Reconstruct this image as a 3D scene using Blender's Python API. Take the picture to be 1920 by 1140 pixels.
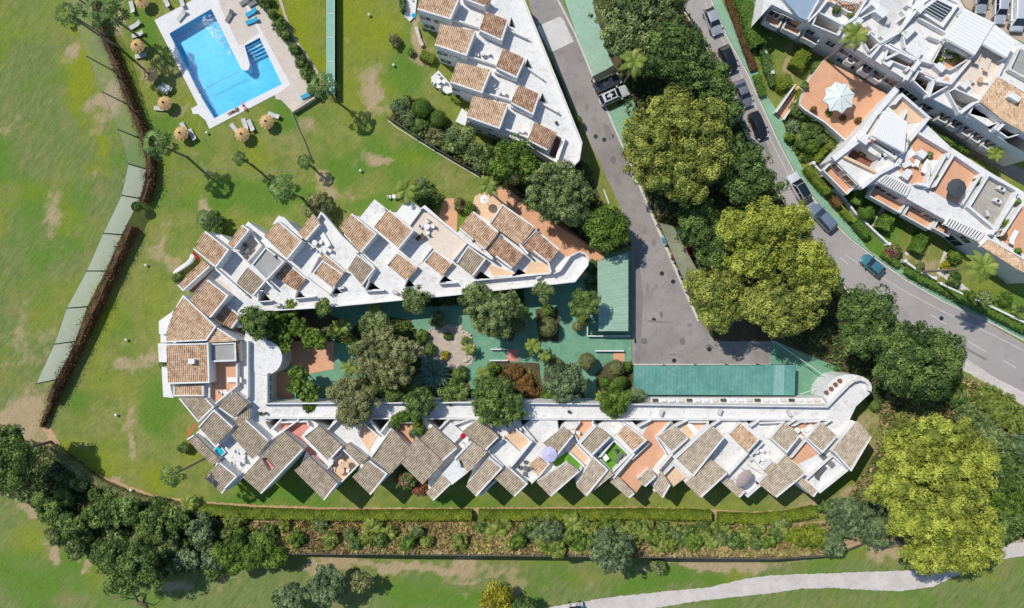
import bpy, bmesh, math, random
import numpy as np
from mathutils import Vector, Matrix
from mathutils.geometry import tessellate_polygon

SC = bpy.context.scene
for o in list(bpy.data.objects):
    bpy.data.objects.remove(o, do_unlink=True)
COL = SC.collection
rng = np.random.default_rng(7)
random.seed(7)

# ------------------------------------------------------------------ camera, sky, sun, exposure
H = 102.0          # drone height in metres
S = 0.08           # metres per photo pixel on the ground
cam_d = bpy.data.cameras.new('camera')
cam_d.sensor_width = 36.0
cam_d.lens = 18.0 / ((960 * S) / H)
cam_d.clip_start = 1.0
cam_d.clip_end = 5000.0
cam = bpy.data.objects.new('camera', cam_d)
cam.location = (0, 0, H)
COL.objects.link(cam)
SC.camera = cam
SUN_TO = Vector((-0.595, 0.508, 1.0)).normalized()
world = bpy.data.worlds.new('World')
SC.world = world
world.use_nodes = True
wn = world.node_tree
bg = wn.nodes['Background']
sky = wn.nodes.new('ShaderNodeTexSky')
sky.sky_type = 'NISHITA'
sky.sun_disc = False
sky.sun_elevation = math.asin(SUN_TO.z)
sky.sun_rotation = math.atan2(SUN_TO.x, SUN_TO.y) % (2 * math.pi)
sky.air_density = 1.0
sky.dust_density = 0.25
sky.ozone_density = 2.5
wn.links.new(sky.outputs[0], bg.inputs[0])
bg.inputs[1].default_value = 0.13
sun_d = bpy.data.lights.new('sun', 'SUN')
sun_d.energy = 4.0
sun_d.angle = math.radians(0.5)
sun_d.color = (1.0, 0.955, 0.88)
sun = bpy.data.objects.new('sun', sun_d)
sun.rotation_euler = (-SUN_TO).to_track_quat('-Z', 'Y').to_euler()
sun.location = (-60, 50, 120)
COL.objects.link(sun)
SC.view_settings.view_transform = 'Standard'
SC.view_settings.look = 'None'
SC.view_settings.exposure = 0.0
SC.view_settings.gamma = 1.0
SC.view_settings.use_curve_mapping = False
SC.render.engine = 'CYCLES'
SC.cycles.max_bounces = 6
SC.cycles.transparent_max_bounces = 12

# ------------------------------------------------------------------ helpers
def P(px, py, z=0.0):
    """place of a photo feature known to lie at height z"""
    f = S * (H - z) / H
    return Vector(((px - 960) * f, (570 - py) * f, z))

def tag(o, label=None, cat=None, group=None, kind=None):
    if label: o['label'] = label
    if cat: o['category'] = cat
    if group: o['group'] = group
    if kind: o['kind'] = kind
    return o

def thing(name, label, cat, loc=(0, 0, 0), rz=0.0, group=None):
    o = bpy.data.objects.new(name, None)
    o.empty_display_size = 0.3
    o.location = loc
    o.rotation_euler = (0, 0, rz)
    COL.objects.link(o)
    return tag(o, label, cat, group)

def dup(root, loc, rz, label=None, group=None, scale=None):
    r = root.copy()
    COL.objects.link(r)
    r.location = loc
    r.rotation_euler = (0, 0, rz)
    if scale: r.scale = (scale,) * 3
    if label: r['label'] = label
    if group: r['group'] = group
    for ch in list(root.children):
        c = ch.copy(); COL.objects.link(c); c.parent = r
        for g in list(ch.children):
            d = g.copy(); COL.objects.link(d); d.parent = c
    return r

class MB:
    """collects faces; build() links them as one mesh object"""
    def __init__(s):
        s.v = []; s.f = []; s.m = []; s.uv = None
    def face(s, pts, m=0):
        b = len(s.v); s.v += [tuple(p) for p in pts]
        s.f.append(tuple(range(b, b + len(pts)))); s.m.append(m)
    def poly(s, pts, holes=(), m=0, up=True):
        loops = [[Vector(p) for p in pts]] + [[Vector(p) for p in h] for h in holes]
        flat = [p for l in loops for p in l]
        tris = tessellate_polygon(loops)
        b = len(s.v); s.v += [tuple(p) for p in flat]
        for t in tris:
            a, c, d = (flat[i] for i in t)
            n = (c - a).cross(d - a).z
            if abs(n) < 1e-9: continue
            s.f.append(tuple(b + i for i in (t if (n > 0) == up else t[::-1]))); s.m.append(m)
    def wallring(s, pts, z0, z1, m=0, inward=False):
        pts = [Vector(p) for p in pts]
        a = sum(pts[i].x * pts[(i + 1) % len(pts)].y - pts[(i + 1) % len(pts)].x * pts[i].y for i in range(len(pts)))
        if (a < 0) != inward: pts = pts[::-1]
        for i in range(len(pts)):
            p, q = pts[i], pts[(i + 1) % len(pts)]
            s.face([(p.x, p.y, z0), (q.x, q.y, z0), (q.x, q.y, z1), (p.x, p.y, z1)], m)
    def prism(s, pts, z0, z1, holes=(), m=0, mt=None):
        s.wallring(pts, z0, z1, m)
        for h in holes: s.wallring(h, z0, z1, m, inward=True)
        s.poly([(p[0], p[1], z1) for p in pts], [[(p[0], p[1], z1) for p in h] for h in holes], m if mt is None else mt)
    def box(s, c, sx, sy, sz, rz=0.0, m=0):
        ca, sa = math.cos(rz), math.sin(rz)
        pts = [(c[0] + x * ca - y * sa, c[1] + x * sa + y * ca) for x, y in ((-sx/2, -sy/2), (sx/2, -sy/2), (sx/2, sy/2), (-sx/2, sy/2))]
        s.prism(pts, c[2], c[2] + sz, m=m)
        s.poly([(p[0], p[1], c[2]) for p in pts], m=m, up=False)
    def beam(s, a, b, w, h, m=0):
        """box from a to b (its bottom centre line), width w, height h"""
        a = Vector(a); b = Vector(b); d = (b - a)
        n = Vector((-d.y, d.x, 0)); n = n.normalized() * w / 2 if n.length > 1e-6 else Vector((w/2, 0, 0))
        up = Vector((0, 0, h))
        q = [a - n, b - n, b + n, a + n]
        t = [p + up for p in q]
        s.face(t, m); s.face(q[::-1], m)
        for i in range(4): s.face([q[i], q[(i+1) % 4], t[(i+1) % 4], t[i]], m)
    def tube(s, pts, radii, n=8, m=0, cap=True):
        pts = [Vector(p) for p in pts]; rings = []
        for i, p in enumerate(pts):
            d = (pts[min(i + 1, len(pts) - 1)] - pts[max(i - 1, 0)])
            if d.length < 1e-9: d = Vector((0, 0, 1))
            d.normalize()
            a = d.orthogonal().normalized() if abs(d.z) < 0.95 else Vector((1, 0, 0)).cross(d).normalized()
            b = d.cross(a)
            rings.append([p + (a * math.cos(k * 2 * math.pi / n) + b * math.sin(k * 2 * math.pi / n)) * radii[i] for k in range(n)])
        base = len(s.v)
        for r in rings: s.v += [tuple(q) for q in r]
        for i in range(len(rings) - 1):
            for k in range(n):
                k2 = (k + 1) % n
                s.f.append((base + i*n + k, base + i*n + k2, base + (i+1)*n + k2, base + (i+1)*n + k)); s.m.append(m)
        if cap:
            s.f.append(tuple(base + (len(rings)-1)*n + k for k in range(n))); s.m.append(m)
            s.f.append(tuple(base + k for k in reversed(range(n)))); s.m.append(m)
    def lathe(s, c, prof, n=16, m=0):
        """prof: list of (r,z)"""
        base = len(s.v)
        for r, z in prof:
            for k in range(n):
                a = 2 * math.pi * k / n
                s.v.append((c[0] + r * math.cos(a), c[1] + r * math.sin(a), c[2] + z))
        for i in range(len(prof) - 1):
            for k in range(n):
                k2 = (k + 1) % n
                s.f.append((base + i*n + k, base + i*n + k2, base + (i+1)*n + k2, base + (i+1)*n + k)); s.m.append(m)
        s.f.append(tuple(base + (len(prof)-1)*n + k for k in range(n))); s.m.append(m)
    def build(s, name, mats, parent=None, smooth=False, off=None):
        me = bpy.data.meshes.new(name)
        v = np.array(s.v, dtype=np.float64).reshape(-1, 3)
        o = Vector((0, 0, 0)) if off is None else Vector(off)
        if off is None and parent is not None: o = world_loc(parent)
        v = v - np.array(o)
        me.from_pydata(v.tolist(), [], s.f)
        if not isinstance(mats, (list, tuple)): mats = [mats]
        for mm in mats: me.materials.append(mm)
        if len(mats) > 1: me.polygons.foreach_set('material_index', s.m)
        if smooth: me.polygons.foreach_set('use_smooth', [True] * len(s.f))
        me.update()
        ob = bpy.data.objects.new(name, me)
        if parent is not None: ob.parent = parent
        elif off is not None: ob.location = o
        COL.objects.link(ob)
        return ob

def world_loc(o):
    l = Vector((0, 0, 0))
    while o is not None:
        l += o.location; o = o.parent
    return l

def shrink(pts, d):
    """inset a convex polygon by d (pts: 2D vectors, any winding)"""
    n = len(pts); a = sum(pts[i][0]*pts[(i+1)%n][1]-pts[(i+1)%n][0]*pts[i][1] for i in range(n))
    pp = [Vector((p[0], p[1])) for p in pts]
    ds = d if isinstance(d, (list, tuple)) else [d] * n
    sg = 1 if a > 0 else -1
    lines = []
    for i in range(n):
        e = (pp[(i+1) % n] - pp[i]).normalized()
        nn = Vector((-e.y, e.x)) * sg
        lines.append((pp[i] + nn * ds[i], e))
    out = []
    for i in range(n):
        p, e = lines[i-1]; q, f = lines[i]
        c = e.x * f.y - e.y * f.x
        if abs(c) < 1e-6: out.append(q); continue
        t = ((q.x - p.x) * f.y - (q.y - p.y) * f.x) / c
        out.append(p + e * t)
    return out

# ------------------------------------------------------------------ materials
MATS = {}
def nt(name):
    m = bpy.data.materials.new(name); m.use_nodes = True
    return m, m.node_tree.nodes, m.node_tree.links, m.node_tree.nodes['Principled BSDF']

def ramp(N, L, fac, stops):
    r = N.new('ShaderNodeValToRGB')
    while len(r.color_ramp.elements) < len(stops): r.color_ramp.elements.new(0.5)
    for e, (p, c) in zip(r.color_ramp.elements, stops):
        e.position = p; e.color = (*c, 1)
    L.new(fac, r.inputs[0]); return r.outputs[0]

def noise(N, L, scale, detail=4, rough=0.6, coord=None, dim='3D'):
    t = N.new('ShaderNodeTexNoise'); t.inputs['Scale'].default_value = scale
    t.inputs['Detail'].default_value = detail; t.inputs['Roughness'].default_value = rough
    if coord is not None: L.new(coord, t.inputs['Vector'])
    return t.outputs[0]

def mixc(N, L, fac, a, b, mode='MIX'):
    m = N.new('ShaderNodeMix'); m.data_type = 'RGBA'; m.blend_type = mode
    for s, x in ((0, fac), (6, a), (7, b)):
        if isinstance(x, (int, float)): m.inputs[s].default_value = x
        elif isinstance(x, tuple): m.inputs[s].default_value = (*x, 1)
        else: L.new(x, m.inputs[s])
    return m.outputs[2]

def geo(N): return N.new('ShaderNodeNewGeometry').outputs['Position']

def mottled(name, c1, c2, scale=1.0, c3=None, fine=12.0, rough=0.85, bump=0.0, spec=0.3, metal=0.0, lo=0.35, hi=0.65):
    """two-tone procedural surface with fine grain"""
    if name in MATS: return MATS[name]
    m, N, L, B = nt(name)
    g = geo(N)
    n1 = noise(N, L, scale, 6, 0.65, g)
    col = ramp(N, L, n1, [(lo, c1), (hi, c2)])
    if c3:
        n3 = noise(N, L, scale * 3.7, 5, 0.7, g)
        f3 = ramp(N, L, n3, [(0.52, (0, 0, 0)), (0.72, (1, 1, 1))])
        col = mixc(N, L, f3, col, c3)
    n2 = noise(N, L, fine, 3, 0.7, g)
    v = ramp(N, L, n2, [(0.3, (0.86, 0.86, 0.86)), (0.7, (1.1, 1.1, 1.1))])
    col = mixc(N, L, 1.0, col, v, 'MULTIPLY')
    L.new(col, B.inputs['Base Color'])
    B.inputs['Roughness'].default_value = rough
    B.inputs['Specular IOR Level'].default_value = spec
    B.inputs['Metallic'].default_value = metal
    if bump:
        b = N.new('ShaderNodeBump'); b.inputs['Strength'].default_value = bump; b.inputs['Distance'].default_value = 0.05
        L.new(n2, b.inputs['Height']); L.new(b.outputs[0], B.inputs['Normal'])
    MATS[name] = m
    return m

def plain(name, c, rough=0.6, spec=0.5, metal=0.0, coat=0.0, emit=None):
    if name in MATS: return MATS[name]
    m, N, L, B = nt(name)
    n = noise(N, L, 9.0, 3, 0.6, N.new('ShaderNodeTexCoord').outputs['Object'])
    v = ramp(N, L, n, [(0.3, tuple(x * 0.88 for x in c)), (0.7, tuple(min(1, x * 1.08) for x in c))])
    L.new(v, B.inputs['Base Color'])
    B.inputs['Roughness'].default_value = rough
    B.inputs['Specular IOR Level'].default_value = spec
    B.inputs['Metallic'].default_value = metal
    B.inputs['Coat Weight'].default_value = coat
    MATS[name] = m
    return m

def tile_mat(name, stops, dirt):
    """clay tiles: every tile (u,v cell of the UV in tile units) gets its own tone"""
    m, N, L, B = nt(name)
    uv = N.new('ShaderNodeUVMap').outputs[0]
    fl = N.new('ShaderNodeVectorMath'); fl.operation = 'FLOOR'; L.new(uv, fl.inputs[0])
    wn_ = N.new('ShaderNodeTexWhiteNoise'); wn_.noise_dimensions = '2D'; L.new(fl.outputs[0], wn_.inputs[0])
    col = ramp(N, L, wn_.outputs[0], stops)
    g = geo(N)
    n1 = noise(N, L, 0.9, 6, 0.75, g)
    f = ramp(N, L, n1, [(0.45, (.15, .15, .15)), (0.7, (0.6, 0.6, 0.6))])
    col = mixc(N, L, f, col, dirt)
    n2 = noise(N, L, 14, 3, 0.7, g)
    v = ramp(N, L, n2, [(0.3, (0.8, 0.8, 0.8)), (0.7, (1.15, 1.15, 1.15))])
    col = mixc(N, L, 1.0, col, v, 'MULTIPLY')
    L.new(col, B.inputs['Base Color']); B.inputs['Roughness'].default_value = 0.9
    B.inputs['Specular IOR Level'].default_value = 0.2
    MATS[name] = m
    return m

TILE_ORANGE = tile_mat('tile_orange', [(0.0, (.33, .205, .12)), (0.2, (.51, .345, .21)), (0.6, (.61, .43, .275)), (1.0, (.74, .57, .39))], (.50, .32, .21))
TILE_PALE = tile_mat('tile_pale', [(0.0, (.36, .22, .13)), (0.2, (.56, .385, .24)), (0.6, (.66, .48, .31)), (1.0, (.78, .61, .43))], (.56, .38, .24))
TILE_BROWN = tile_mat('tile_brown', [(0.0, (.24, .13, .08)), (0.35, (.42, .25, .15)), (0.7, (.53, .34, .22)), (1.0, (.64, .46, .32))], (.38, .24, .16))
TILE_GREY = tile_mat('tile_grey', [(0.0, (.29, .22, .15)), (0.35, (.385, .305, .22)), (0.7, (.455, .365, .27)), (1.0, (.55, .455, .345))], (.36, .315, .21))
TILE_TAN = tile_mat('tile_tan', [(0.0, (.33, .26, .19)), (0.35, (.44, .355, .265)), (0.7, (.52, .43, .325)), (1.0, (.61, .52, .41))], (.43, .36, .25))

WHITE = mottled('white_render', (.70, .69, .665), (.76, .75, .73), 0.5, (.54, .53, .505), 8, 0.9)
WHITE_FLOOR = mottled('white_floor', (.66, .645, .61), (.76, .745, .715), 0.35, (.49, .475, .44), 5, 0.85, lo=0.3, hi=0.65)
GREY_FLAT = mottled('grey_felt', (.30, .30, .28), (.38, .37, .34), 0.6, (.42, .41, .38), 9)
LIGHT_CONC = mottled('light_concrete', (.54, .525, .50), (.64, .625, .60), 0.6, (.48, .46, .43), 9)
TERRA = mottled('terracotta_paving', (.62, .33, .19), (.70, .39, .23), 0.8, (.56, .33, .22), 10)
PEACH = mottled('peach_paving', (.68, .46, .29), (.76, .54, .36), 0.8, (.62, .42, .28), 10)
SALMON = mottled('salmon_floor', (.60, .22, .17), (.68, .27, .21), 0.8, (.60, .30, .24), 10)
BRICK = mottled('brick_red', (.22, .09, .05), (.30, .12, .07), 1.0, (.19, .09, .06), 10)
ARTGRASS = mottled('artificial_grass', (.10, .26, .02), (.14, .32, .03), 2.0, None, 20, 0.9)
CREAM = mottled('cream_paving', (.66, .56, .46), (.72, .62, .51), 0.6, (.60, .50, .40), 10)
GLASS = plain('window_glass', (.03, .045, .05), 0.08, 0.8)
FRAME = plain('window_frame', (.70, .70, .68), 0.5)
DARKWOOD = plain('dark_wood', (.10, .055, .035), 0.6)
METAL = plain('dark_metal', (.05, .055, .05), 0.45, 0.5, 0.6)
CANVAS = plain('white_canvas', (.78, .77, .73), 0.9, 0.1)
STONE = mottled('pale_stone', (.50, .44, .36), (.62, .56, .47), 2.0, (.36, .31, .25), 12, bump=.5)
BARK = mottled('bark', (.13, .09, .06), (.21, .16, .11), 3.0, None, 20, 0.95, .6)
PALMBARK = mottled('palm_bark', (.20, .16, .12), (.30, .25, .19), 4.0, None, 24, 0.95, .6)
ASPHALT = mottled('asphalt_weathered', (.25, .225, .21), (.34, .31, .29), 0.16, (.21, .19, .18), 5, 0.9, .15)
ASPHALT2 = mottled('road_asphalt', (.33, .30, .28), (.385, .355, .33), 0.10, (.29, .265, .25), 7, 0.9, .15)
PATHM = mottled('cart_path_concrete', (.50, .45, .405), (.62, .57, .52), 0.35, (.46, .41, .36), 6, 0.9)
GREENP = mottled('green_paint', (.20, .36, .23), (.25, .42, .28), 0.5, (.29, .43, .31), 7, 0.8)
GREENC = mottled('green_court_paint', (.115, .275, .17), (.17, .35, .225), 0.3, (.23, .38, .26), 4, 0.75)
TEAL = mottled('teal_canopy', (.09, .26, .22), (.14, .34, .28), 0.3, (.20, .37, .32), 4, 0.6)
GREENROOF = mottled('pale_green_canopy', (.27, .42, .31), (.32, .47, .35), 0.5, (.38, .50, .40), 6, 0.7)
KERB = mottled('kerb_stone', (.56, .50, .44), (.66, .60, .54), 1.5, None, 12)
SOIL = mottled('dark_soil', (.07, .055, .03), (.13, .10, .055), 0.5, (.07, .085, .025), 6, 0.95, .6)
DIRT = mottled('orange_dirt', (.42, .26, .14), (.52, .34, .20), 0.5, (.30, .24, .10), 6, 0.95, .4)
DRYG = mottled('dry_bank', (.32, .22, .115), (.44, .32, .18), 0.45, (.17, .17, .04), 5, 0.95, .8)
SCRUB = mottled('scrub_ground', (.13, .11, .055), (.22, .16, .09), 0.35, (.10, .12, .035), 5, 0.95, .8)
GRAVEL = mottled('gravel_bed', (.44, .36, .29), (.55, .46, .38), 1.0, (.34, .27, .2), 9, 0.95, .6)
DECK = mottled('pool_deck', (.56, .48, .40), (.62, .54, .46), 0.5, (.52, .44, .37), 8)
COPING = mottled('pool_coping', (.66, .645, .62), (.72, .705, .68), 0.6, (.70, .68, .64), 8)
PARKING = mottled('tan_parking', (.42, .33, .24), (.50, .40, .30), 0.5, (.46, .29, .20), 8)
POOLTILE = plain('pool_tile', (.05, .42, .66), 0.5)
POOLDARK = plain('pool_tile_dark', (.01, .17, .42), 0.5)
STRAW = mottled('straw_thatch', (.48, .30, .12), (.64, .43, .20), 4.0, None, 20, 0.95, .8)
POLE = plain('net_pole', (.10, .13, .12), 0.5)
LINE = mottled('road_line', (.60, .55, .50), (.70, .66, .60), 3.0, (.38, .35, .32), 15)

def leaf_mat(name, dark, light, third=None, trans=0.25, sc=0.5):
    m, N, L, B = nt(name)
    at = N.new('ShaderNodeAttribute'); at.attribute_name = 'tint'
    g = geo(N)
    n = noise(N, L, sc, 4, 0.6, g)
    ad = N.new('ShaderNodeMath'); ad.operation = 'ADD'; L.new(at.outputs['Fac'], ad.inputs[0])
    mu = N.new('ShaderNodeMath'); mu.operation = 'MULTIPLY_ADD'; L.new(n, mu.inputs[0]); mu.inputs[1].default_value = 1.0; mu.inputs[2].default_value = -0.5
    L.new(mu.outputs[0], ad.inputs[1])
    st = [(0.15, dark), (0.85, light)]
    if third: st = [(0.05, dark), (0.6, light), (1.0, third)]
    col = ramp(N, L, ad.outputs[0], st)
    L.new(col, B.inputs['Base Color'])
    B.inputs['Roughness'].default_value = 0.65
    B.inputs['Specular IOR Level'].default_value = 0.25
    tr = N.new('ShaderNodeBsdfTranslucent'); L.new(col, tr.inputs[0])
    mx = N.new('ShaderNodeMixShader'); mx.inputs[0].default_value = trans
    L.new(B.outputs[0], mx.inputs[1]); L.new(tr.outputs[0], mx.inputs[2])
    L.new(mx.outputs[0], N['Material Output'].inputs[0])
    MATS[name] = m
    return m

LF = {
 'pine': leaf_mat('pine_needles', (0.125, 0.165, 0.035), (0.335, 0.370, 0.072), (0.519, 0.549, 0.118)),
 'pine2': leaf_mat('bright_pine_needles', (0.153, 0.197, 0.032), (0.400, 0.441, 0.065), (0.560, 0.596, 0.099)),
 'dark': leaf_mat('dark_leaves', (0.039, 0.084, 0.023), (0.147, 0.230, 0.057), (0.278, 0.383, 0.098)),
 'mid': leaf_mat('mid_leaves', (0.051, 0.107, 0.027), (0.174, 0.258, 0.061), (0.318, 0.416, 0.107)),
 'vivid': leaf_mat('vivid_leaves', (0.051, 0.109, 0.018), (0.149, 0.243, 0.032), (0.261, 0.366, 0.061)),
 'olive': leaf_mat('olive_leaves', (0.073, 0.115, 0.037), (0.219, 0.290, 0.095), (0.395, 0.478, 0.176)),
 'brownish': leaf_mat('brownish_leaves', (0.120, 0.132, 0.049), (0.308, 0.324, 0.124), (0.477, 0.478, 0.207)),
 'grey': leaf_mat('greygreen_leaves', (0.062, 0.106, 0.044), (0.175, 0.250, 0.106), (0.325, 0.413, 0.194)),
 'hedge': leaf_mat('hedge_leaves', (0.099, 0.152, 0.015), (0.240, 0.294, 0.027), (0.327, 0.370, 0.039), .15),
 'greenhedge': leaf_mat('green_hedge_leaves', (0.060, 0.130, 0.016), (0.156, 0.261, 0.039), (0.239, 0.344, 0.053), .15),
 'dryhedge': leaf_mat('dry_hedge_leaves', (.07, .04, .02), (.22, .10, .045), (.20, .17, .05), .15, 1.0),
 'palm': leaf_mat('palm_fronds', (0.046, 0.098, 0.026), (0.156, 0.247, 0.065), (0.338, 0.442, 0.143), .3),
 'palmg': leaf_mat('green_yucca_leaves', (.05, .09, .02), (.14, .21, .05), (.27, .36, .11), .3),
 'palmy': leaf_mat('yellow_palm_fronds', (.12, .17, .03), (.27, .34, .06), (.40, .45, .12), .3),
 'agave': leaf_mat('agave_leaves', (.09, .17, .11), (.20, .33, .24), (.32, .44, .34), .15),
 'yellow': leaf_mat('yellow_leaves', (.18, .18, .02), (.42, .40, .03), (.60, .52, .05)),
 'magenta': leaf_mat('magenta_flowers', (.10, .05, .03), (.50, .03, .14), (.70, .06, .26), .2),
 'red': leaf_mat('rust_leaves', (.12, .07, .03), (.26, .15, .05), (.38, .20, .06)),
 'dry': leaf_mat('dry_grass', (.30, .22, .10), (.58, .44, .22), (.56, .50, .18), .2, 0.8),
}
# ------------------------------------------------------------------ foliage builders
def mesh_np(name, V, F, mat, tint=None, parent=None, off=(0, 0, 0), smooth=False):
    """V (n,3), F (m,k) arrays -> object"""
    me = bpy.data.meshes.new(name)
    V = np.asarray(V, dtype=np.float32) - np.asarray(off, dtype=np.float32)
    k = F.shape[1]
    me.vertices.add(len(V)); me.vertices.foreach_set('co', V.ravel())
    me.loops.add(F.size); me.loops.foreach_set('vertex_index', F.ravel().astype(np.int32))
    me.polygons.add(len(F)); me.polygons.foreach_set('loop_start', np.arange(0, F.size, k, dtype=np.int32))
    me.polygons.foreach_set('loop_total', np.full(len(F), k, dtype=np.int32))
    if smooth: me.polygons.foreach_set('use_smooth', np.ones(len(F), dtype=bool))
    if tint is not None:
        a = me.attributes.new('tint', 'FLOAT', 'POINT'); a.data.foreach_set('value', np.asarray(tint, dtype=np.float32))
    me.materials.append(mat); me.update(calc_edges=True); me.validate()
    ob = bpy.data.objects.new(name, me)
    if parent is not None: ob.parent = parent
    COL.objects.link(ob)
    return ob

def leaves(c, nrm, size, elong=1.6, jitter=0.9):
    """quads at points c, facing roughly nrm"""
    n = len(c)
    nn = nrm + rng.normal(0, jitter * 0.5, (n, 3)); nn /= np.linalg.norm(nn, axis=1, keepdims=True) + 1e-9
    r = rng.normal(size=(n, 3)); a = np.cross(nn, r); a /= np.linalg.norm(a, axis=1, keepdims=True) + 1e-9
    b = np.cross(nn, a)
    s = (size * rng.uniform(0.6, 1.35, n))[:, None]
    a = a * s * elong / 2; b = b * s / 2
    V = np.stack([c - a, c + b * .9, c + a, c - b * .9], 1).reshape(-1, 3)
    F = np.arange(4 * n).reshape(n, 4)
    return V, F

def blob(c, r, k=10):
    """coarse bumpy ball: rings"""
    th = np.linspace(0, np.pi, 6); ph = np.linspace(0, 2 * np.pi, k, endpoint=False)
    pts = [(math.sin(t) * math.cos(p), math.sin(t) * math.sin(p), math.cos(t)) for t in th for p in ph]
    V = np.array(pts) * np.asarray(r) * rng.uniform(.85, 1.1, (len(pts), 1)) + np.asarray(c)
    F = [(i*k + j, i*k + (j+1) % k, (i+1)*k + (j+1) % k, (i+1)*k + j) for i in range(5) for j in range(k)]
    return V, np.array(F)

def crown_np(parts, lsize, per, flat=0.7, cl=0.9, spacing=1.25, tintvar=.5, core=.72):
    """parts: list of (cx,cy,cz,rx,ry,rz) dome lobes. clumps over each lobe, leaves over each clump"""
    VV = []; FF = []; TT = []; nv = 0
    for (cx, cy, cz, rx, ry, rz) in parts:
        bv, bf = blob((cx, cy, cz - rz * .15), (rx * core, ry * core, rz * core), 12)
        VV.append(bv); FF.append(bf + nv); TT.append(np.full(len(bv), .08)); nv += len(bv)  # dark core tint paints shade into the gaps between lobes
        area = 2 * math.pi * ((rx * ry + rx * rz + ry * rz) / 3)
        nc = max(5, int(area / (cl * spacing) ** 2 * 1.15))
        i = np.arange(nc) + .5
        ct = 1 - 1.25 * i / nc; st = np.sqrt(np.clip(1 - ct * ct, 0, 1)); ph = i * 2.399963 + rng.uniform(0, 6)
        d = np.stack([st * np.cos(ph), st * np.sin(ph), ct], 1)
        d += rng.normal(0, .16, d.shape)
        rad = rng.uniform(.74, 1.06, nc)[:, None]
        C = np.array([cx, cy, cz]) + d * np.array([rx, ry, rz]) * rad - d * cl * .5
        crr = cl * rng.uniform(.5, 1.45, nc)
        ct_ = rng.uniform(.5 - tintvar, .5 + tintvar, nc)
        for q in range(nc):
            m = max(8, int(per * (crr[q] / cl) ** 2))
            e = rng.normal(size=(m, 3)); e[:, 2] = np.abs(e[:, 2]) * .9 - .18; e += d[q] * .5
            e /= np.linalg.norm(e, axis=1, keepdims=True)
            rr = crr[q] * rng.uniform(.72, 1.08, m)[:, None]
            pts = C[q] + e * rr * np.array([1, 1, flat])
            v, f = leaves(pts, e, lsize)
            VV.append(v); FF.append(f + nv); nv += len(v)
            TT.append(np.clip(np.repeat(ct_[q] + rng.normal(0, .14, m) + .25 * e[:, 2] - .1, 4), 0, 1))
            if rng.random() < .7:
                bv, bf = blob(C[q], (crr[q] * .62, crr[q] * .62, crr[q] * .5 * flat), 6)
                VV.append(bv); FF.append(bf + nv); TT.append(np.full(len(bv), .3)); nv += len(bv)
    return np.concatenate(VV), np.concatenate(FF), np.concatenate(TT)

def trunk_part(root, base, top, r0, r1, limbs=4, spread=2.0, mat=None):
    mb = MB(); base = Vector(base); top = Vector(top)
    mid = base.lerp(top, .5) + Vector((random.uniform(-.2, .2), random.uniform(-.2, .2), 0))
    mb.tube([base, mid, top], [r0, (r0 + r1) / 2, r1], 8)
    for k in range(limbs):
        a = k * 2 * math.pi / limbs + random.uniform(-.4, .4)
        s = base.lerp(top, random.uniform(.55, .9))
        e = s + Vector((math.cos(a) * spread, math.sin(a) * spread, spread * .6))
        mb.tube([s, s.lerp(e, .5) + Vector((0, 0, .15)), e], [r1 * .7, r1 * .5, r1 * .2], 6)
    return mb.build('trunk', mat or BARK, root)

def tree(name, label, cat, px, py, r, hh, kind, lobes=None, group=None, zr=.45, lsize=.2, per=60, cl=.8, flat=.75, spacing=1.25, core=.72):
    """crown centred at photo point px,py; r radius in px; hh top height"""
    rm = r * S * (H - hh) / H
    zc = max(hh - rm * zr, hh * .35)
    c = P(px, py, zc)
    root = thing(name, label, cat, (c.x, c.y, 0), 0, group)
    rz = hh - zc
    parts = []
    if lobes is None:
        parts = [(c.x, c.y, zc, rm * .86, rm * .86, rz)]
        for k in range(5):
            a = k * 2 * math.pi / 5 + rng.uniform(0, 1.2)
            q = rm * rng.uniform(.34, .5)
            parts.append((c.x + math.cos(a) * (rm - q * .9), c.y + math.sin(a) * (rm - q * .9), zc + rng.uniform(-.35, .15) * rz, q, q, min(rz, q) * .8))
    else:
        for (lx, ly, lrx, lry, dz) in lobes:
            z = zc + dz; q = P(lx, ly, z); f = S * (H - z) / H
            kk = .94 if kind == 'dark' and px > 1600 else .93 if kind == 'pine' else (.89 if px > 1600 else .92) if kind == 'pine2' else 1.0; parts.append((q.x, q.y, z, lrx * f * kk, lry * f * kk, rz))
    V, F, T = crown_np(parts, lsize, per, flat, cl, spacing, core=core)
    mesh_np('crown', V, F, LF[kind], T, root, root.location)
    trunk_part(root, (c.x, c.y, -.1), (c.x, c.y, zc), max(.08, rm * .055), max(.05, rm * .035), 4, rm * .45)
    return root

def bankz(x, y):
    return float(np.clip((y - 978) / 58, 0, 1) * np.interp(x, [470, 700, 1000, 1300, 1450, 1560, 1640], BANKH)) if 470 < x < 1640 and 976 < y < 1042 else 0.0

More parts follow.
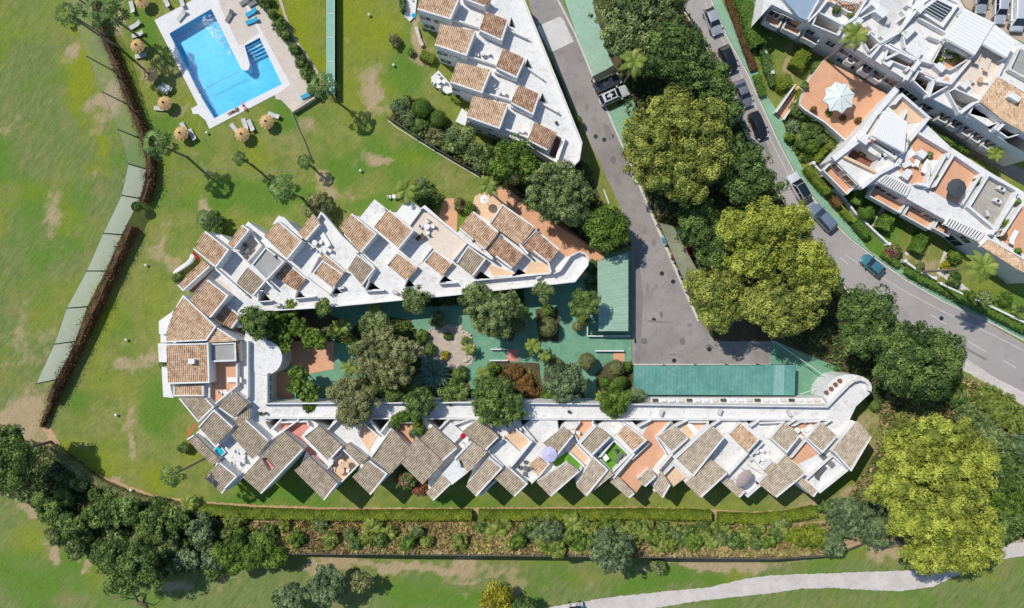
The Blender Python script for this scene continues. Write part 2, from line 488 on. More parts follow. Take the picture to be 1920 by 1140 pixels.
BANKH = [1.6, 4.6, 4.6, 4.2, 3.0, 1.4, .2]
def shrub(name, label, cat, px, py, r, hh, kind, group=None, lsize=.13, cl=.35, per=34, flower=None, ry=None, rot=0, z0=None):
    z0 = bankz(px, py) if z0 is None else z0
    ry = ry or r
    rm = r * S; rym = ry * S
    c = P(px, py, z0 + hh * .55)
    root = thing(name, label, cat, (c.x, c.y, 0), 0, group)
    parts = [(c.x, c.y, hh * .45, rm * .9, rym * .9, hh * .55)]
    for k in range(3):
        a = rng.uniform(0, 6.28); parts.append((c.x + math.cos(a) * rm * .5, c.y + math.sin(a) * rym * .5, hh * .4, rm * .5, rym * .5, hh * .5))
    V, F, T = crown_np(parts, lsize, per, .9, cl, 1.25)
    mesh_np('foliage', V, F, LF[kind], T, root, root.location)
    mb = MB(); mb.tube([(c.x, c.y, -.05), (c.x, c.y, hh * .5)], [.06, .04], 6); mb.build('stem', BARK, root)
    if flower:
        n = int(rm * rym * 110) + 12
        d = rng.normal(size=(n, 3)); d[:, 2] = abs(d[:, 2]); d /= np.linalg.norm(d, axis=1, keepdims=True)
        pts = np.array([c.x, c.y, hh * .45]) + d * np.array([rm, rym, hh * .62])
        V, F = leaves(pts, d, .16, 1.1)
        mesh_np('flowers', V, F, LF[flower], rng.uniform(.4, 1, len(V)), root, root.location)
    root.location.z = z0
    return root

def topiary(name, label, px, py, r, hh, kind, group=None, cat='clipped bush'):
    """tightly clipped ball or dome"""
    c = P(px, py, hh * .6); rm = r * S * (H - hh) / H
    root = thing(name, label, cat, (c.x, c.y, 0), 0, group)
    V0, F0 = blob((c.x, c.y, hh - rm * .8), (rm * .93, rm * .93, rm * .75), 14)
    n = int(rm * rm * 520)
    d = rng.normal(size=(n, 3)); d[:, 2] = np.abs(d[:, 2]) - .45; d /= np.linalg.norm(d, axis=1, keepdims=True)
    pts = np.array([c.x, c.y, hh - rm * .8]) + d * np.array([rm, rm, rm * .8]) * rng.uniform(.95, 1.03, (n, 1))
    V, F = leaves(pts, d, .12, 1.4, .7)
    T = np.concatenate([np.full(len(V0), .1), np.repeat(rng.uniform(.2, .8, n), 4)])
    mesh_np('crown', np.concatenate([V0, V]), np.concatenate([F0, F + len(V0)]), LF[kind], T, root, root.location)
    mb = MB(); mb.tube([(c.x, c.y, -.05), (c.x, c.y, hh - rm * .8)], [.12, .09], 7); mb.build('trunk', BARK, root)
    return root

def hedge(name, label, line, width, hh, kind, group=None, rough=.12, dens=42, z0=0.0, cat='hedge', lsize=.13, gaps=0.0):
    pts = [P(x, y, hh * .6 + z0) for x, y in line]
    root = thing(name, label, cat, (pts[0].x, pts[0].y, z0), 0, group)
    w = width * S / 2
    # densify
    fine = []
    for a, b in zip(pts[:-1], pts[1:]):
        n = max(1, int((b - a).length / 1.0))
        fine += [a.lerp(b, i / n) for i in range(n)]
    fine.append(pts[-1])
    mb = MB(); rings = []
    for i, p in enumerate(fine):
        d = fine[min(i + 1, len(fine) - 1)] - fine[max(i - 1, 0)]; d.z = 0; d.normalize(); n = Vector((-d.y, d.x, 0))
        ww = w * random.uniform(.86, 1.04); h1 = hh * random.uniform(.9, 1.02)
        rings.append([(p.x + n.x * s * ww, p.y + n.y * s * ww, z0 + z * h1) for s, z in ((-1, -.05), (-1, .72), (-.72, .96), (.72, .96), (1, .72), (1, -.05))])
    for a, b in zip(rings[:-1], rings[1:]):
        for k in range(5): mb.face([a[k], b[k], b[k+1], a[k+1]][::-1])
    mb.face(rings[0]); mb.face(rings[-1][::-1])
    V0 = np.array(mb.v); F0 = mb.f
    # leaves
    L_ = sum((b - a).length for a, b in zip(pts[:-1], pts[1:]))
    n = int(L_ * (2 * w + 2 * hh) * dens)
    t = rng.uniform(0, len(fine) - 1.001, n); i = t.astype(int); fr = (t - i)[:, None]
    FA = np.array([tuple(p) for p in fine]); A = FA[i]; Bv = FA[i + 1]
    c = A + (Bv - A) * fr; d = Bv - A; d[:, 2] = 0; d /= np.linalg.norm(d, axis=1, keepdims=True) + 1e-9
    nn = np.stack([-d[:, 1], d[:, 0], np.zeros(n)], 1)
    u = rng.uniform(-1, 1, n); top = rng.uniform(size=n) < w / (w + hh * .7)
    s = np.where(top, u, np.sign(u)); zz = np.where(top, .97, rng.uniform(.05, .95, n)) * hh
    if gaps: zz *= 1 - gaps * rng.uniform(0, 1, n) * (np.sin(t * 1.7) > 0)
    pos = c.copy(); pos[:, :2] += nn[:, :2] * (s * w)[:, None]; pos[:, 2] = z0 + zz
    pos += rng.normal(0, rough, pos.shape) * np.array([1, 1, .8])
    N_ = np.where(top[:, None], np.array([0, 0, 1.0]), nn * np.sign(s)[:, None])
    V, F = leaves(pos, N_, lsize)
    clump = .5 + .35 * np.sin(t * 2.3 + 3 * np.sin(t * .7)) * np.cos(u * 2 + t * .9)
    T = np.clip(np.repeat(clump + rng.normal(0, .16, n), 4), 0, 1)
    nV0 = len(V0)
    quads = [f for f in F0 if len(f) == 4]
    for f in F0:
        if len(f) == 6: quads += [(f[0], f[1], f[4], f[5]), (f[1], f[2], f[3], f[4])]
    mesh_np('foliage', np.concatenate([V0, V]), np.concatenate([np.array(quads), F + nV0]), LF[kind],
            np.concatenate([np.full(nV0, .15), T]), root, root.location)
    return root

def frond(mb_v, mb_f, tints, base, az, length, rise, droop, wid, nseg=9, tint=.5):
    """one pinnate palm frond: rachis with paired broad leaflets"""
    ca, sa = math.cos(az), math.sin(az)
    pts = []
    for i in range(nseg + 1):
        t = i / nseg
        x = length * t; z = rise * math.sin(t * 1.6) - droop * t * t
        pts.append(Vector((base[0] + ca * x * (1 - .12 * t), base[1] + sa * x * (1 - .12 * t), base[2] + z)))
    side = Vector((-sa, ca, 0)); fw = Vector((ca, sa, 0))
    for i in range(nseg):
        p, q = pts[i], pts[i + 1]
        t = (i + .5) / nseg
        w = wid * math.sin(math.pi * min(1, .12 + t * .86)) ** .6
        for s in (-1, 1):
            for k in range(2):
                a = p.lerp(q, k * .5); b = p.lerp(q, k * .5 + .47)
                tip = a + side * s * w + fw * w * .5 - Vector((0, 0, w * .3))
                i0 = len(mb_v); mb_v += [tuple(a), tuple(b), tuple(tip + (b - a) * .8), tuple(tip)]
                mb_f.append((i0, i0 + 1, i0 + 2, i0 + 3)); tints += [min(1, max(0, tint + random.uniform(-.12, .12)))] * 4

def fan(v, f, t, base, az, reach, z0, drop, rad, tint):
    """one fan palm leaf: thin stalk, round pleated blade split at the rim"""
    ca, sa = math.cos(az), math.sin(az)
    e = Vector((base[0] + ca * reach, base[1] + sa * reach, z0 + drop))
    b = Vector(base); s = Vector((-sa, ca, 0)) * .03
    i0 = len(v); v += [tuple(b - s), tuple(b + s), tuple(e + s), tuple(e - s)]; f.append((i0, i0+1, i0+2, i0+3)); t += [.3] * 4
    n = 9; sl = -math.atan2(abs(drop) + .25, 1.6)
    for k in range(n):
        a0 = az + math.radians(-125 + 250 * k / n); a1 = az + math.radians(-125 + 250 * (k + .82) / n); am = (a0 + a1) / 2
        def pt(a, r, dz):
            c = math.cos(a - az) * r
            return (e.x + math.cos(a) * r, e.y + math.sin(a) * r, e.z + dz + c * sl * .6)
        i0 = len(v); up = .05 * (1 if k % 2 else -1)
        v += [tuple(e), pt(a0, rad * .72, up), pt(am, rad * random.uniform(.95, 1.1), -.12 * rad), pt(a1, rad * .72, -up)]
        f.append((i0, i0+1, i0+2, i0+3)); t += [min(1, max(0, tint + random.uniform(-.15, .15)))] * 4

def agave(name, label, px, py, hh, r, n=34, kind='agave'):
    c = P(px, py, hh * .5); root = thing(name, label, 'agave', (c.x, c.y, 0)); rm = r * S
    for k in range(n):
        az = k * 2.39996; lay = k / n; L_ = rm * random.uniform(.85, 1.08) * (1 - .25 * lay); el = .12 + 1.0 * lay
        v, f, t = [], [], []; m = 6; ca, sa = math.cos(az), math.sin(az)
        for i in range(m + 1):
            q = i / m; x = L_ * q * math.cos(el * (1 - .3 * q)); z = .35 + L_ * q * math.sin(el * (1 - .3 * q)) - .25 * L_ * q * q
            w = rm * .075 * math.sin(math.pi * (.22 + .78 * q)) + .004
            for s, dz in ((-1, w * .5), (0, 0), (1, w * .5)):
                v.append((c.x + ca * x - sa * w * s, c.y + sa * x + ca * w * s, z + dz)); t.append(min(1, .25 + .5 * q + random.uniform(-.05, .05)))
        for i in range(m):
            for j in range(2): a = i*3 + j; f.append((a, a+1, a+4, a+3))
        mesh_np('leaf', np.array(v), np.array(f), LF[kind], t, root, root.location)
    mb = MB(); mb.tube([(c.x, c.y, 0), (c.x, c.y, .5)], [.3, .22], 8); mb.build('stem', PALMBARK, root)
    return root

def palm(name, label, px, py, hh, r, kind='palm', group=None, base=None, n=22, lean=0, cat='palm tree', wid=.115, cluster=False, trunk_r=.17, stubby=False):
    """px,py: crown centre in the photo at height hh"""
    top = P(px, py, hh)
    bx = P(*base) if base else Vector((top.x, top.y, 0))
    root = thing(name, label, cat, (bx.x, bx.y, 0), 0, group)
    rm = r * S * (H - hh) / H * (1.18 if kind == 'palm' else 1.1)
    v, f, t = [], [], []
    if kind == 'palm': n = 22
    for k in range(n):
        lay = k / n
        az = k * 2.39996 + random.uniform(-.2, .2)
        ln = rm * random.uniform(.85, 1.1) * (1.05 if lay < .7 else .8)
        rise = rm * (.05 + .45 * lay); droop = rm * (.75 - .6 * lay)
        tn = min(1, max(0, .15 + .6 * lay + random.uniform(-.2, .25)))
        if kind == 'palm': fan(v, f, t, (top.x, top.y, hh - .1), az, rm * (.76 - .50 * lay) * random.uniform(.85, 1.1), hh, rm * (-.38 + .75 * lay), rm * random.uniform(.24, .31), tn)
        else: frond(v, f, t, (top.x, top.y, hh), az, ln, rise, droop, rm * wid * 1.6, tint=tn)
    mesh_np('crown', np.array(v), np.array(f), LF[kind], t, root, root.location)
    mb = MB()
    if hh > .8:
        mid = bx.lerp(top, .5) + Vector((random.uniform(-.15, .15), random.uniform(-.15, .15), 0))
        mb.tube([(bx.x, bx.y, -.1), (bx.x, bx.y, .4), mid, (top.x, top.y, hh - .3), (top.x, top.y, hh)],
                [trunk_r * 1.5, trunk_r * 1.1, trunk_r * .95, trunk_r, trunk_r * 1.3], 8)
    else:
        mb.tube([(bx.x, bx.y, -.1), (top.x, top.y, hh)], [.12, .14], 7)
    mb.build('trunk', PALMBARK, root)
    return root

# ------------------------------------------------------------------ ground
def n2(x, y, s, seed):
    """cheap smooth value noise (numpy)"""
    r = np.random.default_rng(seed); T = r.random((64, 64))
    X = x / s; Y = y / s; xi = np.floor(X).astype(int); yi = np.floor(Y).astype(int); fx = X - xi; fy = Y - yi
    fx = fx * fx * (3 - 2 * fx); fy = fy * fy * (3 - 2 * fy)
    g = lambda a, b: T[a % 64, b % 64]
    return (g(xi, yi) * (1 - fx) + g(xi + 1, yi) * fx) * (1 - fy) + (g(xi, yi + 1) * (1 - fx) + g(xi + 1, yi + 1) * fx) * fy

def build_ground():
    xs = np.concatenate([[-2500, -1200, -500, -250, -150, -110], np.arange(-88, 88.1, .5), [110, 150, 250, 500, 1200, 2500]])
    ys = np.concatenate([[-2500, -1200, -500, -250, -130, -80], np.arange(-56, 56.1, .5), [80, 130, 250, 500, 1200, 2500]])
    # the pool basin is a real hole: drop cells whose centre lies inside the pool outline
    X, Y = np.meshgrid(xs, ys, indexing='ij')
    px = X / S + 960; py = 570 - Y / S
    wx = px + 44 * (n2(px, py, 40, 1) - .5) + 20 * (n2(px, py, 13, 2) - .5); wy = py + 36 * (n2(px, py, 40, 3) - .5) + 20 * (n2(px, py, 13, 4) - .5)
    def G(lst):
        r = np.zeros_like(X)
        for (cx, cy, rx, ry, a) in lst:
            d = ((wx - cx) / rx) ** 2 + ((wy - cy) / ry) ** 2
            r = np.maximum(r, a * np.exp(-d * .8))
        return r
    dry = G(DRY); lime = G(LIME); lush = G(LUSH)
    golf = 1 / (1 + np.exp(-(((270 - px) - .35 * np.abs(py - 330)) / 14)))
    golf = np.maximum(golf, 1 / (1 + np.exp(-(py - 1050) / 8)))
    dry = dry + .42 * (n2(px, py, 48, 5) - .45) + .30 * (n2(px, py, 19, 6) - .5) + .14 * (n2(px, py, 8, 16) - .5)
    lush = lush + .95 * (n2(px, py, 75, 8) - .42) + .40 * (n2(px, py, 24, 18) - .5)
    lime = lime + .85 * (n2(px, py, 60, 28) - .42)
    # mowing streaks on the fairway
    u = px * .86 + py * .5
    v = -px * .5 + py * .86
    st = n2(u * 1.2, v * .25, 14, 9)
    dry = dry + golf * .16 * (st - .5)
    V = np.stack([X, Y, np.zeros_like(X)], -1).reshape(-1, 3)
    nx, ny = X.shape
    idx = np.arange(nx * ny).reshape(nx, ny)
    F = np.stack([idx[:-1, :-1], idx[1:, :-1], idx[1:, 1:], idx[:-1, 1:]], -1).reshape(-1, 4)
    cx = V[F].mean(1)
    keep = ~inside_np(cx[:, 0], cx[:, 1], [tuple(P(x, y)) for x, y in POOL_HOLE])
    F = F[keep]
    m, N, L, B = nt('lawn')
    def at(n):
        a = N.new('ShaderNodeAttribute'); a.attribute_name = n; return a.outputs['Fac']
    g = geo(N)
    mp = N.new('ShaderNodeMapping'); mp.vector_type = 'TEXTURE'; mp.inputs['Rotation'].default_value = (0, 0, math.radians(-32)); mp.inputs['Scale'].default_value = (1, 4.5, 1)
    L.new(g, mp.inputs[0])
    nz = noise(N, L, .9, 9, .8, g); nst = noise(N, L, 1.3, 6, .7, mp.outputs[0]); nb = noise(N, L, .45, 6, .7, g); nf = noise(N, L, 7, 4, .75, g)
    def add(a, b, k):
        mm = N.new('ShaderNodeMath'); mm.operation = 'MULTIPLY_ADD'; L.new(b, mm.inputs[0]); mm.inputs[1].default_value = k; L.new(a, mm.inputs[2]); return mm.outputs[0]
    def sub(a, k):
        mm = N.new('ShaderNodeMath'); mm.operation = 'ADD'; L.new(a, mm.inputs[0]); mm.inputs[1].default_value = k; return mm.outputs[0]
    K, W_ = (0, 0, 0), (1, 1, 1)
    nm = noise(N, L, .13, 6, .7, g)
    base = mixc(N, L, ramp(N, L, nb, [(.38, K), (.62, W_)]), (.165, .212, .044), (.245, .262, .070))
    base = mixc(N, L, ramp(N, L, add(sub(nm, -.25), nz, .5), [(.52, K), (.70, W_)]), base, (.275, .255, .095))
    golfc = mixc(N, L, ramp(N, L, nst, [(.34, K), (.66, W_)]), (.122, .182, .050), (.222, .250, .085))
    golfc = mixc(N, L, ramp(N, L, add(sub(nm, -.25), nst, .5), [(.50, K), (.68, W_)]), golfc, (.235, .225, .085))
    col = mixc(N, L, at('golf'), base, golfc)
    col = mixc(N, L, ramp(N, L, add(sub(at('lush'), -.50), nz, 1.0), [(.18, K), (.62, W_)]), col, (.120, .215, .032))
    col = mixc(N, L, ramp(N, L, add(sub(at('lime'), -.50), nz, 1.0), [(.18, K), (.75, W_)]), col, (.225, .265, .022))
    dd = add(add(sub(at('dry'), -.62), nz, .95), nst, .3)
    col = mixc(N, L, ramp(N, L, dd, [(.30, K), (.60, W_)]), col, (.40, .31, .18))
    ns = noise(N, L, 3.2, 5, .8, mp.outputs[0])
    col = mixc(N, L, 1.0, col, ramp(N, L, ns, [(.3, (.74, .78, .72)), (.7, (1.22, 1.18, 1.22))]), 'MULTIPLY')
    f = ramp(N, L, nf, [(.3, (.66, .68, .64)), (.7, (1.34, 1.32, 1.34))])
    col = mixc(N, L, 1.0, col, f, 'MULTIPLY')
    L.new(col, B.inputs['Base Color']); B.inputs['Roughness'].default_value = .95; B.inputs['Specular IOR Level'].default_value = .1
    bp = N.new('ShaderNodeBump'); bp.inputs['Strength'].default_value = .7; bp.inputs['Distance'].default_value = .12
    L.new(nf, bp.inputs['Height']); L.new(bp.outputs[0], B.inputs['Normal'])
    ob = mesh_np('ground', V, F, m)
    for n_, arr in (('dry', dry), ('lime', lime), ('lush', lush), ('golf', golf)):
        a = ob.data.attributes.new(n_, 'FLOAT', 'POINT'); a.data.foreach_set('value', np.clip(arr, 0, 1).astype(np.float32).ravel())
    tag(ob, kind='structure')
    return ob

def inside_np(x, y, poly):
    r = np.zeros(len(x), dtype=bool); n = len(poly)
    for i in range(n):
        x0, y0 = poly[i][:2]; x1, y1 = poly[(i + 1) % n][:2]
        if y0 == y1: continue
        c = ((y0 > y) != (y1 > y)) & (x < (x1 - x0) * (y - y0) / (y1 - y0) + x0)
        r ^= c
    return r

POOL_OUT = [(318, 63), (396, 17), (401, 26), (452, 128), (459, 133), (466, 131), (469, 122), (459, 86), (487, 71), (529, 158), (402, 222), (375, 178)]
POOL_HOLE = [(314, 60), (398, 12), (490, 66), (533, 160), (401, 227)]
DRY = [(215, 40, 12, 50, .75), (120, 110, 16, 70, .35), (30, 240, 30, 20, .5), (112, 380, 20, 50, .45), (62, 770, 40, 45, .8), (15, 785, 30, 30, 1), (128, 560, 14, 60, .5),
       (235, 680, 60, 20, .65), (245, 810, 14, 60, .7), (70, 640, 45, 40, .3), (708, 185, 22, 46, .85), (780, 75, 22, 26, .9), (595, 345, 26, 24, .6), (715, 300, 36, 14, .7), (650, 60, 20, 30, .3),
       (330, 215, 26, 20, .5), (400, 385, 18, 20, .7), (300, 450, 18, 40, .6), (330, 490, 30, 20, .5), (760, 1062, 130, 12, .95), (620, 1055, 60, 12, .9), (880, 1082, 110, 12, .6), (985, 1095, 25, 30, .5),
       (330, 1100, 28, 10, .95), (215, 893, 28, 9, .8), (102, 1035, 16, 16, .95), (50, 955, 24, 14, .8), (165, 1055, 12, 14, .9), (1350, 1052, 170, 14, .75), (1660, 1020, 50, 26, .95), (1630, 790, 30, 55, .55), (1560, 940, 60, 20, .6),
       (850, 985, 900, 8, .0), (560, 225, 26, 26, .45), (340, 255, 30, 12, .5), (640, 350, 18, 14, .4), (450, 270, 14, 30, .3), (870, 1110, 60, 12, .4), (530, 170, 20, 30, .4), (250, 640, 30, 10, .4), (70, 830, 20, 20, .8), (310, 20, 12, 30, .3), (430, 1095, 30, 10, .4), (1210, 1050, 40, 8, .4), (400, 310, 16, 8, .5), (1745, 500, 20, 14, .6), (1480, 130, 10, 40, .5), (270, 130, 20, 60, .25), (610, 20, 12, 60, .3), (540, 120, 10, 60, .45), (1700, 480, 30, 10, .3), (180, 290, 26, 90, .35), (200, 190, 26, 60, .55)]
LIME = [(150, 120, 22, 100, .8), (180, 280, 14, 60, .7), (565, 70, 36, 80, .9), (650, 40, 30, 60, .5), (240, 960, 40, 20, .3), (230, 880, 120, 40, .5), (400, 900, 120, 40, .4), (210, 560, 60, 60, .3), (690, 60, 60, 100, .35), (600, 280, 40, 30, .3), (470, 290, 60, 60, .25), (60, 960, 60, 60, .4)]
LUSH = [(265, 60, 16, 60, .8), (470, 360, 60, 30, .9), (650, 310, 50, 30, .8), (800, 290, 70, 40, .8), (700, 380, 60, 30, .8), (760, 130, 26, 60, .5), (300, 790, 40, 50, .6), (430, 50, 30, 60, .4), (300, 500, 40, 60, .4), (700, 270, 30, 30, .6), (1200, 1090, 200, 16, .6), (100, 1080, 120, 50, .5), (880, 1120, 120, 20, .5), (1700, 1125, 250, 25, .5), (280, 250, 30, 40, .6), (620, 130, 14, 90, .3), (550, 210, 26, 20, .6), (750, 940, 700, 18, .4), (1490, 75, 12, 20, .4), (1650, 420, 60, 30, .7), (1880, 560, 60, 30, .7), (40, 440, 120, 120, .3), (560, 370, 60, 20, .7)]
build_ground()

RAG = {'soil': 2.2, 'scrub_slope': 2.5, 'cart_path': .9, 'dirt_verge': 1.3, 'thicket_soil': 2.5, 'shrub_bed_soil': 1.5, 'planting_bed': 1.2, 'gravel_bed': 1.2, 'lay_by': .8, 'garden_path': .7}
def sheet(name, poly, z, mat, kind='structure', holes=()):
    if name in RAG:
        q = []
        for i in range(len(poly)):
            a, b = poly[i], poly[(i+1) % len(poly)]; d = math.hypot(b[0]-a[0], b[1]-a[1]); n = max(1, int(d / 4))
            for j in range(n): t = j / n; s = RAG[name] * (0 if j == 0 and n < 2 else 1); q.append((a[0] + (b[0]-a[0]) * t + random.uniform(-s, s), a[1] + (b[1]-a[1]) * t + random.uniform(-s, s)))
        poly = q
    mb = MB()
    mb.prism([P(x, y, z) for x, y in poly], 0.0, z, [[P(x, y, z) for x, y in h] for h in holes])
    o = mb.build(name, mat)
    tag(o, kind=kind)
    return o

def strip(name, line, w, z, mat, h=0.0):
    """ribbon of width w px along a polyline, top at z"""
    pts = [P(x, y, z) for x, y in line]; ww = w * S / 2
    mb = MB(); L_, R_ = [], []
    for i, p in enumerate(pts):
        d = pts[min(i+1, len(pts)-1)] - pts[max(i-1, 0)]; d.z = 0; d.normalize(); n = Vector((-d.y, d.x, 0)) * ww
        L_.append(p + n); R_.append(p - n)
    for i in range(len(pts) - 1):
        mb.face([R_[i], R_[i+1], L_[i+1], L_[i]])
        for A, s in ((L_, 1), (R_, -1)):
            a, b = A[i], A[i+1]
            q = [(a.x, a.y, 0), (b.x, b.y, 0), b, a]
            mb.face(q if s < 0 else q[::-1])
    for i in (0, len(pts) - 1):
        mb.face([(L_[i].x, L_[i].y, 0), (R_[i].x, R_[i].y, 0), R_[i], L_[i]])
    o = mb.build(name, mat); tag(o, kind='structure'); return o

# soil and scrub
sheet('soil', [(1100, 0), (1285, -20), (1345, 110), (1390, 215), (1445, 335), (1535, 465), (1595, 545), (1705, 615), (1800, 700), (1650, 770), (1560, 700), (1340, 645), (1240, 430), (1172, 270), (1150, 150)], .004, SOIL)
sheet('scrub_slope', [(1650, 770), (1705, 615), (1800, 700), (1930, 765), (1930, 1010), (1860, 1040), (1740, 1040), (1620, 990), (1590, 930), (1640, 850)], .008, SCRUB)
sheet('shrub_bed_soil', [(905, 290), (1000, 260), (1100, 305), (1130, 380), (1185, 460), (1130, 478), (1045, 425), (930, 348), (880, 315), (730, 225), (745, 185), (790, 185), (860, 240)], .008, SOIL)
sheet('thicket_soil', [(0, 830), (60, 825), (130, 850), (230, 925), (380, 965), (480, 985), (500, 1040), (400, 1062), (260, 1095), (190, 1050), (60, 950), (0, 925)], .006, SOIL)
# roads
sheet('driveway', [(985, -20), (1045, -20), (1080, 60), (1112, 145), (1165, 270), (1232, 425), (1285, 545), (1312, 602), (1340, 640), (1450, 640), (1450, 684), (1186, 684), (1184, 455), (1160, 380), (1122, 300), (1080, 212), (1035, 110), (1000, 30)], .012, ASPHALT)
sheet('road', [(1262, -20), (1275, 0), (1340, 108), (1385, 215), (1440, 332), (1530, 460), (1592, 545), (1700, 612), (1800, 688), (1930, 765), (1930, 650), (1850, 604), (1770, 568), (1700, 528), (1650, 491), (1600, 453), (1560, 415), (1520, 365), (1490, 323), (1460, 265), (1432, 203), (1405, 143), (1366, 73), (1335, 3), (1325, -20)], .012, ASPHALT2)
sheet('lay_by', [(1800, 690), (1930, 767), (1930, 740), (1860, 705), (1812, 676)], .016, PATHM)
sheet('green_pavement', [(1325, -20), (1335, 0), (1366, 70), (1405, 140), (1432, 200), (1460, 262), (1490, 320), (1520, 362), (1560, 412), (1600, 450), (1650, 488), (1700, 525), (1770, 565), (1850, 600), (1930, 643), (1930, 628), (1850, 585), (1790, 560), (1720, 520), (1680, 500), (1630, 470), (1598, 430), (1555, 383), (1535, 350), (1505, 315), (1480, 270), (1466, 222), (1438, 180), (1420, 130), (1383, 65), (1353, 0), (1345, -20)], .12, GREENP)
strip('kerb', [(1333, 0), (1364, 71), (1403, 141), (1430, 201), (1458, 263), (1488, 321), (1518, 363), (1558, 413), (1598, 451), (1648, 489), (1699, 526), (1769, 566), (1849, 601), (1925, 641)], 2.4, .125, KERB)
strip('kerb', [(1270, 0), (1337, 110), (1383, 217), (1438, 333), (1528, 462), (1590, 547), (1698, 614), (1798, 691)], 2.2, .12, KERB)
strip('kerb', [(1046, 0), (1078, 62), (1112, 145), (1166, 272), (1185, 312)], 3, .12, KERB)
strip('kerb', [(1186, 330), (1200, 350), (1232, 425), (1285, 547), (1310, 602)], 4.5, .14, KERB)
strip('kerb', [(1187, 684), (1445, 684)], 3, .13, KERB)
strip('kerb', [(1132, 355), (1142, 382)], 2.5, .12, KERB)
strip('lane_edge_line', [(1322, 5), (1354, 75), (1392, 145), (1419, 204), (1448, 268), (1479, 330), (1510, 374)], 1.0, .018, LINE)
strip('lane_edge_line', [(1585, 478), (1638, 512), (1700, 548), (1770, 585), (1850, 622), (1925, 660)], 1.0, .018, LINE)
strip('lane_edge_line', [(1810, 672), (1870, 712), (1925, 742)], 1.0, .022, LINE)
for (a, b) in (((1745, 590), (1775, 608)), ((1815, 640), (1850, 660)), ((1880, 675), (1905, 690)), ((1575, 482), (1590, 495)), ((1325, 95), (1333, 112)), ((1343, 135), (1349, 150))):
    strip('lane_mark', [a, b], 1.2, .018, LINE)
sheet('concrete_pad', [(1006, 50), (1050, 31), (1056, 36), (1076, 78), (1036, 97), (1030, 95)], .05, LIGHT_CONC)
for k in range(9):
    a = k / 8.0
    strip('pad_joint', [(1012 + 40 * a, 48 - 16 * a), (1032 + 38 * a, 92 - 16 * a)], .8, .058, KERB)
PATCH = mottled('asphalt_patch', (.20, .185, .175), (.24, .225, .21), .5, None, 8); STAIN = mottled('oil_stain', (.15, .14, .13), (.19, .175, .165), 1.2, None, 8)
def patch(nm, x, y, rx, ry, mat, z, n=16):
    pl = [(x + rx * math.cos(a * 6.283 / n) * random.uniform(.7, 1.15), y + ry * math.sin(a * 6.283 / n) * random.uniform(.7, 1.15)) for a in range(n)]
    sheet(nm, pl, z, mat)
for i, (x, y, rx, ry) in enumerate([(1226, 455, 5, 9), (1205, 640, 10, 6), (1293, 610, 6, 4), (1240, 590, 3, 8), (1262, 665, 8, 3), (1150, 300, 5, 8), (1100, 200, 4, 7), (1330, 652, 9, 6), (1214, 540, 4, 10), (1280, 640, 5, 9), (1195, 665, 5, 10)]):
    patch('asphalt_stain', x, y, rx, ry, STAIN if i % 2 else PATCH, .0155 + .0004 * i)
for i, (pl) in enumerate([[(1190, 470), (1196, 470), (1206, 560), (1200, 680), (1194, 680)], [(1130, 230), (1142, 236), (1150, 262), (1138, 262)], [(1215, 600), (1262, 604), (1262, 607), (1215, 604)], [(1620, 540), (1650, 556), (1640, 568), (1612, 552)], [(1790, 640), (1850, 672), (1848, 676), (1788, 644)], [(1405, 210), (1412, 208), (1445, 290), (1438, 293)]]):
    sheet('asphalt_repair', pl, .021 + .0006 * i, PATCH)
MH = []
for i, (x, y) in enumerate([(1117, 256), (1133, 262), (1147, 256), (1241, 513), (1262, 528), (1330, 655), (1264, 676), (1193, 640), (1765, 597), (1791, 630), (1226, 600)]):
    mb = MB(); p = P(x, y); mb.lathe((p.x, p.y, .012), [(.34, 0), (.34, .008), (.0, .008)], 14)
    o = mb.build('manhole_cover', METAL, None, off=(p.x, p.y, 0)); MH.append(o)
    tag(o, 'x', 'manhole cover', 'round iron manhole covers in the asphalt')
# green courts and courtyard floor
sheet('green_court', [(1052, -20), (1110, -20), (1114, 20), (1128, 60), (1140, 100), (1150, 122), (1113, 145), (1080, 62)], .06, GREENROOF)
sheet('green_court', [(1140, 208), (1188, 186), (1200, 260), (1178, 305), (1163, 262)], .03, GREENP)
sheet('green_courtyard_floor', [(500, 590), (620, 560), (1080, 515), (1130, 476), (1184, 470), (1184, 762), (500, 768)], .016, GREENC)
sheet('green_yard', [(1445, 636), (1575, 690), (1600, 735), (1560, 765), (1187, 765), (1187, 688), (1445, 686)], .018, GREENC)
# terracotta passages
sheet('terracotta_passage', [(932, 346), (950, 352), (1000, 388), (1060, 432), (1133, 478), (1128, 494), (1095, 520), (1062, 500), (1040, 470), (1000, 430), (960, 398), (935, 380)], .03, TERRA)
sheet('terracotta_patio', [(832, 373), (850, 371), (858, 400), (856, 440), (828, 440), (822, 405)], .06, TERRA)
sheet('terracotta_patio', [(890, 368), (905, 360), (925, 360), (945, 385), (905, 430), (880, 420)], .05, PEACH)
sheet('terracotta_court', [(546, 640), (626, 640), (626, 692), (585, 700), (560, 700), (546, 680)], .05, TERRA)
sheet('terracotta_court', [(500, 692), (550, 700), (548, 748), (500, 752)], .05, TERRA)
sheet('terracotta_step', [(1150, 660), (1171, 660), (1171, 682), (1150, 682)], .05, TERRA)
sheet('terracotta_step', [(951, 655), (972, 655), (972, 677), (951, 677)], .06, SALMON)
strip('low_wall', [(1116, 658), (1170, 658)], 2.2, .7, WHITE)
strip('low_wall', [(920, 655), (952, 655)], 2.2, .6, WHITE)
strip('low_wall', [(918, 676), (952, 676)], 2.2, .6, WHITE)
strip('low_wall', [(1102, 600), (1102, 630), (1182, 630)], 2.2, .8, WHITE)
strip('low_wall', [(960, 624), (985, 610), (990, 590), (975, 583)], 2, .5, WHITE)
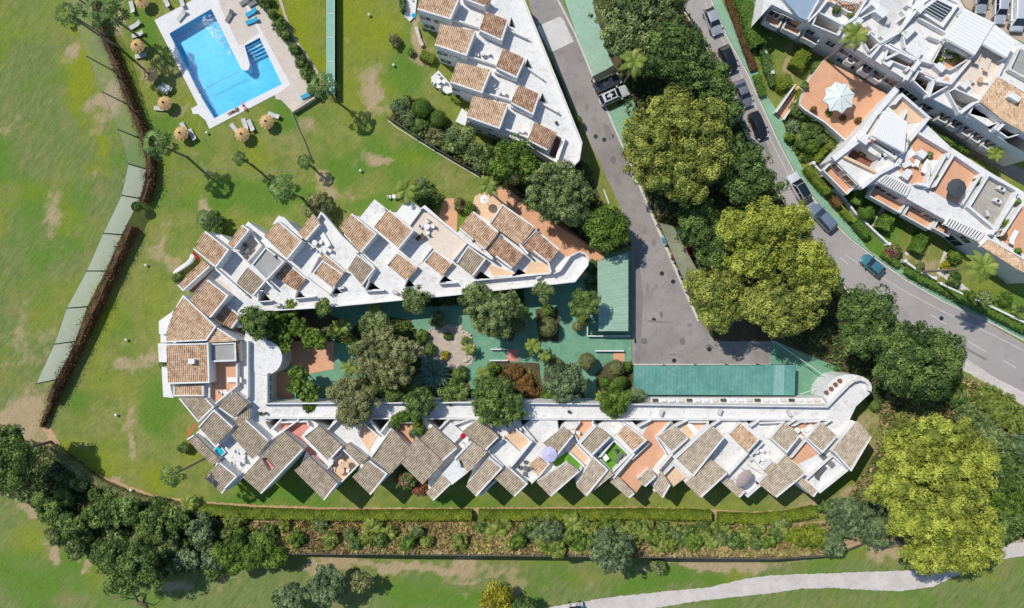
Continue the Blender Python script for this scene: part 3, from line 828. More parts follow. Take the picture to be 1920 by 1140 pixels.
# planting beds
sheet('gravel_bed', [(778, 640), (800, 622), (830, 606), (865, 610), (884, 632), (891, 660), (884, 682), (862, 692), (835, 688), (812, 670), (785, 662)], .09, GRAVEL)
for nm, pl in (('planting_bed', [(626, 640), (700, 590), (770, 600), (790, 640), (790, 700), (760, 750), (640, 750), (640, 720), (700, 700), (680, 650)]),
               ('planting_bed', [(915, 680), (1010, 680), (1020, 740), (985, 757), (900, 757)]),
               ('planting_bed', [(1118, 700), (1140, 680), (1185, 678), (1185, 757), (1120, 757)]),
               ('planting_bed', [(760, 540), (980, 530), (985, 575), (960, 640), (900, 625), (870, 570), (800, 575)]),
               ('planting_bed', [(1003, 580), (1045, 575), (1050, 600), (1046, 640), (1012, 640)]),
               ('planting_bed', [(800, 690), (870, 690), (890, 760), (770, 760)]),
               ('planting_bed', [(1020, 690), (1080, 680), (1100, 757), (1020, 757)]),
               ('planting_bed', [(505, 585), (600, 580), (640, 600), (620, 640), (546, 640), (510, 650)]),
               ('planting_bed', [(1186, 742), (1545, 742), (1545, 762), (1186, 762)])):
    sheet(nm, pl, .07, SOIL)
# stones and cobbles of the gravel bed
def boulder(root, x, y, r, mat=STONE, z0=0.0):
    c = P(x, y); V, F = blob((c.x, c.y, z0 + r * .25), (r, r * random.uniform(.7, 1), r * .6), 7)
    return mesh_np('stone', V, F, mat, None, root, root.location if root else (0, 0, 0))
rk = thing('rock_border', 'ring of small stones around the pale gravel bed in the courtyard', 'stones', P(848, 650))
for k in range(44):
    a = k / 44 * 2 * math.pi
    boulder(rk, 838 + 50 * math.cos(a) + random.uniform(-3, 3), 650 + 40 * math.sin(a) + random.uniform(-3, 3), random.uniform(.16, .34), z0=.08)
# dirt lines
sheet('dirt_verge', [(90, 795), (120, 845), (165, 882), (225, 905), (300, 932), (380, 940), (470, 946), (600, 951), (800, 952), (1000, 951), (1200, 950), (1330, 955), (1420, 960), (1480, 955), (1530, 942), (1530, 958), (1480, 972), (1200, 970), (600, 968), (380, 965), (240, 935), (130, 878), (92, 825), (78, 800)], .010, DIRT)
# the dry bank: a wedge rising to a retaining wall
BANKH = [1.6, 4.6, 4.6, 4.2, 3.0, 1.4, .2]
def bank():
    top = [(470, 976), (700, 978), (1000, 978), (1300, 982), (1450, 985), (1560, 975), (1640, 960)]
    bot = [(470, 1036), (700, 1037), (1000, 1040), (1300, 1044), (1450, 1046), (1560, 1040), (1640, 1010)]
    hgt = BANKH
    mb = MB()
    A = [P(x, y) + Vector((0, 0, .012)) for x, y in top]; B_ = [P(x, y, h) for (x, y), h in zip(bot, hgt)]
    n = 6
    rows = [[a.lerp(b, k / n) for a, b in zip(A, B_)] for k in range(n + 1)]
    for i in range(len(A) - 1):
        for k in range(n): mb.face([rows[k][i], rows[k+1][i], rows[k+1][i+1], rows[k][i+1]])
    mb.face([rows[k][0] for k in range(n + 1)] + [(B_[0].x, B_[0].y, 0)])
    ob = mb.build('earth_bank', DRYG); tag(ob, kind='structure')
    w = MB()
    for i in range(len(B_) - 1):
        p, q = B_[i], B_[i+1]; dn = Vector((0, -.25, 0))
        w.face([(p.x, p.y - .25, -.05), (q.x, q.y - .25, -.05), (q.x, q.y - .25, q.z + .03), (p.x, p.y - .25, p.z + .03)])
        w.face([(p.x, p.y - .25, p.z + .03), (q.x, q.y - .25, q.z + .03), (q.x, q.y, q.z + .03), (p.x, p.y, p.z + .03)])
        w.face([(p.x, p.y, p.z + .03), (q.x, q.y, q.z + .03), (q.x, q.y, 0), (p.x, p.y, 0)])
    o = w.build('retaining_wall', mottled('shadow_dark_wall', (.09, .075, .055), (.13, .11, .085), 1.0)); tag(o, kind='structure')  # wall coloured dark to stand for the shadow band along it
bank()
sheet('cart_path', [(1000, 1145), (1060, 1133), (1150, 1119), (1330, 1101), (1400, 1085), (1440, 1079), (1690, 1070), (1800, 1066), (1850, 1044), (1890, 1022), (1930, 1004), (1930, 1040), (1860, 1052), (1820, 1066), (1750, 1100), (1690, 1108), (1640, 1107), (1560, 1102), (1500, 1104), (1440, 1113), (1300, 1128), (1200, 1145)], .016, PATHM)
sheet('tan_car_park', [(1780, -40), (1930, -40), (1930, 86), (1865, 52), (1810, 12)], .03, PARKING)
sheet('garden_path', [(1655, 385), (1662, 388), (1640, 430), (1632, 426)], .02, KERB)
sheet('garden_path', [(1715, 440), (1722, 443), (1702, 480), (1696, 476)], .02, KERB)
sheet('garden_path', [(1770, 470), (1778, 476), (1764, 505), (1790, 520), (1820, 545), (1812, 550), (1756, 512)], .02, KERB)
# ------------------------------------------------------------------ building helpers
TC, TL = .27, .36      # tile column width, tile length
def PP(pts, z):
    return [P(p[0], p[1], p[2] if len(p) > 2 else z) for p in pts]

def tile_surface(poly, zhi, slope, e, mat, name, root, holes=()):
    """half-round clay tiles over a convex polygon (world 2D); rows run along e and fall along e"""
    e = Vector(e).normalized(); n = Vector((-e.y, e.x))
    us = [Vector(p[:2]).dot(n) for p in poly]; vs = [Vector(p[:2]).dot(e) for p in poly]
    u0, u1, v0, v1 = min(us), max(us), min(vs), max(vs)
    nc = int(math.ceil((u1 - u0) / TC)); nr = int(math.ceil((v1 - v0) / TL))
    prof = ((0, 0), (.16, .075), (.38, .10), (.60, .075), (.76, 0), (1.0, 0.0))
    slope = min(slope, .22 / max(.5, v1 - v0))
    bm = bmesh.new(); uvl = bm.loops.layers.uv.new('UVMap')
    U = []; ZP = []
    for c in range(nc):
        jit = random.uniform(-.012, .012)
        for a, z in prof[:-1]: U.append(u0 + (c + a) * TC); ZP.append(z + (jit if z else 0))
    U.append(u0 + nc * TC); ZP.append(0)
    for r in range(nr):
        va, vb = v0 + r * TL, v0 + (r + 1) * TL
        za = zhi - slope * (va - v0) - .012; zb = zhi - slope * (vb - v0) + .018
        A = []; Bv = []
        for u, zp in zip(U, ZP):
            q = n * u + e * va; A.append(bm.verts.new((q.x, q.y, za + zp)))
            q = n * u + e * vb; Bv.append(bm.verts.new((q.x, q.y, zb + zp)))
        for i in range(len(U) - 1):
            f = bm.faces.new((A[i], A[i+1], Bv[i+1], Bv[i]))
            c = i // 5
            for l in f.loops: l[uvl].uv = (c + .5, r + .5)
    for f in bm.faces:
        if f.normal.z < 0: f.normal_flip()
    bm.normal_update()
    for f in bm.faces:
        if f.normal.z < 0: f.normal_flip()
    k = len(poly)
    a = sum(poly[i][0]*poly[(i+1)%k][1]-poly[(i+1)%k][0]*poly[i][1] for i in range(k))
    sg = 1 if a > 0 else -1
    for i in range(k):
        p = Vector(poly[i][:2]); q = Vector(poly[(i+1) % k][:2]); d = (q - p).normalized()
        out = Vector((d.y, -d.x)) * sg
        bmesh.ops.bisect_plane(bm, geom=bm.verts[:] + bm.edges[:] + bm.faces[:], plane_co=(p.x, p.y, 0), plane_no=(out.x, out.y, 0), clear_outer=True)
    for h in holes:
        hp = [Vector(p[:2]) for p in h]
        for i in range(len(hp)):
            p, q = hp[i], hp[(i+1) % len(hp)]; d = (q - p).normalized()
            bmesh.ops.bisect_plane(bm, geom=bm.verts[:] + bm.edges[:] + bm.faces[:], plane_co=(p.x, p.y, 0), plane_no=(d.y, -d.x, 0))
        cs = np.array([tuple(f.calc_center_median()) for f in bm.faces])
        ins = inside_np(cs[:, 0], cs[:, 1], [tuple(x) for x in hp])
        bm.faces.ensure_lookup_table()
        bmesh.ops.delete(bm, geom=[bm.faces[i] for i in np.nonzero(ins)[0]], context='FACES')
    off = world_loc(root)
    bmesh.ops.translate(bm, verts=bm.verts, vec=-off)
    me = bpy.data.meshes.new(name); bm.to_mesh(me); bm.free()
    me.materials.append(mat)
    ob = bpy.data.objects.new(name, me); ob.parent = root; COL.objects.link(ob)
    return ob

RC = [0]
def roof(root, quad, mat, z=6.3, zb=4.2, rims=(0, 1, 2, 3), along=1, flip=False, slope=.05, holes=(), rimw=.2, wmat=None, flat=None):
    """a raised roof block: walls, tile covering, white parapet edges on the sides listed"""
    RC[0] += 1; z = z + (RC[0] * 7 % 31) * .0041; zb = zb - (RC[0] * 5 % 23) * .003
    pts = PP(quad, z); k = len(pts); wmat = wmat or WHITE
    hw = [PP(h, z) for h in holes]
    mb = MB(); mb.prism(pts, zb, z - .38, hw); mb.build('wall', wmat, root)
    ins = [(rimw * .92 if i in rims else -.1) for i in range(k)]
    tp = shrink(pts, ins)
    d = (pts[(along + 1) % k] - pts[along]); e = Vector((d.x, d.y)).normalized()
    if flip: e = -e
    if flat is None:
        zz = z - .06
        tile_surface(tp, zz, slope, e, mat, 'tiled_roof', root, hw)
    else:
        f = MB(); f.prism(tp, z - .378, z - .2); f.build('flat_roof', flat, root)
    rb = MB()
    inn = shrink(pts, [rimw if i in rims else 0 for i in range(k)])
    for i in rims:
        a, b = pts[i], pts[(i+1) % k]; c, d2 = inn[(i+1) % k], inn[i]
        rb.prism([a, b, Vector((c.x, c.y, 0)), Vector((d2.x, d2.y, 0))], z - .37, z + .06)
    if rims: rb.build('parapet', wmat, root)
    if flat is None:
        sk = MB(); e3 = e
        slope = min(slope, .22 / max(.5, max(Vector(p[:2]).dot(e) for p in tp) - min(Vector(p[:2]).dot(e) for p in tp)))
        vmin = min(Vector(p[:2]).dot(e) for p in tp)
        q = [Vector((p[0], p[1], z - .06 - slope * (Vector(p[:2]).dot(e) - vmin) - .02)) for p in tp]
        for i in range(k):
            a, b = q[i], q[(i+1) % k]
            sk.face([(a.x, a.y, z - .375), (b.x, b.y, z - .375), b, a])
        sk.build('roof_edge', mat, root)

FZ = [0]
def terr(root, poly, mat, z=4.3, par=None, ph=.85, pw=.2, wmat=None, name='terrace_floor'):
    FZ[0] += 1; ph = ph + (FZ[0] * 7 % 29) * .004
    zz = z + .020 + .004 * (FZ[0] * 5 % 13)
    pts = PP(poly, z)
    mb = MB(); mb.prism(pts, z - .05, zz); mb.build(name, mat, root)
    if par is None: par = range(len(poly))
    if par: 
        inn = shrink(pts, pw); k = len(pts)
        rb = MB()
        for i in par:
            a, b, c, d = pts[i], pts[(i+1) % k], inn[(i+1) % k], inn[i]
            rb.prism([a, b, c, d], z - .04, z + ph + .004 * i)
        rb.build('parapet', wmat or WHITE, root)

def line_wall(root, pts, z0, z1, w=.22, mat=None, name='parapet', zref=None):
    RC[0] += 1; z1 = z1 + (RC[0] * 11 % 37) * .0033; z0 = z0 - .01 - (RC[0] * 3 % 17) * .002
    mb = MB(); q = PP(pts, z1 if zref is None else zref)
    for a, b in zip(q[:-1], q[1:]):
        mb.beam((a.x, a.y, z0), (b.x, b.y, z0), w, z1 - z0)
    return mb.build(name, mat or WHITE, root)

def windows(root, a, b, zref, specs, name='window', arch=False, out=1):
    """openings on the wall whose top edge runs a->b (photo points at height zref)
    specs: (t along, width m, sill z, height m)"""
    A = P(a[0], a[1], zref); B_ = P(b[0], b[1], zref); d = (B_ - A); d.z = 0; Ln = d.length; d.normalize()
    n = Vector((d.y, -d.x, 0)) * out
    rz = math.atan2(d.y, d.x)
    for (t, w, sz, hh) in specs:
        c = A + d * Ln * t; c.z = 0
        f = MB()
        for (dx, dz, ww, h2) in ((0, -.08, w + .16, .08), (0, hh, w + .16, .08), (-w/2 - .04, 0, .08, hh), (w/2 + .04, 0, .08, hh), (0, 0, .05, hh)):
            q = c + d * dx + n * .05
            f.box((q.x, q.y, sz + dz), ww, .10, h2, rz)
        fo = f.build(name, FRAME, root)
        g = MB(); q = c + n * .018
        g.box((q.x, q.y, sz), w, .03, hh, rz)
        p = g.build('pane', GLASS, fo, off=world_loc(root)); p.location = (0, 0, 0)

def balcony(root, a, b, zref, z, t0, t1, depth=1.3, rail=.9, floor=None, out=1):
    A = P(a[0], a[1], zref); B_ = P(b[0], b[1], zref); d = B_ - A; d.z = 0; Ln = d.length; d.normalize(); n = Vector((d.y, -d.x, 0)) * out
    p, q = A + d * Ln * t0, A + d * Ln * t1
    mb = MB(); mb.prism([p + n * .01, q + n * .01, q + n * depth, p + n * depth], z - .22, z); mb.poly([(x.x, x.y, z - .22) for x in (p + n * .01, q + n * .01, q + n * depth, p + n * depth)], up=False)
    bo = mb.build('balcony', floor or TERRA, root)
    r = MB()
    for u, w in ((p, p + n * depth), (p + n * depth, q + n * depth), (q + n * depth, q)): r.beam((u.x, u.y, z - .3), (w.x, w.y, z - .3), .16, rail + .3)
    o = r.build('balcony_wall', WHITE, bo, off=world_loc(root)); o.location = (0, 0, 0)

def building(name, label, cx, cy, cat='apartment building'):
    p = P(cx, cy); return thing(name, label, cat, (p.x, p.y, 0))

# ------------------------------------------------------------------ north wing
ZT, ZR = 4.3, 6.3
NW = building('apartment_wing', 'long white northern wing with zigzag terracotta roofs above the green courtyard', 720, 480)
wells_n = [[(693, 527), (713, 542), (685, 543)], [(765, 523), (779, 537), (757, 537)], [(833, 517), (848, 527), (822, 529)], [(627, 538), (643, 550), (619, 551)],
           [(492, 545), (508, 563), (482, 565)], [(557, 545), (573, 557), (552, 558)], [(900, 508), (920, 522), (888, 523)], [(972, 503), (988, 513), (962, 517)]]
outline_n = [(333, 535), (362, 500), (382, 490), (362, 467), (385, 433), (402, 436), (428, 457), (428, 448), (455, 412), (470, 424), (492, 440), (522, 405), (532, 410), (562, 440), (587, 403),
             (600, 411), (637, 450), (640, 424), (660, 400), (679, 408), (702, 376), (724, 393), (748, 396), (765, 373), (790, 390), (800, 398), (850, 440), (868, 420), (890, 396), (922, 414), (942, 382),
             (1003, 424), (1048, 466), (1062, 482, ZT), (1072, 478, ZT), (1086, 472, ZT), (1098, 476, ZT), (1104, 486, ZT), (1102, 497, ZT), (1078, 528, ZT), (850, 553, ZT), (620, 575, ZT), (513, 582, ZT),
             (470, 584, ZT), (457, 600, ZT), (435, 616), (397, 597), (357, 566), (380, 535), (345, 548)]
mb = MB(); mb.prism(PP(outline_n, ZR), 0, ZT + .006, [PP(h, ZT) for h in wells_n], mt=1)
mb.build('wall', [WHITE, WHITE_FLOOR], NW)
for h in wells_n: mb = MB(); mb.poly([(p.x, p.y, .05) for p in PP(h, ZT)]); mb.build('well_floor', GREY_FLAT, NW)
# corridor parapets
line_wall(NW, [(513, 582), (620, 575), (850, 553), (1078, 528), (1102, 497), (1104, 486), (1098, 476), (1086, 472), (1070, 480), (1050, 508), (1040, 512), (887, 526)], ZT, ZT + .95, .16)
line_wall(NW, [(482, 566), (510, 564)], ZT, ZT + .9, .14); line_wall(NW, [(550, 560), (590, 556)], ZT, ZT + .9, .14)
line_wall(NW, [(684, 546), (720, 544)], ZT, ZT + .9, .14); line_wall(NW, [(822, 532), (856, 530)], ZT, ZT + .9, .14)
for q in ([(493, 545), (483, 545), (483, 566)], [(556, 544), (552, 558)], [(627, 537), (619, 551)], [(692, 526), (685, 543)], [(764, 522), (757, 537)], [(832, 516), (822, 529)]):
    line_wall(NW, q, ZT, ZT + .9, .14)
# terraces (floors with parapets)
terr(NW, [(459, 443), (470, 431), (495, 461), (468, 493), (444, 471)], CREAM, par=(0, 1, 2, 3))
terr(NW, [(605, 398), (671, 474), (655, 503), (606, 478), (576, 452)], WHITE_FLOOR, par=(0, 4))
terr(NW, [(768, 422), (790, 392), (798, 386), (878, 456), (850, 490), (813, 467), (796, 475), (775, 432)], CREAM, par=(1, 2, 3))
terr(NW, [(708, 440), (745, 470), (724, 497), (703, 502), (676, 477)], WHITE_FLOOR, par=(3,))
terr(NW, [(776, 434), (812, 466), (793, 491), (781, 499), (748, 470)], WHITE_FLOOR, par=(1,))
terr(NW, [(568, 455), (602, 482), (586, 512), (572, 518), (542, 490)], WHITE_FLOOR, par=(1,))
terr(NW, [(911, 494), (962, 512), (960, 519), (926, 521)], PEACH, par=(1, 2))
terr(NW, [(990, 491), (1032, 494), (1033, 511), (985, 514)], PEACH, par=(1,))
terr(NW, [(1031, 493), (1050, 472), (1062, 484), (1047, 508), (1034, 509)], BRICK, z=2.2, par=())
terr(NW, [(393, 512), (428, 537), (435, 549), (405, 560)], CREAM, par=())
terr(NW, [(397, 500), (402, 504), (362, 549), (355, 546)], BRICK, z=ZT, par=())
R_ = [  # quad(top,right,bottom,left), mat, rims, z
 ([(385, 433), (430, 468), (405, 502), (362, 467)], TILE_ORANGE, (0, 1, 2), 6.3),
 ([(455, 421), (468, 431), (439, 467), (428, 457)], TILE_PALE, (1, 0), 6.1),
 ([(524, 415), (567, 452), (538, 488), (493, 444)], TILE_PALE, (0, 1, 2), 6.5),
 ([(467, 499), (499, 527), (475, 555), (444, 530)], TILE_GREY, (0, 1), 5.4),
 ([(538, 490), (574, 521), (555, 543), (517, 520)], TILE_BROWN, (0,), 4.9),
 ([(380, 490), (394, 500), (343, 546), (333, 535)], TILE_ORANGE, (1, 2), 5.9),
 ([(390, 524), (429, 554), (395, 596), (356, 564)], TILE_ORANGE, (0, 1), 6.4),
 ([(428, 574), (452, 592), (435, 616), (397, 597)], TILE_BROWN, (0, 1), 4.9),
 ([(587, 403), (600, 421), (574, 451), (560, 436)], TILE_PALE, (1,), 5.6),
 ([(660, 400), (707, 438), (677, 474), (637, 425)], TILE_ORANGE, (0, 1), 6.4),
 ([(730, 393), (776, 432), (747, 468), (699, 428)], TILE_ORANGE, (0, 1, 2), 6.4),
 ([(671, 477), (704, 503), (678, 537), (653, 505)], TILE_GREY, (0, 1), 5.3),
 ([(605, 487), (643, 513), (622, 541), (585, 513)], TILE_ORANGE, (0, 2, 3), 5.2),
 ([(608, 474), (648, 507), (643, 512), (603, 482)], TILE_ORANGE, (0,), 5.2),
 ([(745, 472), (783, 500), (760, 528), (723, 498)], TILE_ORANGE, (0, 2, 3), 5.2),
 ([(814, 467), (848, 493), (827, 519), (793, 492)], TILE_ORANGE, (0, 3, 2), 5.2),
 ([(878, 460), (912, 485), (887, 518), (856, 492)], TILE_GREY, (0, 1, 3), 5.4),
 ([(888, 396), (934, 435), (907, 468), (861, 429)], TILE_ORANGE, (0, 2), 6.4),
 ([(942, 382), (1003, 425), (975, 459), (919, 417)], TILE_ORANGE, (0, 3), 6.2),
 ([(935, 437), (983, 475), (960, 503), (909, 467)], TILE_BROWN, (0, 3), 6.0),
 ([(1005, 429), (1049, 467), (1028, 493), (977, 459)], TILE_BROWN, (0, 3), 5.9),
]
for q, m, rims, z in R_: roof(NW, q, m, z=z, rims=rims, along=1)
roof(NW, [(498, 463), (534, 490), (500, 526), (471, 497)], None, z=6.2, rims=(0, 1, 2, 3), flat=GREY_FLAT)
roof(NW, [(702, 375), (725, 393), (699, 427), (676, 407)], None, z=5.2, rims=(), flat=WHITE_FLOOR)
roof(NW, [(764, 373), (790, 391), (768, 421), (744, 399)], None, z=4.9, rims=(0,), flat=CANVAS)
roof(NW, [(513, 418), (522, 405), (532, 409), (566, 444), (563, 449), (524, 413)], None, z=5.4, rims=(), flat=WHITE_FLOOR)
line_wall(NW, [(430, 468), (444, 472), (468, 497), (499, 527), (512, 540)], ZT, 5.4, .25)
line_wall(NW, [(403, 503), (428, 525), (460, 553)], ZT, 5.2, .25)
line_wall(NW, [(574, 520), (590, 533), (617, 552)], ZT, 5.1, .2)
line_wall(NW, [(648, 508), (658, 512), (684, 543)], ZT, 5.2, .2)
line_wall(NW, [(704, 503), (690, 525)], ZT, 5.2, .2)
line_wall(NW, [(794, 388), (842, 426), (878, 456), (926, 487)], ZT, 5.9, .3)
line_wall(NW, [(604, 400), (640, 443), (672, 474)], ZT, 5.5, .25)
line_wall(NW, [(907, 468), (924, 485)], ZT, 6.3, .3); line_wall(NW, [(975, 459), (990, 476)], ZT, 6.2, .3)
line_wall(NW, [(930, 480), (960, 503)], ZT, 6.0, .25); line_wall(NW, [(1000, 470), (1028, 492), (1033, 511)], ZT, 5.8, .25)
windows(NW, (620, 575), (850, 553), ZT, [(t, 1.3, s, 1.3) for t in (.08, .22, .36, .5, .64, .78, .92) for s in (.6, 2.6)], out=1)
windows(NW, (850, 553), (1078, 528), ZT, [(t, 1.3, s, 1.3) for t in (.1, .25, .4, .55, .7, .85) for s in (.6, 2.6)], out=1)

# ------------------------------------------------------------------ west block
WB = building('apartment_block', 'white western block with the largest tiled roofs and a round turret', 400, 680)
mb = MB()
mb.prism(PP([(312, 622), (345, 557), (405, 612), (447, 640), (465, 600, ZT), (484, 600, ZT), (500, 640, ZT), (500, 762, ZT), (466, 782), (440, 792), (402, 762), (386, 746), (325, 746), (322, 722), (313, 720), (312, 642)], ZR), 0, ZT + .013, mt=1)
mb.build('wall', [WHITE, WHITE_FLOOR], WB)
mb = MB(); mb.prism(PP([(462, 745), (506, 752), (506, 790), (462, 790)], ZT - .06), 0, ZT - .06, mt=1); mb.build('gallery_corner', [WHITE, WHITE_FLOOR], WB)
roof(WB, [(347, 556), (406, 612), (387, 639), (312, 642), (312, 622), (326, 583)], TILE_PALE, z=6.5, rims=(0, 1, 2), along=1)
roof(WB, [(408, 614), (446, 638), (389, 641)], TILE_PALE, z=6.4, rims=(0,), along=1, slope=.03)
roof(WB, [(312, 645), (391, 643), (393, 718), (314, 720)], TILE_ORANGE, z=6.6, rims=(0, 1, 2), along=1)
roof(WB, [(391, 644), (442, 642), (443, 677), (391, 679)], None, z=5.9, rims=(0, 1, 2, 3), flat=GREY_FLAT)
roof(WB, [(442, 640), (447, 640), (448, 677), (443, 677)], TILE_BROWN, z=5.6, rims=(), along=1)
roof(WB, [(325, 723), (382, 723), (382, 743), (325, 743)], TILE_PALE, z=5.6, rims=(1, 2, 3), along=1)
roof(WB, [(382, 722), (391, 722), (391, 745), (383, 745)], None, z=5.3, rims=(), flat=WHITE_FLOOR)
terr(WB, [(400, 680), (450, 680), (450, 722), (405, 760), (392, 742), (393, 722)], TERRA, z=ZT, par=(1, 2))
roof(WB, [(392, 680), (400, 680), (400, 700), (392, 718)], None, z=5.2, rims=(), flat=WHITE_FLOOR)
# lower balconies on the garden side
for q, z in (([(298, 602), (331, 578), (335, 592), (313, 621), (312, 626), (298, 626)], 4.0), ([(296, 644), (312, 644), (313, 679), (298, 679)], 3.6), ([(303, 688), (314, 690), (319, 724), (325, 746), (306, 744)], 3.8), ([(330, 575), (343, 553), (349, 557), (334, 582)], 4.4), ([(301, 626), (312, 626), (312, 642), (301, 642)], 3.0)):
    mb = MB(); mb.prism(PP(q, z), 0, z); mb.build('balcony', WHITE, WB)
# turret and gallery
c = P(497, 671, 4.3); rt = 33 * S * .95
mb = MB(); mb.lathe((c.x, c.y, 0), [(rt, 0), (rt, 4.36), (rt - .06, 4.42), (rt - .3, 4.40), (0.02, 4.44)], 36); mb.build('turret', WHITE_FLOOR, WB, smooth=False)
line_wall(WB, [(464, 640), (464, 745), (452, 758)], ZT, 5.2, .2)
line_wall(WB, [(500, 700), (500, 756)], ZT, 5.2, .2)
windows(WB, (502, 700), (502, 756), ZT, [(.2, .8, 3.0, 1.0), (.5, .8, 3.0, 1.0), (.8, .8, 3.0, 1.0)], out=-1)
mb = MB(); p = P(360, 677, 6.9)
mb.box((p.x, p.y, 6.2), .7, .5, .9); mb.box((p.x, p.y, 7.1), .9, .7, .1); mb.build('chimney', WHITE, WB)

# ------------------------------------------------------------------ south wing
SW = building('apartment_wing', 'long white southern wing with zigzag grey brown tile roofs above the hedge', 1000, 850)
wells_s = [[(493, 784), (527, 784), (506, 806)], [(686, 784), (732, 784), (711, 810)], [(793, 784), (838, 784), (822, 806)], [(975, 786), (997, 786), (980, 799)], [(1046, 786), (1064, 786), (1048, 804)], [(1113, 786), (1136, 786), (1121, 798)],
           [(1182, 787), (1210, 787), (1195, 800)], [(1259, 787), (1278, 787), (1264, 799)], [(1327, 787), (1346, 787), (1331, 799)], [(1398, 787), (1418, 787), (1406, 799)], [(1472, 787), (1488, 787), (1475, 796)], [(1538, 787), (1555, 787), (1543, 796)]]
wells_s += [[(580, 786), (628, 786), (614, 805)]]
outline_s = [(325, 745), (386, 745), (402, 762), (437, 735), (464, 757), (470, 757, ZT), (490, 755, ZT), (900, 752, ZT), (1557, 760, ZT), (1606, 760, ZT), (1606, 792), (1633, 820), (1596, 884), (1578, 870), (1525, 932), (1497, 905), (1510, 889), (1456, 933), (1428, 908), (1440, 893), (1387, 933), (1358, 907), (1366, 893),
             (1315, 933), (1287, 907), (1297, 893), (1243, 934), (1228, 917), (1236, 893), (1180, 934), (1147, 905), (1147, 889), (1100, 931), (1082, 912), (1090, 884), (1033, 931), (1008, 905), (1010, 893), (965, 931),
             (930, 898), (942, 878), (893, 931), (875, 912), (885, 890), (877, 884), (813, 939), (800, 925), (800, 905), (792, 908), (754, 870), (695, 928), (662, 896), (672, 874), (608, 939), (553, 884), (570, 843), (490, 926), (455, 897), (423, 918),
             (417, 926), (385, 896), (395, 872), (350, 823), (372, 800), (372, 790)]
mb = MB(); mb.prism(PP(outline_s, ZR), 0, ZT, [PP(h, ZT) for h in wells_s], mt=1)
mb.build('wall', [WHITE, WHITE_FLOOR], SW)
for h in wells_s: mb = MB(); mb.poly([(p.x, p.y, .05) for p in PP(h, ZT)]); mb.build('well_floor', GREY_FLAT, SW)
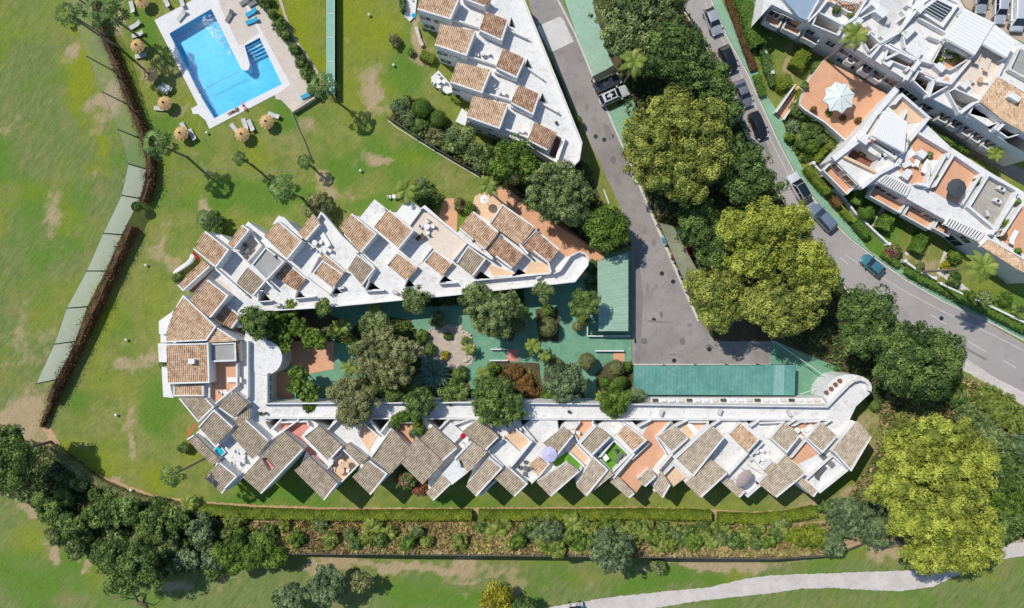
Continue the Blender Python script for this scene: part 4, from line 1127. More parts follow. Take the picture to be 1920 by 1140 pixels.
RS = [
 ([(335, 747), (387, 747), (402, 763), (372, 792)], TILE_GREY, (3, 1, 2), 6.0, 1),
 ([(440, 736), (464, 757), (437, 784), (410, 765)], TILE_GREY, (2,), 6.0, 1),
 ([(452, 779), (467, 768), (467, 784), (447, 798), (440, 790)], TILE_GREY, (), 5.6, 1),
 ([(401, 767), (437, 800), (403, 834), (372, 800)], TILE_GREY, (0, 3), 6.3, 1),
 ([(462, 787), (504, 825), (473, 860), (435, 817)], TILE_GREY, (0,), 6.3, 1),
 ([(350, 823), (363, 815), (410, 862), (398, 871)], TILE_GREY, (0,), 5.8, 2),
 ([(413, 867), (445, 893), (423, 916), (392, 888)], TILE_GREY, (0, 1), 6.3, 1),
 ([(392, 889), (423, 917), (417, 926), (385, 896)], TILE_GREY, (1,), 6.0, 1),
 ([(595, 797), (642, 838), (615, 867), (567, 818)], TILE_GREY, (1, 2, 3), 6.3, 1),
 ([(580, 858), (633, 907), (608, 938), (553, 883)], TILE_GREY, (1,), 6.4, 1),
 ([(653, 832), (687, 860), (672, 873), (642, 843)], TILE_GREY, (2,), 5.9, 1),
 ([(693, 863), (727, 888), (695, 928), (662, 895)], TILE_GREY, (0, 1), 6.2, 1),
 ([(733, 802), (772, 846), (730, 888), (695, 856)], TILE_GREY, (3,), 6.3, 1),
 ([(780, 820), (830, 866), (792, 908), (752, 868)], TILE_GREY, (), 6.4, 1),
 ([(812, 800), (857, 841), (831, 864), (788, 824)], TILE_GREY, (1,), 6.1, 1),
 ([(897, 787), (935, 820), (911, 844), (868, 810)], TILE_GREY, (1,), 6.2, 1),
 ([(883, 827), (912, 848), (878, 884), (852, 860)], TILE_TAN, (3,), 6.0, 1),
 ([(918, 857), (943, 877), (893, 931), (875, 912)], TILE_TAN, (1, 0), 6.3, 1),
 ([(829, 892), (845, 908), (813, 939), (800, 925)], TILE_TAN, (1,), 6.0, 1),
 ([(955, 876), (990, 907), (965, 931), (930, 898)], TILE_GREY, (0, 1), 6.3, 1),
 ([(1057, 802), (1075, 817), (1046, 853), (1020, 831)], TILE_GREY, (1,), 6.0, 1),
 ([(1117, 797), (1145, 820), (1110, 855), (1085, 832)], TILE_GREY, (1, 2, 3), 6.2, 1),
 ([(1065, 869), (1087, 884), (1033, 931), (1008, 905)], TILE_TAN, (1,), 6.2, 1),
 ([(1115, 857), (1141, 881), (1100, 931), (1082, 912)], TILE_TAN, (0, 1), 6.3, 1),
 ([(1141, 883), (1149, 889), (1111, 921), (1105, 915)], TILE_TAN, (), 6.0, 1),
 ([(1176, 796), (1214, 825), (1187, 849), (1158, 818)], TILE_ORANGE, (0, 1, 2), 6.2, 1),
 ([(1268, 801), (1291, 822), (1260, 850), (1232, 821)], TILE_TAN, (2, 1), 6.0, 1),
 ([(1332, 797), (1358, 821), (1300, 894), (1264, 860)], TILE_TAN, (1, 2, 3), 6.4, 1),
 ([(1335, 864), (1364, 888), (1315, 933), (1287, 907)], TILE_TAN, (1,), 6.2, 1),
 ([(1392, 794), (1425, 823), (1403, 848), (1371, 815)], TILE_ORANGE, (0, 1), 6.2, 1),
 ([(1218, 880), (1231, 893), (1210, 913), (1197, 900)], TILE_TAN, (1,), 5.8, 1),
 ([(1160, 896), (1190, 926), (1180, 934), (1147, 905)], TILE_TAN, (1,), 5.7, 1),
 ([(1240, 886), (1257, 910), (1243, 934), (1228, 917)], TILE_TAN, (1,), 5.8, 1),
 ([(1368, 899), (1397, 923), (1387, 933), (1358, 907)], TILE_TAN, (1,), 5.8, 1),
 ([(1473, 794), (1500, 818), (1475, 850), (1447, 825)], TILE_TAN, (1, 2), 6.2, 1),
 ([(1542, 794), (1569, 819), (1542, 850), (1515, 825)], TILE_TAN, (1, 2), 6.2, 1),
 ([(1609, 792), (1634, 820), (1596, 884), (1563, 847)], TILE_TAN, (1, 2), 6.4, 1),
 ([(1446, 864), (1467, 881), (1452, 897), (1430, 880)], TILE_TAN, (3,), 6.0, 1),
 ([(1475, 856), (1510, 889), (1456, 933), (1426, 908)], TILE_TAN, (1,), 6.3, 1),
 ([(1505, 898), (1533, 922), (1526, 932), (1496, 904)], TILE_TAN, (1,), 5.8, 1),
]
for q, m, rims, z, al in RS: roof(SW, q, m, z=z, rims=rims, along=al)
# the long roof with a sunken salmon terrace
pit = [(489, 861), (498, 858), (515, 877), (504, 886)]
roof(SW, [(532, 811), (569, 842), (490, 926), (455, 895)], TILE_GREY, z=6.5, rims=(1,), along=1, holes=[[(490, 860), (499, 858), (515, 876), (504, 885)]])
terr(SW, pit, SALMON, z=5.75, par=())
# terraces
terr(SW, [(529, 789), (580, 787), (583, 797), (564, 818), (608, 868), (606, 876), (598, 872), (570, 841), (537, 808), (526, 808)], SALMON, par=(0, 1))
terr(SW, [(404, 840), (437, 807), (470, 860), (445, 890), (410, 862)], WHITE_FLOOR, par=(3, 4))
terr(SW, [(642, 847), (672, 873), (640, 905), (612, 880)], PEACH, par=(1, 2, 3))
terr(SW, [(632, 792), (672, 808), (692, 846), (690, 858), (654, 830), (640, 835), (616, 808)], WHITE_FLOOR, par=(5,))
terr(SW, [(675, 800), (684, 790), (711, 813), (700, 830), (692, 846), (672, 816)], PEACH, par=(1, 5))
terr(SW, [(748, 789), (785, 789), (779, 818), (770, 836), (742, 806)], TERRA, par=(0, 3))
terr(SW, [(967, 800), (997, 825), (976, 848), (945, 821)], PEACH, par=(0, 1, 2))
terr(SW, [(942, 823), (972, 848), (958, 873), (944, 874), (914, 845)], WHITE_FLOOR, par=(3, 4))
terr(SW, [(998, 828), (1020, 834), (1040, 855), (1012, 890), (996, 905), (960, 875)], WHITE_FLOOR, par=(2, 3))
roof(SW, [(1010, 858), (1028, 875), (1010, 893), (994, 871)], TILE_ORANGE, z=5.0, rims=(), along=1)
terr(SW, [(1075, 802), (1086, 787), (1111, 787), (1112, 797), (1083, 828), (1076, 815)], TERRA, par=(0, 2, 4))
terr(SW, [(1079, 829), (1107, 857), (1093, 871), (1066, 846)], PEACH, par=(0, 2))
terr(SW, [(1063, 847), (1090, 872), (1088, 883), (1048, 881), (1036, 867)], ARTGRASS, par=(1,))
terr(SW, [(1149, 820), (1181, 850), (1148, 883), (1120, 855)], ARTGRASS, par=(0, 1, 3), pw=.3)
terr(SW, [(1182, 858), (1213, 829), (1205, 815), (1220, 788), (1256, 789), (1230, 820), (1248, 848), (1228, 872), (1190, 928), (1159, 898)], TERRA, par=(0, 4, 5))
terr(SW, [(1287, 788), (1326, 788), (1325, 795), (1291, 824), (1278, 803)], PEACH, par=(0, 1))
terr(SW, [(1260, 867), (1288, 893), (1262, 913), (1240, 888)], PEACH, z=4.6, par=(0, 3))
terr(SW, [(1495, 788), (1534, 787), (1532, 795), (1506, 818), (1480, 797)], TERRA, par=(0, 2, 4))
terr(SW, [(1506, 821), (1535, 850), (1494, 870), (1477, 856)], TERRA, par=(3, 0))
terr(SW, [(1419, 790), (1468, 788), (1446, 822), (1428, 822), (1400, 797)], WHITE_FLOOR, par=(0, 1))
terr(SW, [(1426, 826), (1447, 827), (1472, 852), (1446, 862), (1428, 880), (1402, 852)], WHITE_FLOOR, par=(4, 5))
terr(SW, [(1400, 868), (1428, 884), (1440, 893), (1398, 930), (1370, 898)], WHITE_FLOOR, par=(2, 3, 0))
terr(SW, [(1556, 850), (1587, 878), (1532, 922), (1504, 897)], WHITE_FLOOR, par=(0, 1, 2, 3))
terr(SW, [(1335, 830), (1366, 818), (1398, 850), (1366, 888), (1336, 862)], WHITE_FLOOR, par=(3,))
terr(SW, [(1146, 798), (1160, 789), (1176, 795), (1160, 815), (1150, 818)], WHITE_FLOOR, par=(1,))
for q, z in (([(845, 794), (868, 813), (850, 831), (827, 813)], 5.2), ([(855, 862), (878, 884), (846, 909), (829, 891)], 5.9)):
    roof(SW, q, None, z=z, rims=(), flat=WHITE_FLOOR)
roof(SW, [(1020, 784), (1044, 790), (1046, 808), (1020, 828), (1005, 812), (1006, 795)], None, z=5.0, rims=(), flat=WHITE_FLOOR)
for l, z1 in (([(505, 826), (560, 787)], 5.3), ([(614, 806), (633, 787)], 5.2), ([(712, 812), (733, 786)], 5.2), ([(866, 812), (897, 786)], 5.2), ([(946, 820), (916, 846)], 5.3), ([(998, 827), (963, 870), (900, 930)], 5.4),
              ([(1147, 822), (1110, 857)], 5.4), ([(1211, 826), (1150, 897)], 5.5), ([(1290, 823), (1262, 850), (1234, 882)], 5.5), ([(1360, 824), (1338, 850)], 5.5), ([(1427, 823), (1366, 890)], 5.3),
              ([(1573, 818), (1540, 850)], 5.4), ([(1500, 820), (1474, 852)], 5.4), ([(508, 807), (528, 786)], 5.2), ([(437, 806), (405, 838)], 5.2), ([(880, 786), (850, 797)], 5.1), ([(980, 800), (1002, 826)], 5.2), ([(1197, 800), (1222, 787)], 5.2), ([(1265, 800), (1290, 787)], 5.2),
              ([(733, 786), (712, 812), (690, 785)], 5.1), ([(843, 785), (822, 806)], 5.1), ([(1407, 800), (1425, 787)], 5.2), ([(1333, 800), (1350, 788)], 5.2), ([(1544, 797), (1560, 787)], 5.2), ([(1476, 797), (1492, 787)], 5.2)):
    line_wall(SW, l, ZT, z1, .22)
# gallery parapets, planter row
line_wall(SW, [(490, 784), (1560, 788)], ZT, 5.1, .16)
line_wall(SW, [(490, 757), (900, 755), (1552, 763), (1592, 722), (1602, 715), (1613, 712), (1623, 715), (1630, 722), (1632, 733)], ZT, 5.25, .16)
mb = MB(); mb.prism(PP([(1557, 761), (1545, 745), (1547, 729), (1558, 714), (1571, 705), (1588, 702), (1606, 703), (1617, 706), (1626, 711), (1632, 718), (1635, 726), (1634, 735), (1606, 761)], ZT), 0, ZT + .009, mt=1); mb.build('stair_tower', [WHITE, WHITE_FLOOR], SW)
for k, (x, y) in enumerate([(1559, 729), (1567, 721), (1575, 714), (1550, 736)]):
    q = P(x, y, ZT + .3); mb = MB(); mb.lathe((q.x, q.y, ZT), [(.28, 0), (.32, .3), (.26, .32), (.24, .25)], 10); mb.build('planter', BRICK, SW)
mb = MB(); q = P(1215, 745, 3.0); 
mb.prism(PP([(1186, 746), (1550, 746), (1550, 757), (1186, 757)], 3.2), 0, 3.2, mt=1); mb.build('balcony', [WHITE, WHITE_FLOOR], SW)
for k in range(22):
    x0 = 1192 + k * 16; mb = MB(); mb.prism(PP([(x0, 748), (x0 + 10, 748), (x0 + 10, 753), (x0, 753)], 3.5), 3.2, 3.5); mb.build('planter', [WHITE, CREAM, SOIL, WHITE][k % 4], SW)
windows(SW, (455, 897), (490, 926), ZR, [(.3, 1.2, .9, 1.3), (.7, 1.2, .9, 1.3)], out=1)
tips = [((553, 884), (608, 939)), ((662, 896), (695, 928)), ((754, 870), (792, 908)), ((875, 912), (893, 931)), ((930, 898), (965, 931)), ((1008, 905), (1033, 931)), ((1082, 912), (1100, 931)), ((1147, 905), (1180, 934)), ((1228, 917), (1243, 934)), ((1287, 907), (1315, 933)), ((1358, 907), (1387, 933)), ((1428, 908), (1456, 933)), ((1497, 905), (1525, 932))]
for a, b in tips: windows(SW, a, b, ZR, [(.5, 1.2, .2, 2.1)], name='garden_door', out=1)

# ------------------------------------------------------------------ north building beside the driveway
NB = building('apartment_building', 'white stepped building with nine tiled roofs beside the driveway', 930, 150)
ZB, ZC = 4.6, 6.5
wells_b = [[(959, 32), (968, 53), (954, 49)], [(989, 110), (1000, 129), (983, 124)], [(1017, 174), (1028, 195), (1011, 188)], [(1043, 253), (1053, 259), (1041, 298), (1029, 290)]]
mb = MB(); mb.prism(PP([(975, -20, ZB), (1091, 267, ZB), (1090, 282, ZB), (1086, 297, ZB), (1080, 308, ZB), (1072, 314, ZB), (1060, 315, ZB), (1050, 311, ZB), (1042, 305, ZB), (1024, 294, ZB), (990, 266), (940, 243), (875, 221), (890, 172), (844, 156), (860, 101), (815, 86), (833, 34), (782, 18), (795, -25)], ZC), 0, ZB, [PP(h, ZB) for h in wells_b], mt=1)
mb.build('wall', [WHITE, WHITE_FLOOR], NB)
for h in wells_b[:3]: mb = MB(); mb.poly([(p.x, p.y, .05) for p in PP(h, ZB)]); mb.build('well_floor', GREY_FLAT, NB)
mb = MB(); mb.poly([(p.x, p.y, 3.4) for p in PP(wells_b[3], ZB)]); mb.build('well_floor', BRICK, NB)
for q, m, rims, z in [
 ([(790, -8), (862, -3), (845, 37), (782, 18)], TILE_PALE, (1, 2), 6.5), ([(827, 46), (892, 59), (875, 105), (815, 85)], TILE_PALE, (1, 2), 6.5), ([(858, 118), (921, 132), (904, 175), (844, 155)], TILE_PALE, (1, 2), 6.5), ([(888, 181), (953, 197), (937, 242), (875, 220)], TILE_PALE, (1, 2), 6.5),
 ([(876, -12), (920, -2), (908, 13), (868, -2)], TILE_BROWN, (2,), 6.2), ([(911, 22), (953, 40), (941, 77), (899, 58)], TILE_BROWN, (1, 2), 6.2), ([(944, 92), (985, 111), (969, 147), (930, 128)], TILE_BROWN, (1, 2), 6.2), ([(973, 160), (1012, 178), (1000, 216), (958, 194)], TILE_BROWN, (1, 2), 6.2), ([(1003, 230), (1043, 250), (1025, 282), (990, 264)], TILE_BROWN, (2,), 6.2)]:
    roof(NB, q, m, z=z, zb=ZB - .1, rims=rims, along=1)
for q in ([(868, 2), (908, 14), (898, 56), (852, 42)], [(897, 62), (942, 80), (930, 126), (880, 110)], [(926, 136), (970, 152), (958, 192), (908, 178)], [(956, 200), (1000, 220), (989, 262), (945, 245)]):
    terr(NB, q, WHITE_FLOOR, z=ZB, par=(0, 2), ph=.8)
for q in ([(945, 80), (958, 60), (990, 74), (1003, 100)], [(972, 150), (988, 128), (1020, 150), (1030, 176)], [(1002, 218), (1018, 196), (1048, 212), (1056, 246)]):
    terr(NB, q, WHITE_FLOOR, z=ZB, par=(1,), ph=.7)
line_wall(NB, [(975, -20), (1091, 267), (1086, 300), (1073, 313), (1058, 314), (1044, 306), (1060, 258)], ZB, ZB + .8, .16)
for a, b in (((875, 221), (940, 243)), ((844, 156), (904, 175)), ((815, 86), (875, 105)), ((782, 18), (845, 37))):
    windows(NB, a, b, ZC, [(.2, 1.6, 3.9, 1.1), (.6, 1.4, 3.9, 1.1), (.25, 1.6, .9, 1.4), (.7, 1.4, .9, 1.4)], out=1)
windows(NB, (940, 243), (990, 266), ZC, [(.4, 1.8, 2.9, 1.1), (.75, 1.0, .9, 1.1)], out=1)
windows(NB, (990, 264), (1025, 282), 6.2, [(.5, 1.0, 4.9, .8)], out=1)
for q, z in (([(762, 0), (782, -6), (778, 30), (768, 40), (758, 30)], .3), ([(808, 145), (822, 132), (845, 158), (850, 172), (838, 176), (812, 160)], .5), ([(854, 228), (866, 203), (878, 212), (872, 236)], .6)):
    mb = MB(); mb.prism(PP(q, z), 0, z, mt=1); mb.build('patio', [WHITE, COPING], NB)
line_wall(NB, [(780, 50), (786, 72), (792, 85)], 0, .5, .5, STONE, 'garden_wall')

# ------------------------------------------------------------------ hillside complex, upper right
BB = building('terrace_house_row', 'upper row of white terrace houses between the shaded facade and the car park', 1720, 90, 'house row')
ZU = 6.2
def hole(q, z): return PP(q, z)
courts = [([(1524, 46), (1534, 22), (1582, 47), (1573, 66)], BRICK, 3.2), ([(1668, 82), (1726, 114), (1713, 131), (1660, 109)], BRICK, 3.2), ([(1713, 151), (1723, 133), (1783, 158), (1744, 180)], BRICK, 3.2),
          ([(1778, 172), (1790, 166), (1838, 187), (1800, 211)], GREY_FLAT, 3.6), ([(1818, 213), (1829, 191), (1874, 228), (1853, 236)], BRICK, 3.4), ([(1865, 241), (1878, 226), (1928, 246), (1890, 258)], BRICK, 3.4),
          ([(1770, 77), (1824, 106), (1782, 131), (1748, 118)], TERRA, 4.6), ([(1612, 66), (1632, 62), (1650, 80), (1630, 96)], BRICK, 3.6)]
outline_b = [(1427, 30), (1447, 8), (1516, 42), (1583, 78), (1632, 108), (1700, 150), (1742, 182), (1801, 212), (1890, 268), (1940, 296), (1940, 96), (1866, 50), (1808, 14), (1780, -40), (1440, -40)]
mb = MB(); mb.prism(PP(outline_b, ZU), 0, ZU, [PP(c[0], ZU) for c in courts], mt=1); mb.build('wall', [WHITE, WHITE_FLOOR], BB)
for q, m, z in courts:
    mb = MB(); mb.poly([(p.x, p.y, z) for p in PP(q, ZU)]); mb.build('court_floor', m, BB)
    line_wall(BB, q + q[:1], ZU, ZU + .7, .18)
# paved terraces on top
for q, m, par in [([(1556, -10), (1626, -10), (1606, 36), (1582, 27), (1552, 8)], TERRA, (1, 2, 3)), ([(1650, -10), (1712, -10), (1688, 58), (1660, 84), (1645, 72)], LIGHT_CONC, (1, 3)), ([(1884, 134), (1905, 88), (1940, 104), (1940, 165)], GREY_FLAT, (0, 3)),
                  ([(1716, 36), (1770, 66), (1738, 120), (1690, 94), (1685, 68)], WHITE_FLOOR, (0, 1, 3)), ([(1820, 108), (1842, 86), (1880, 108), (1868, 138), (1842, 182), (1796, 150)], CREAM, (1, 2)), ([(1606, 38), (1640, 20), (1652, 30), (1640, 66), (1612, 56)], WHITE_FLOOR, (0,))]:
    terr(BB, q, m, z=ZU, par=par, ph=.8)
roof(BB, [(1458, -20), (1548, -20), (1516, 37), (1500, 30)], None, z=7.2, zb=ZU - .1, rims=(1,), flat=mottled('shaded_white_roof', (.25, .33, .42), (.30, .38, .47), .6))  # white roof in shade: the blue grey shade is put into its colour
roof(BB, [(1731, 4), (1757, -14), (1800, 6), (1768, 52), (1722, 22)], None, z=6.9, zb=ZU - .1, rims=(0, 1, 2, 3, 4), flat=WHITE_FLOOR)
def slat_roof(root, q, z, nslat, mat=None, name='pergola_slat', thick=.12, gap=.35, frame=True, along=0, zb=None):
    """pergola of separate slats laid between edge `along` and its opposite edge"""
    p = PP(q, z); a0, a1, b1, b0 = [p[(along + i) % 4] for i in range(4)]
    for k in range(nslat):
        t0 = k / nslat; t1 = (k + 1 - gap) / nslat
        mb = MB(); mb.prism([a0.lerp(a1, t0), a0.lerp(a1, t1), b0.lerp(b1, t1), b0.lerp(b1, t0)], z - thick, z)
        mb.build(name, mat or CANVAS, root)
    if frame:
        mb = MB()
        for i in range(4):
            a, b = p[i], p[(i+1) % 4]; mb.beam((a.x, a.y, z - .32), (b.x, b.y, z - .32), .14, .18)
            if zb is not None: mb.box((a.x, a.y, zb), .14, .14, z - .32 - zb)
        mb.build('pergola_frame', mat or CANVAS, root)
glz = [(1733, 18), (1757, 0), (1786, 14), (1766, 38)]
mb = MB(); mb.prism(PP(glz, 7.05), 6.8, 7.05); mb.build('skylight', GLASS, BB)
slat_roof(BB, glz, 7.18, 5, mat=FRAME, name='skylight_bar', gap=.85, frame=False, along=0)
slat_roof(BB, [(1811, 17), (1865, 43), (1828, 103), (1772, 71)], 8.3, 11, gap=.06, along=1, zb=ZU)
slat_roof(BB, [(1866, 46), (1904, 77), (1888, 108), (1844, 83)], 8.2, 4, gap=.03, along=1, zb=ZU)
roof(BB, [(1874, 143), (1940, 182), (1940, 256), (1880, 222), (1841, 190)], TILE_PALE, z=8.0, zb=ZU - .1, rims=(0,), along=1, flip=False)
mb = MB(); p = P(1902, 182, 8.6)
mb.box((p.x, p.y, 7.6), 1.6, .8, 1.1, -.5); mb.build('chimney', WHITE, BB)
# facade openings, shaded side
for a, b, sp in (((1447, 10), (1516, 43), [(.2, 1.6, 3.8, 1.4), (.6, 3.0, 3.6, 1.8), (.3, 1.8, .4, 2.1), (.75, 1.6, .4, 2.1)]), ((1516, 43), (1583, 79), [(.2, 1.2, 3.8, 1.2), (.45, 1.4, .6, 2), (.8, 1.2, 3.6, 1.3)]), ((1583, 79), (1632, 109), [(.25, 1.4, 3.6, 1.2), (.6, 2.2, 3.7, .9), (.45, 1.2, 1.2, 1.2), (.85, 1.0, 1.4, 1.2)]),
                 ((1632, 109), (1700, 151), [(.15, 1.8, 3.4, 1.2), (.45, 1.8, 3.4, 1.2), (.8, 1.6, 3.2, 1.4), (.3, 1.2, .8, 1.4)]), ((1700, 151), (1742, 182), [(.3, 1.4, 3.2, 1.3), (.7, 1.4, 3.2, 1.3)]),
                 ((1742, 182), (1801, 213), [(.25, 1.9, 3.2, 1.2), (.6, 1.2, 1.0, 1.5), (.85, 1.6, 3.2, 1.3)]), ((1801, 213), (1890, 268), [(.15, 1.5, 3.2, 1.4), (.38, 1.5, 3.2, 1.4), (.6, 1.5, 3.2, 1.4), (.85, 1.5, 3.2, 1.4)])):
    windows(BB, a, b, ZU, sp, out=1)
for l in ([(1742, 182), (1752, 150), (1784, 156)], [(1801, 212), (1828, 192)], [(1726, 115), (1712, 133)], [(1870, 245), (1890, 224)], [(1690, 96), (1660, 110)], [(1583, 46), (1600, 35), (1640, 0)], [(1650, 80), (1686, 60), (1718, 20)]):
    line_wall(BB, l, ZU, ZU + 1.1, .35)

FB = building('terrace_house_row', 'front row of white terrace houses with orange roof terraces above the lawns', 1740, 320, 'house row')
ZF = 5.4
outline_f = [(1563, 298), (1682, 166), (1692, 200), (1722, 219), (1783, 276), (1850, 319), (1908, 353), (1940, 372), (1940, 530), (1907, 503), (1843, 463), (1800, 428), (1714, 380), (1648, 343), (1616, 352)]
mb = MB(); mb.prism(PP(outline_f, ZF), 0, ZF, [PP([(1588, 293), (1607, 270), (1650, 297), (1640, 318)], ZF)], mt=1); mb.build('wall', [WHITE, WHITE_FLOOR], FB)
mb = MB(); mb.poly([(p.x, p.y, 3.3) for p in PP([(1588, 293), (1607, 270), (1650, 297), (1640, 318)], ZF)]); mb.build('court_floor', BRICK, FB)
line_wall(FB, [(1563, 298), (1610, 262), (1640, 215), (1682, 166)], ZF, ZF + .5, .8)
line_wall(FB, [(1583, 294), (1642, 322), (1650, 326)], ZF, ZF + .5, .3, PEACH)
line_wall(FB, [(1616, 352), (1648, 326), (1686, 306), (1702, 268), (1742, 220)], ZF, ZF + .8, .45)
for q, m, par in [([(1684, 318), (1715, 289), (1742, 302), (1732, 352), (1710, 348)], TERRA, (3,)), ([(1702, 266), (1716, 250), (1776, 286), (1770, 300), (1742, 300), (1716, 287)], TERRA, (1, 2)), ([(1740, 354), (1780, 288), (1835, 326), (1797, 386)], TERRA, (0, 1, 2)),
                  ([(1806, 390), (1845, 326), (1903, 358), (1861, 436)], mottled('worn_concrete', (.33, .30, .26), (.42, .385, .33), .35, (.50, .46, .40), 6), (0, 1, 2, 3)), ([(1866, 444), (1908, 380), (1940, 398), (1940, 490)], TERRA, (0,)), ([(1634, 260), (1680, 290), (1672, 302), (1630, 272)], BRICK, (1, 2)), ([(1666, 200), (1684, 178), (1740, 226), (1702, 232)], PEACH, (0, 1))]:
    terr(FB, q, m, z=ZF, par=par, ph=.9, pw=.35)
slat_roof(FB, [(1659, 208), (1701, 228), (1696, 286), (1636, 254)], 7.8, 14, gap=.10, along=0, zb=ZF)
roof(FB, [(1858, 448), (1940, 496), (1940, 518), (1907, 502), (1843, 462)], TILE_PALE, z=6.4, zb=ZF - .1, rims=(0,), along=1)
for q, n in (([(1779, 407), (1848, 437), (1835, 452), (1771, 420)], 13), ([(1662, 327), (1709, 350), (1700, 368), (1647, 340)], 12)):
    p = PP(q, ZF)
    mb = MB(); mb.prism([p[0], p[1], p[2], p[3]], ZF, ZF + .03); mb.build('terrace_floor', DARKWOOD, FB)
    slat_roof(FB, q, ZF + .5, n, gap=.45, along=0, zb=ZF)
for a, b, sp in (((1563, 298), (1616, 352), [(.25, 1.4, 3.6, 1.3), (.7, 2.0, 3.4, 1.6), (.5, 3.4, .3, 2.2)]), ((1648, 343), (1714, 380), [(.2, 1.8, 3.2, 1.4), (.55, 1.8, 3.2, 1.4), (.35, 2.4, .3, 2.2), (.75, 2.4, .3, 2.2)]), ((1714, 380), (1800, 428), [(.2, 1.8, 3.2, 1.4), (.5, 1.8, 3.2, 1.4), (.8, 1.8, 3.2, 1.4), (.35, 2.4, .3, 2.2), (.7, 2.4, .3, 2.2)]), ((1800, 428), (1843, 463), [(.5, 1.8, 3.2, 1.4), (.5, 2.4, .3, 2.2)])):
    windows(FB, a, b, ZF, sp, out=1)
for q in ([(1732, 134), (1762, 147), (1754, 160), (1726, 146)], [(1606, 60), (1622, 50), (1634, 60), (1620, 72)], [(1668, 30), (1684, 22), (1694, 34), (1680, 44)], [(1846, 160), (1860, 146), (1872, 154), (1858, 170)]):
    terr(BB, q, TERRA, z=ZU, par=(1, 2), ph=.8)
terr(BB, [(1776, 84), (1806, 100), (1794, 118), (1764, 108)], ARTGRASS, z=4.62, par=())
balcony(FB, (1563, 298), (1616, 352), ZF, 2.9, .08, .92, 1.4)
balcony(FB, (1648, 343), (1714, 380), ZF, 2.9, .05, .95, 1.6); balcony(FB, (1714, 380), (1800, 428), ZF, 2.9, .04, .62, 1.6); balcony(FB, (1714, 380), (1800, 428), ZF, 3.1, .66, .98, 1.2)
balcony(BB, (1447, 10), (1516, 43), ZU, 3.2, .05, .45, 1.3); balcony(BB, (1447, 10), (1516, 43), ZU, 3.4, .55, .98, 1.2); balcony(BB, (1516, 43), (1583, 79), ZU, 3.2, .1, .5, 1.0)
balcony(BB, (1583, 79), (1632, 109), ZU, 2.9, .5, .75, .7); balcony(BB, (1632, 109), (1700, 151), ZU, 2.9, .05, .3, .8); balcony(BB, (1632, 109), (1700, 151), ZU, 2.9, .35, .6, .8)
for t in (.08, .32, .54, .78): balcony(BB, (1801, 212), (1890, 268), ZU, 2.8, t, t + .16, .8)
balcony(BB, (1742, 182), (1801, 213), ZU, 2.8, .15, .42, .8); balcony(BB, (1742, 182), (1801, 213), ZU, 2.8, .72, .98, .8)
# stepped blocks, stair heads and party walls that break up the upper roofscape
for q, z in (([(1640, 22), (1652, 10), (1668, 20), (1656, 34)], 7.6), ([(1690, 62), (1712, 44), (1722, 52), (1700, 74)], 7.2), ([(1700, 96), (1712, 84), (1732, 96), (1722, 110)], 7.0), ([(1596, 40), (1608, 30), (1620, 38), (1606, 50)], 7.4), ([(1752, 124), (1762, 116), (1776, 126), (1766, 136)], 7.2),
             ([(1836, 196), (1850, 184), (1866, 194), (1852, 208)], 7.4), ([(1720, 20), (1730, 8), (1736, 12), (1726, 26)], 7.8), ([(1800, 160), (1812, 150), (1822, 156), (1810, 168)], 7.1), ([(1655, 118), (1664, 108), (1676, 116), (1668, 126)], 6.9)):
    mb = MB(); mb.prism(PP(q, z), ZU - .1, z); mb.build('stair_head', WHITE, BB)
for l, h in (([(1516, 40), (1536, 20), (1556, -6)], 1.0), ([(1582, 46), (1604, 34), (1628, -8)], 1.3), ([(1632, 108), (1652, 84), (1690, 60), (1716, 8)], 1.0), ([(1700, 150), (1724, 112), (1748, 118)], .9), ([(1782, 158), (1800, 136), (1844, 84)], .9), ([(1841, 190), (1872, 142), (1888, 108)], .8), ([(1660, 84), (1716, 112)], 1.1), ([(1742, 66), (1768, 76)], .9), ([(1730, 20), (1700, 8)], .9)):
    line_wall(BB, l, ZU, ZU + h, .3)
slat_roof(BB, [(1578, -14), (1618, -14), (1610, 6), (1574, 0)], 8.2, 7, gap=.5, along=0, zb=ZU)
for l in ([(1700, 205), (1690, 232)], [(1745, 305), (1738, 350)], [(1775, 288), (1740, 352)], [(1860, 440), (1905, 372)]): line_wall(FB, l, ZF, ZF + 1.0, .3)
for q, z in (([(1610, 262), (1622, 250), (1634, 258), (1624, 272)], 6.6), ([(1718, 290), (1728, 280), (1740, 288), (1732, 298)], 6.6), ([(1690, 330), (1702, 316), (1712, 322), (1702, 338)], 6.3)):
    mb = MB(); mb.prism(PP(q, z), ZF - .1, z); mb.build('stair_head', WHITE, FB)
mb = MB()
for q in ([(1572, 312), (1612, 352), (1622, 350), (1590, 312)], [(1650, 352), (1712, 385), (1716, 395), (1652, 362)], [(1720, 392), (1800, 436), (1830, 462), (1722, 402)]):
    pass
GT = building('raised_terrace', 'raised terracotta terrace with a white star canopy below the shaded facade', 1580, 180, 'terrace')
zg = 2.2
mb = MB(); mb.prism(PP([(1500, 196), (1512, 158), (1545, 112), (1600, 140), (1672, 182), (1655, 205), (1592, 252), (1586, 263), (1547, 229), (1509, 205)], zg), 0, zg, mt=1); mb.build('wall', [WHITE, TERRA], GT)
line_wall(GT, [(1500, 196), (1509, 205), (1547, 229), (1586, 263)], zg, zg + .7, .2)
mb = MB(); mb.prism(PP([(1458, 212), (1496, 160), (1510, 168), (1470, 224)], .3), 0, .3); mb.build('ramp', TERRA, GT)
line_wall(GT, [(1470, 224), (1506, 168)], 0, 1.0, .18)
line_wall(GT, [(1456, 210), (1492, 158)], 0, 1.4, .18)
SV = building('shared_passage', 'dark paved passage between the two rows of terrace houses', 1800, 260, 'passage')
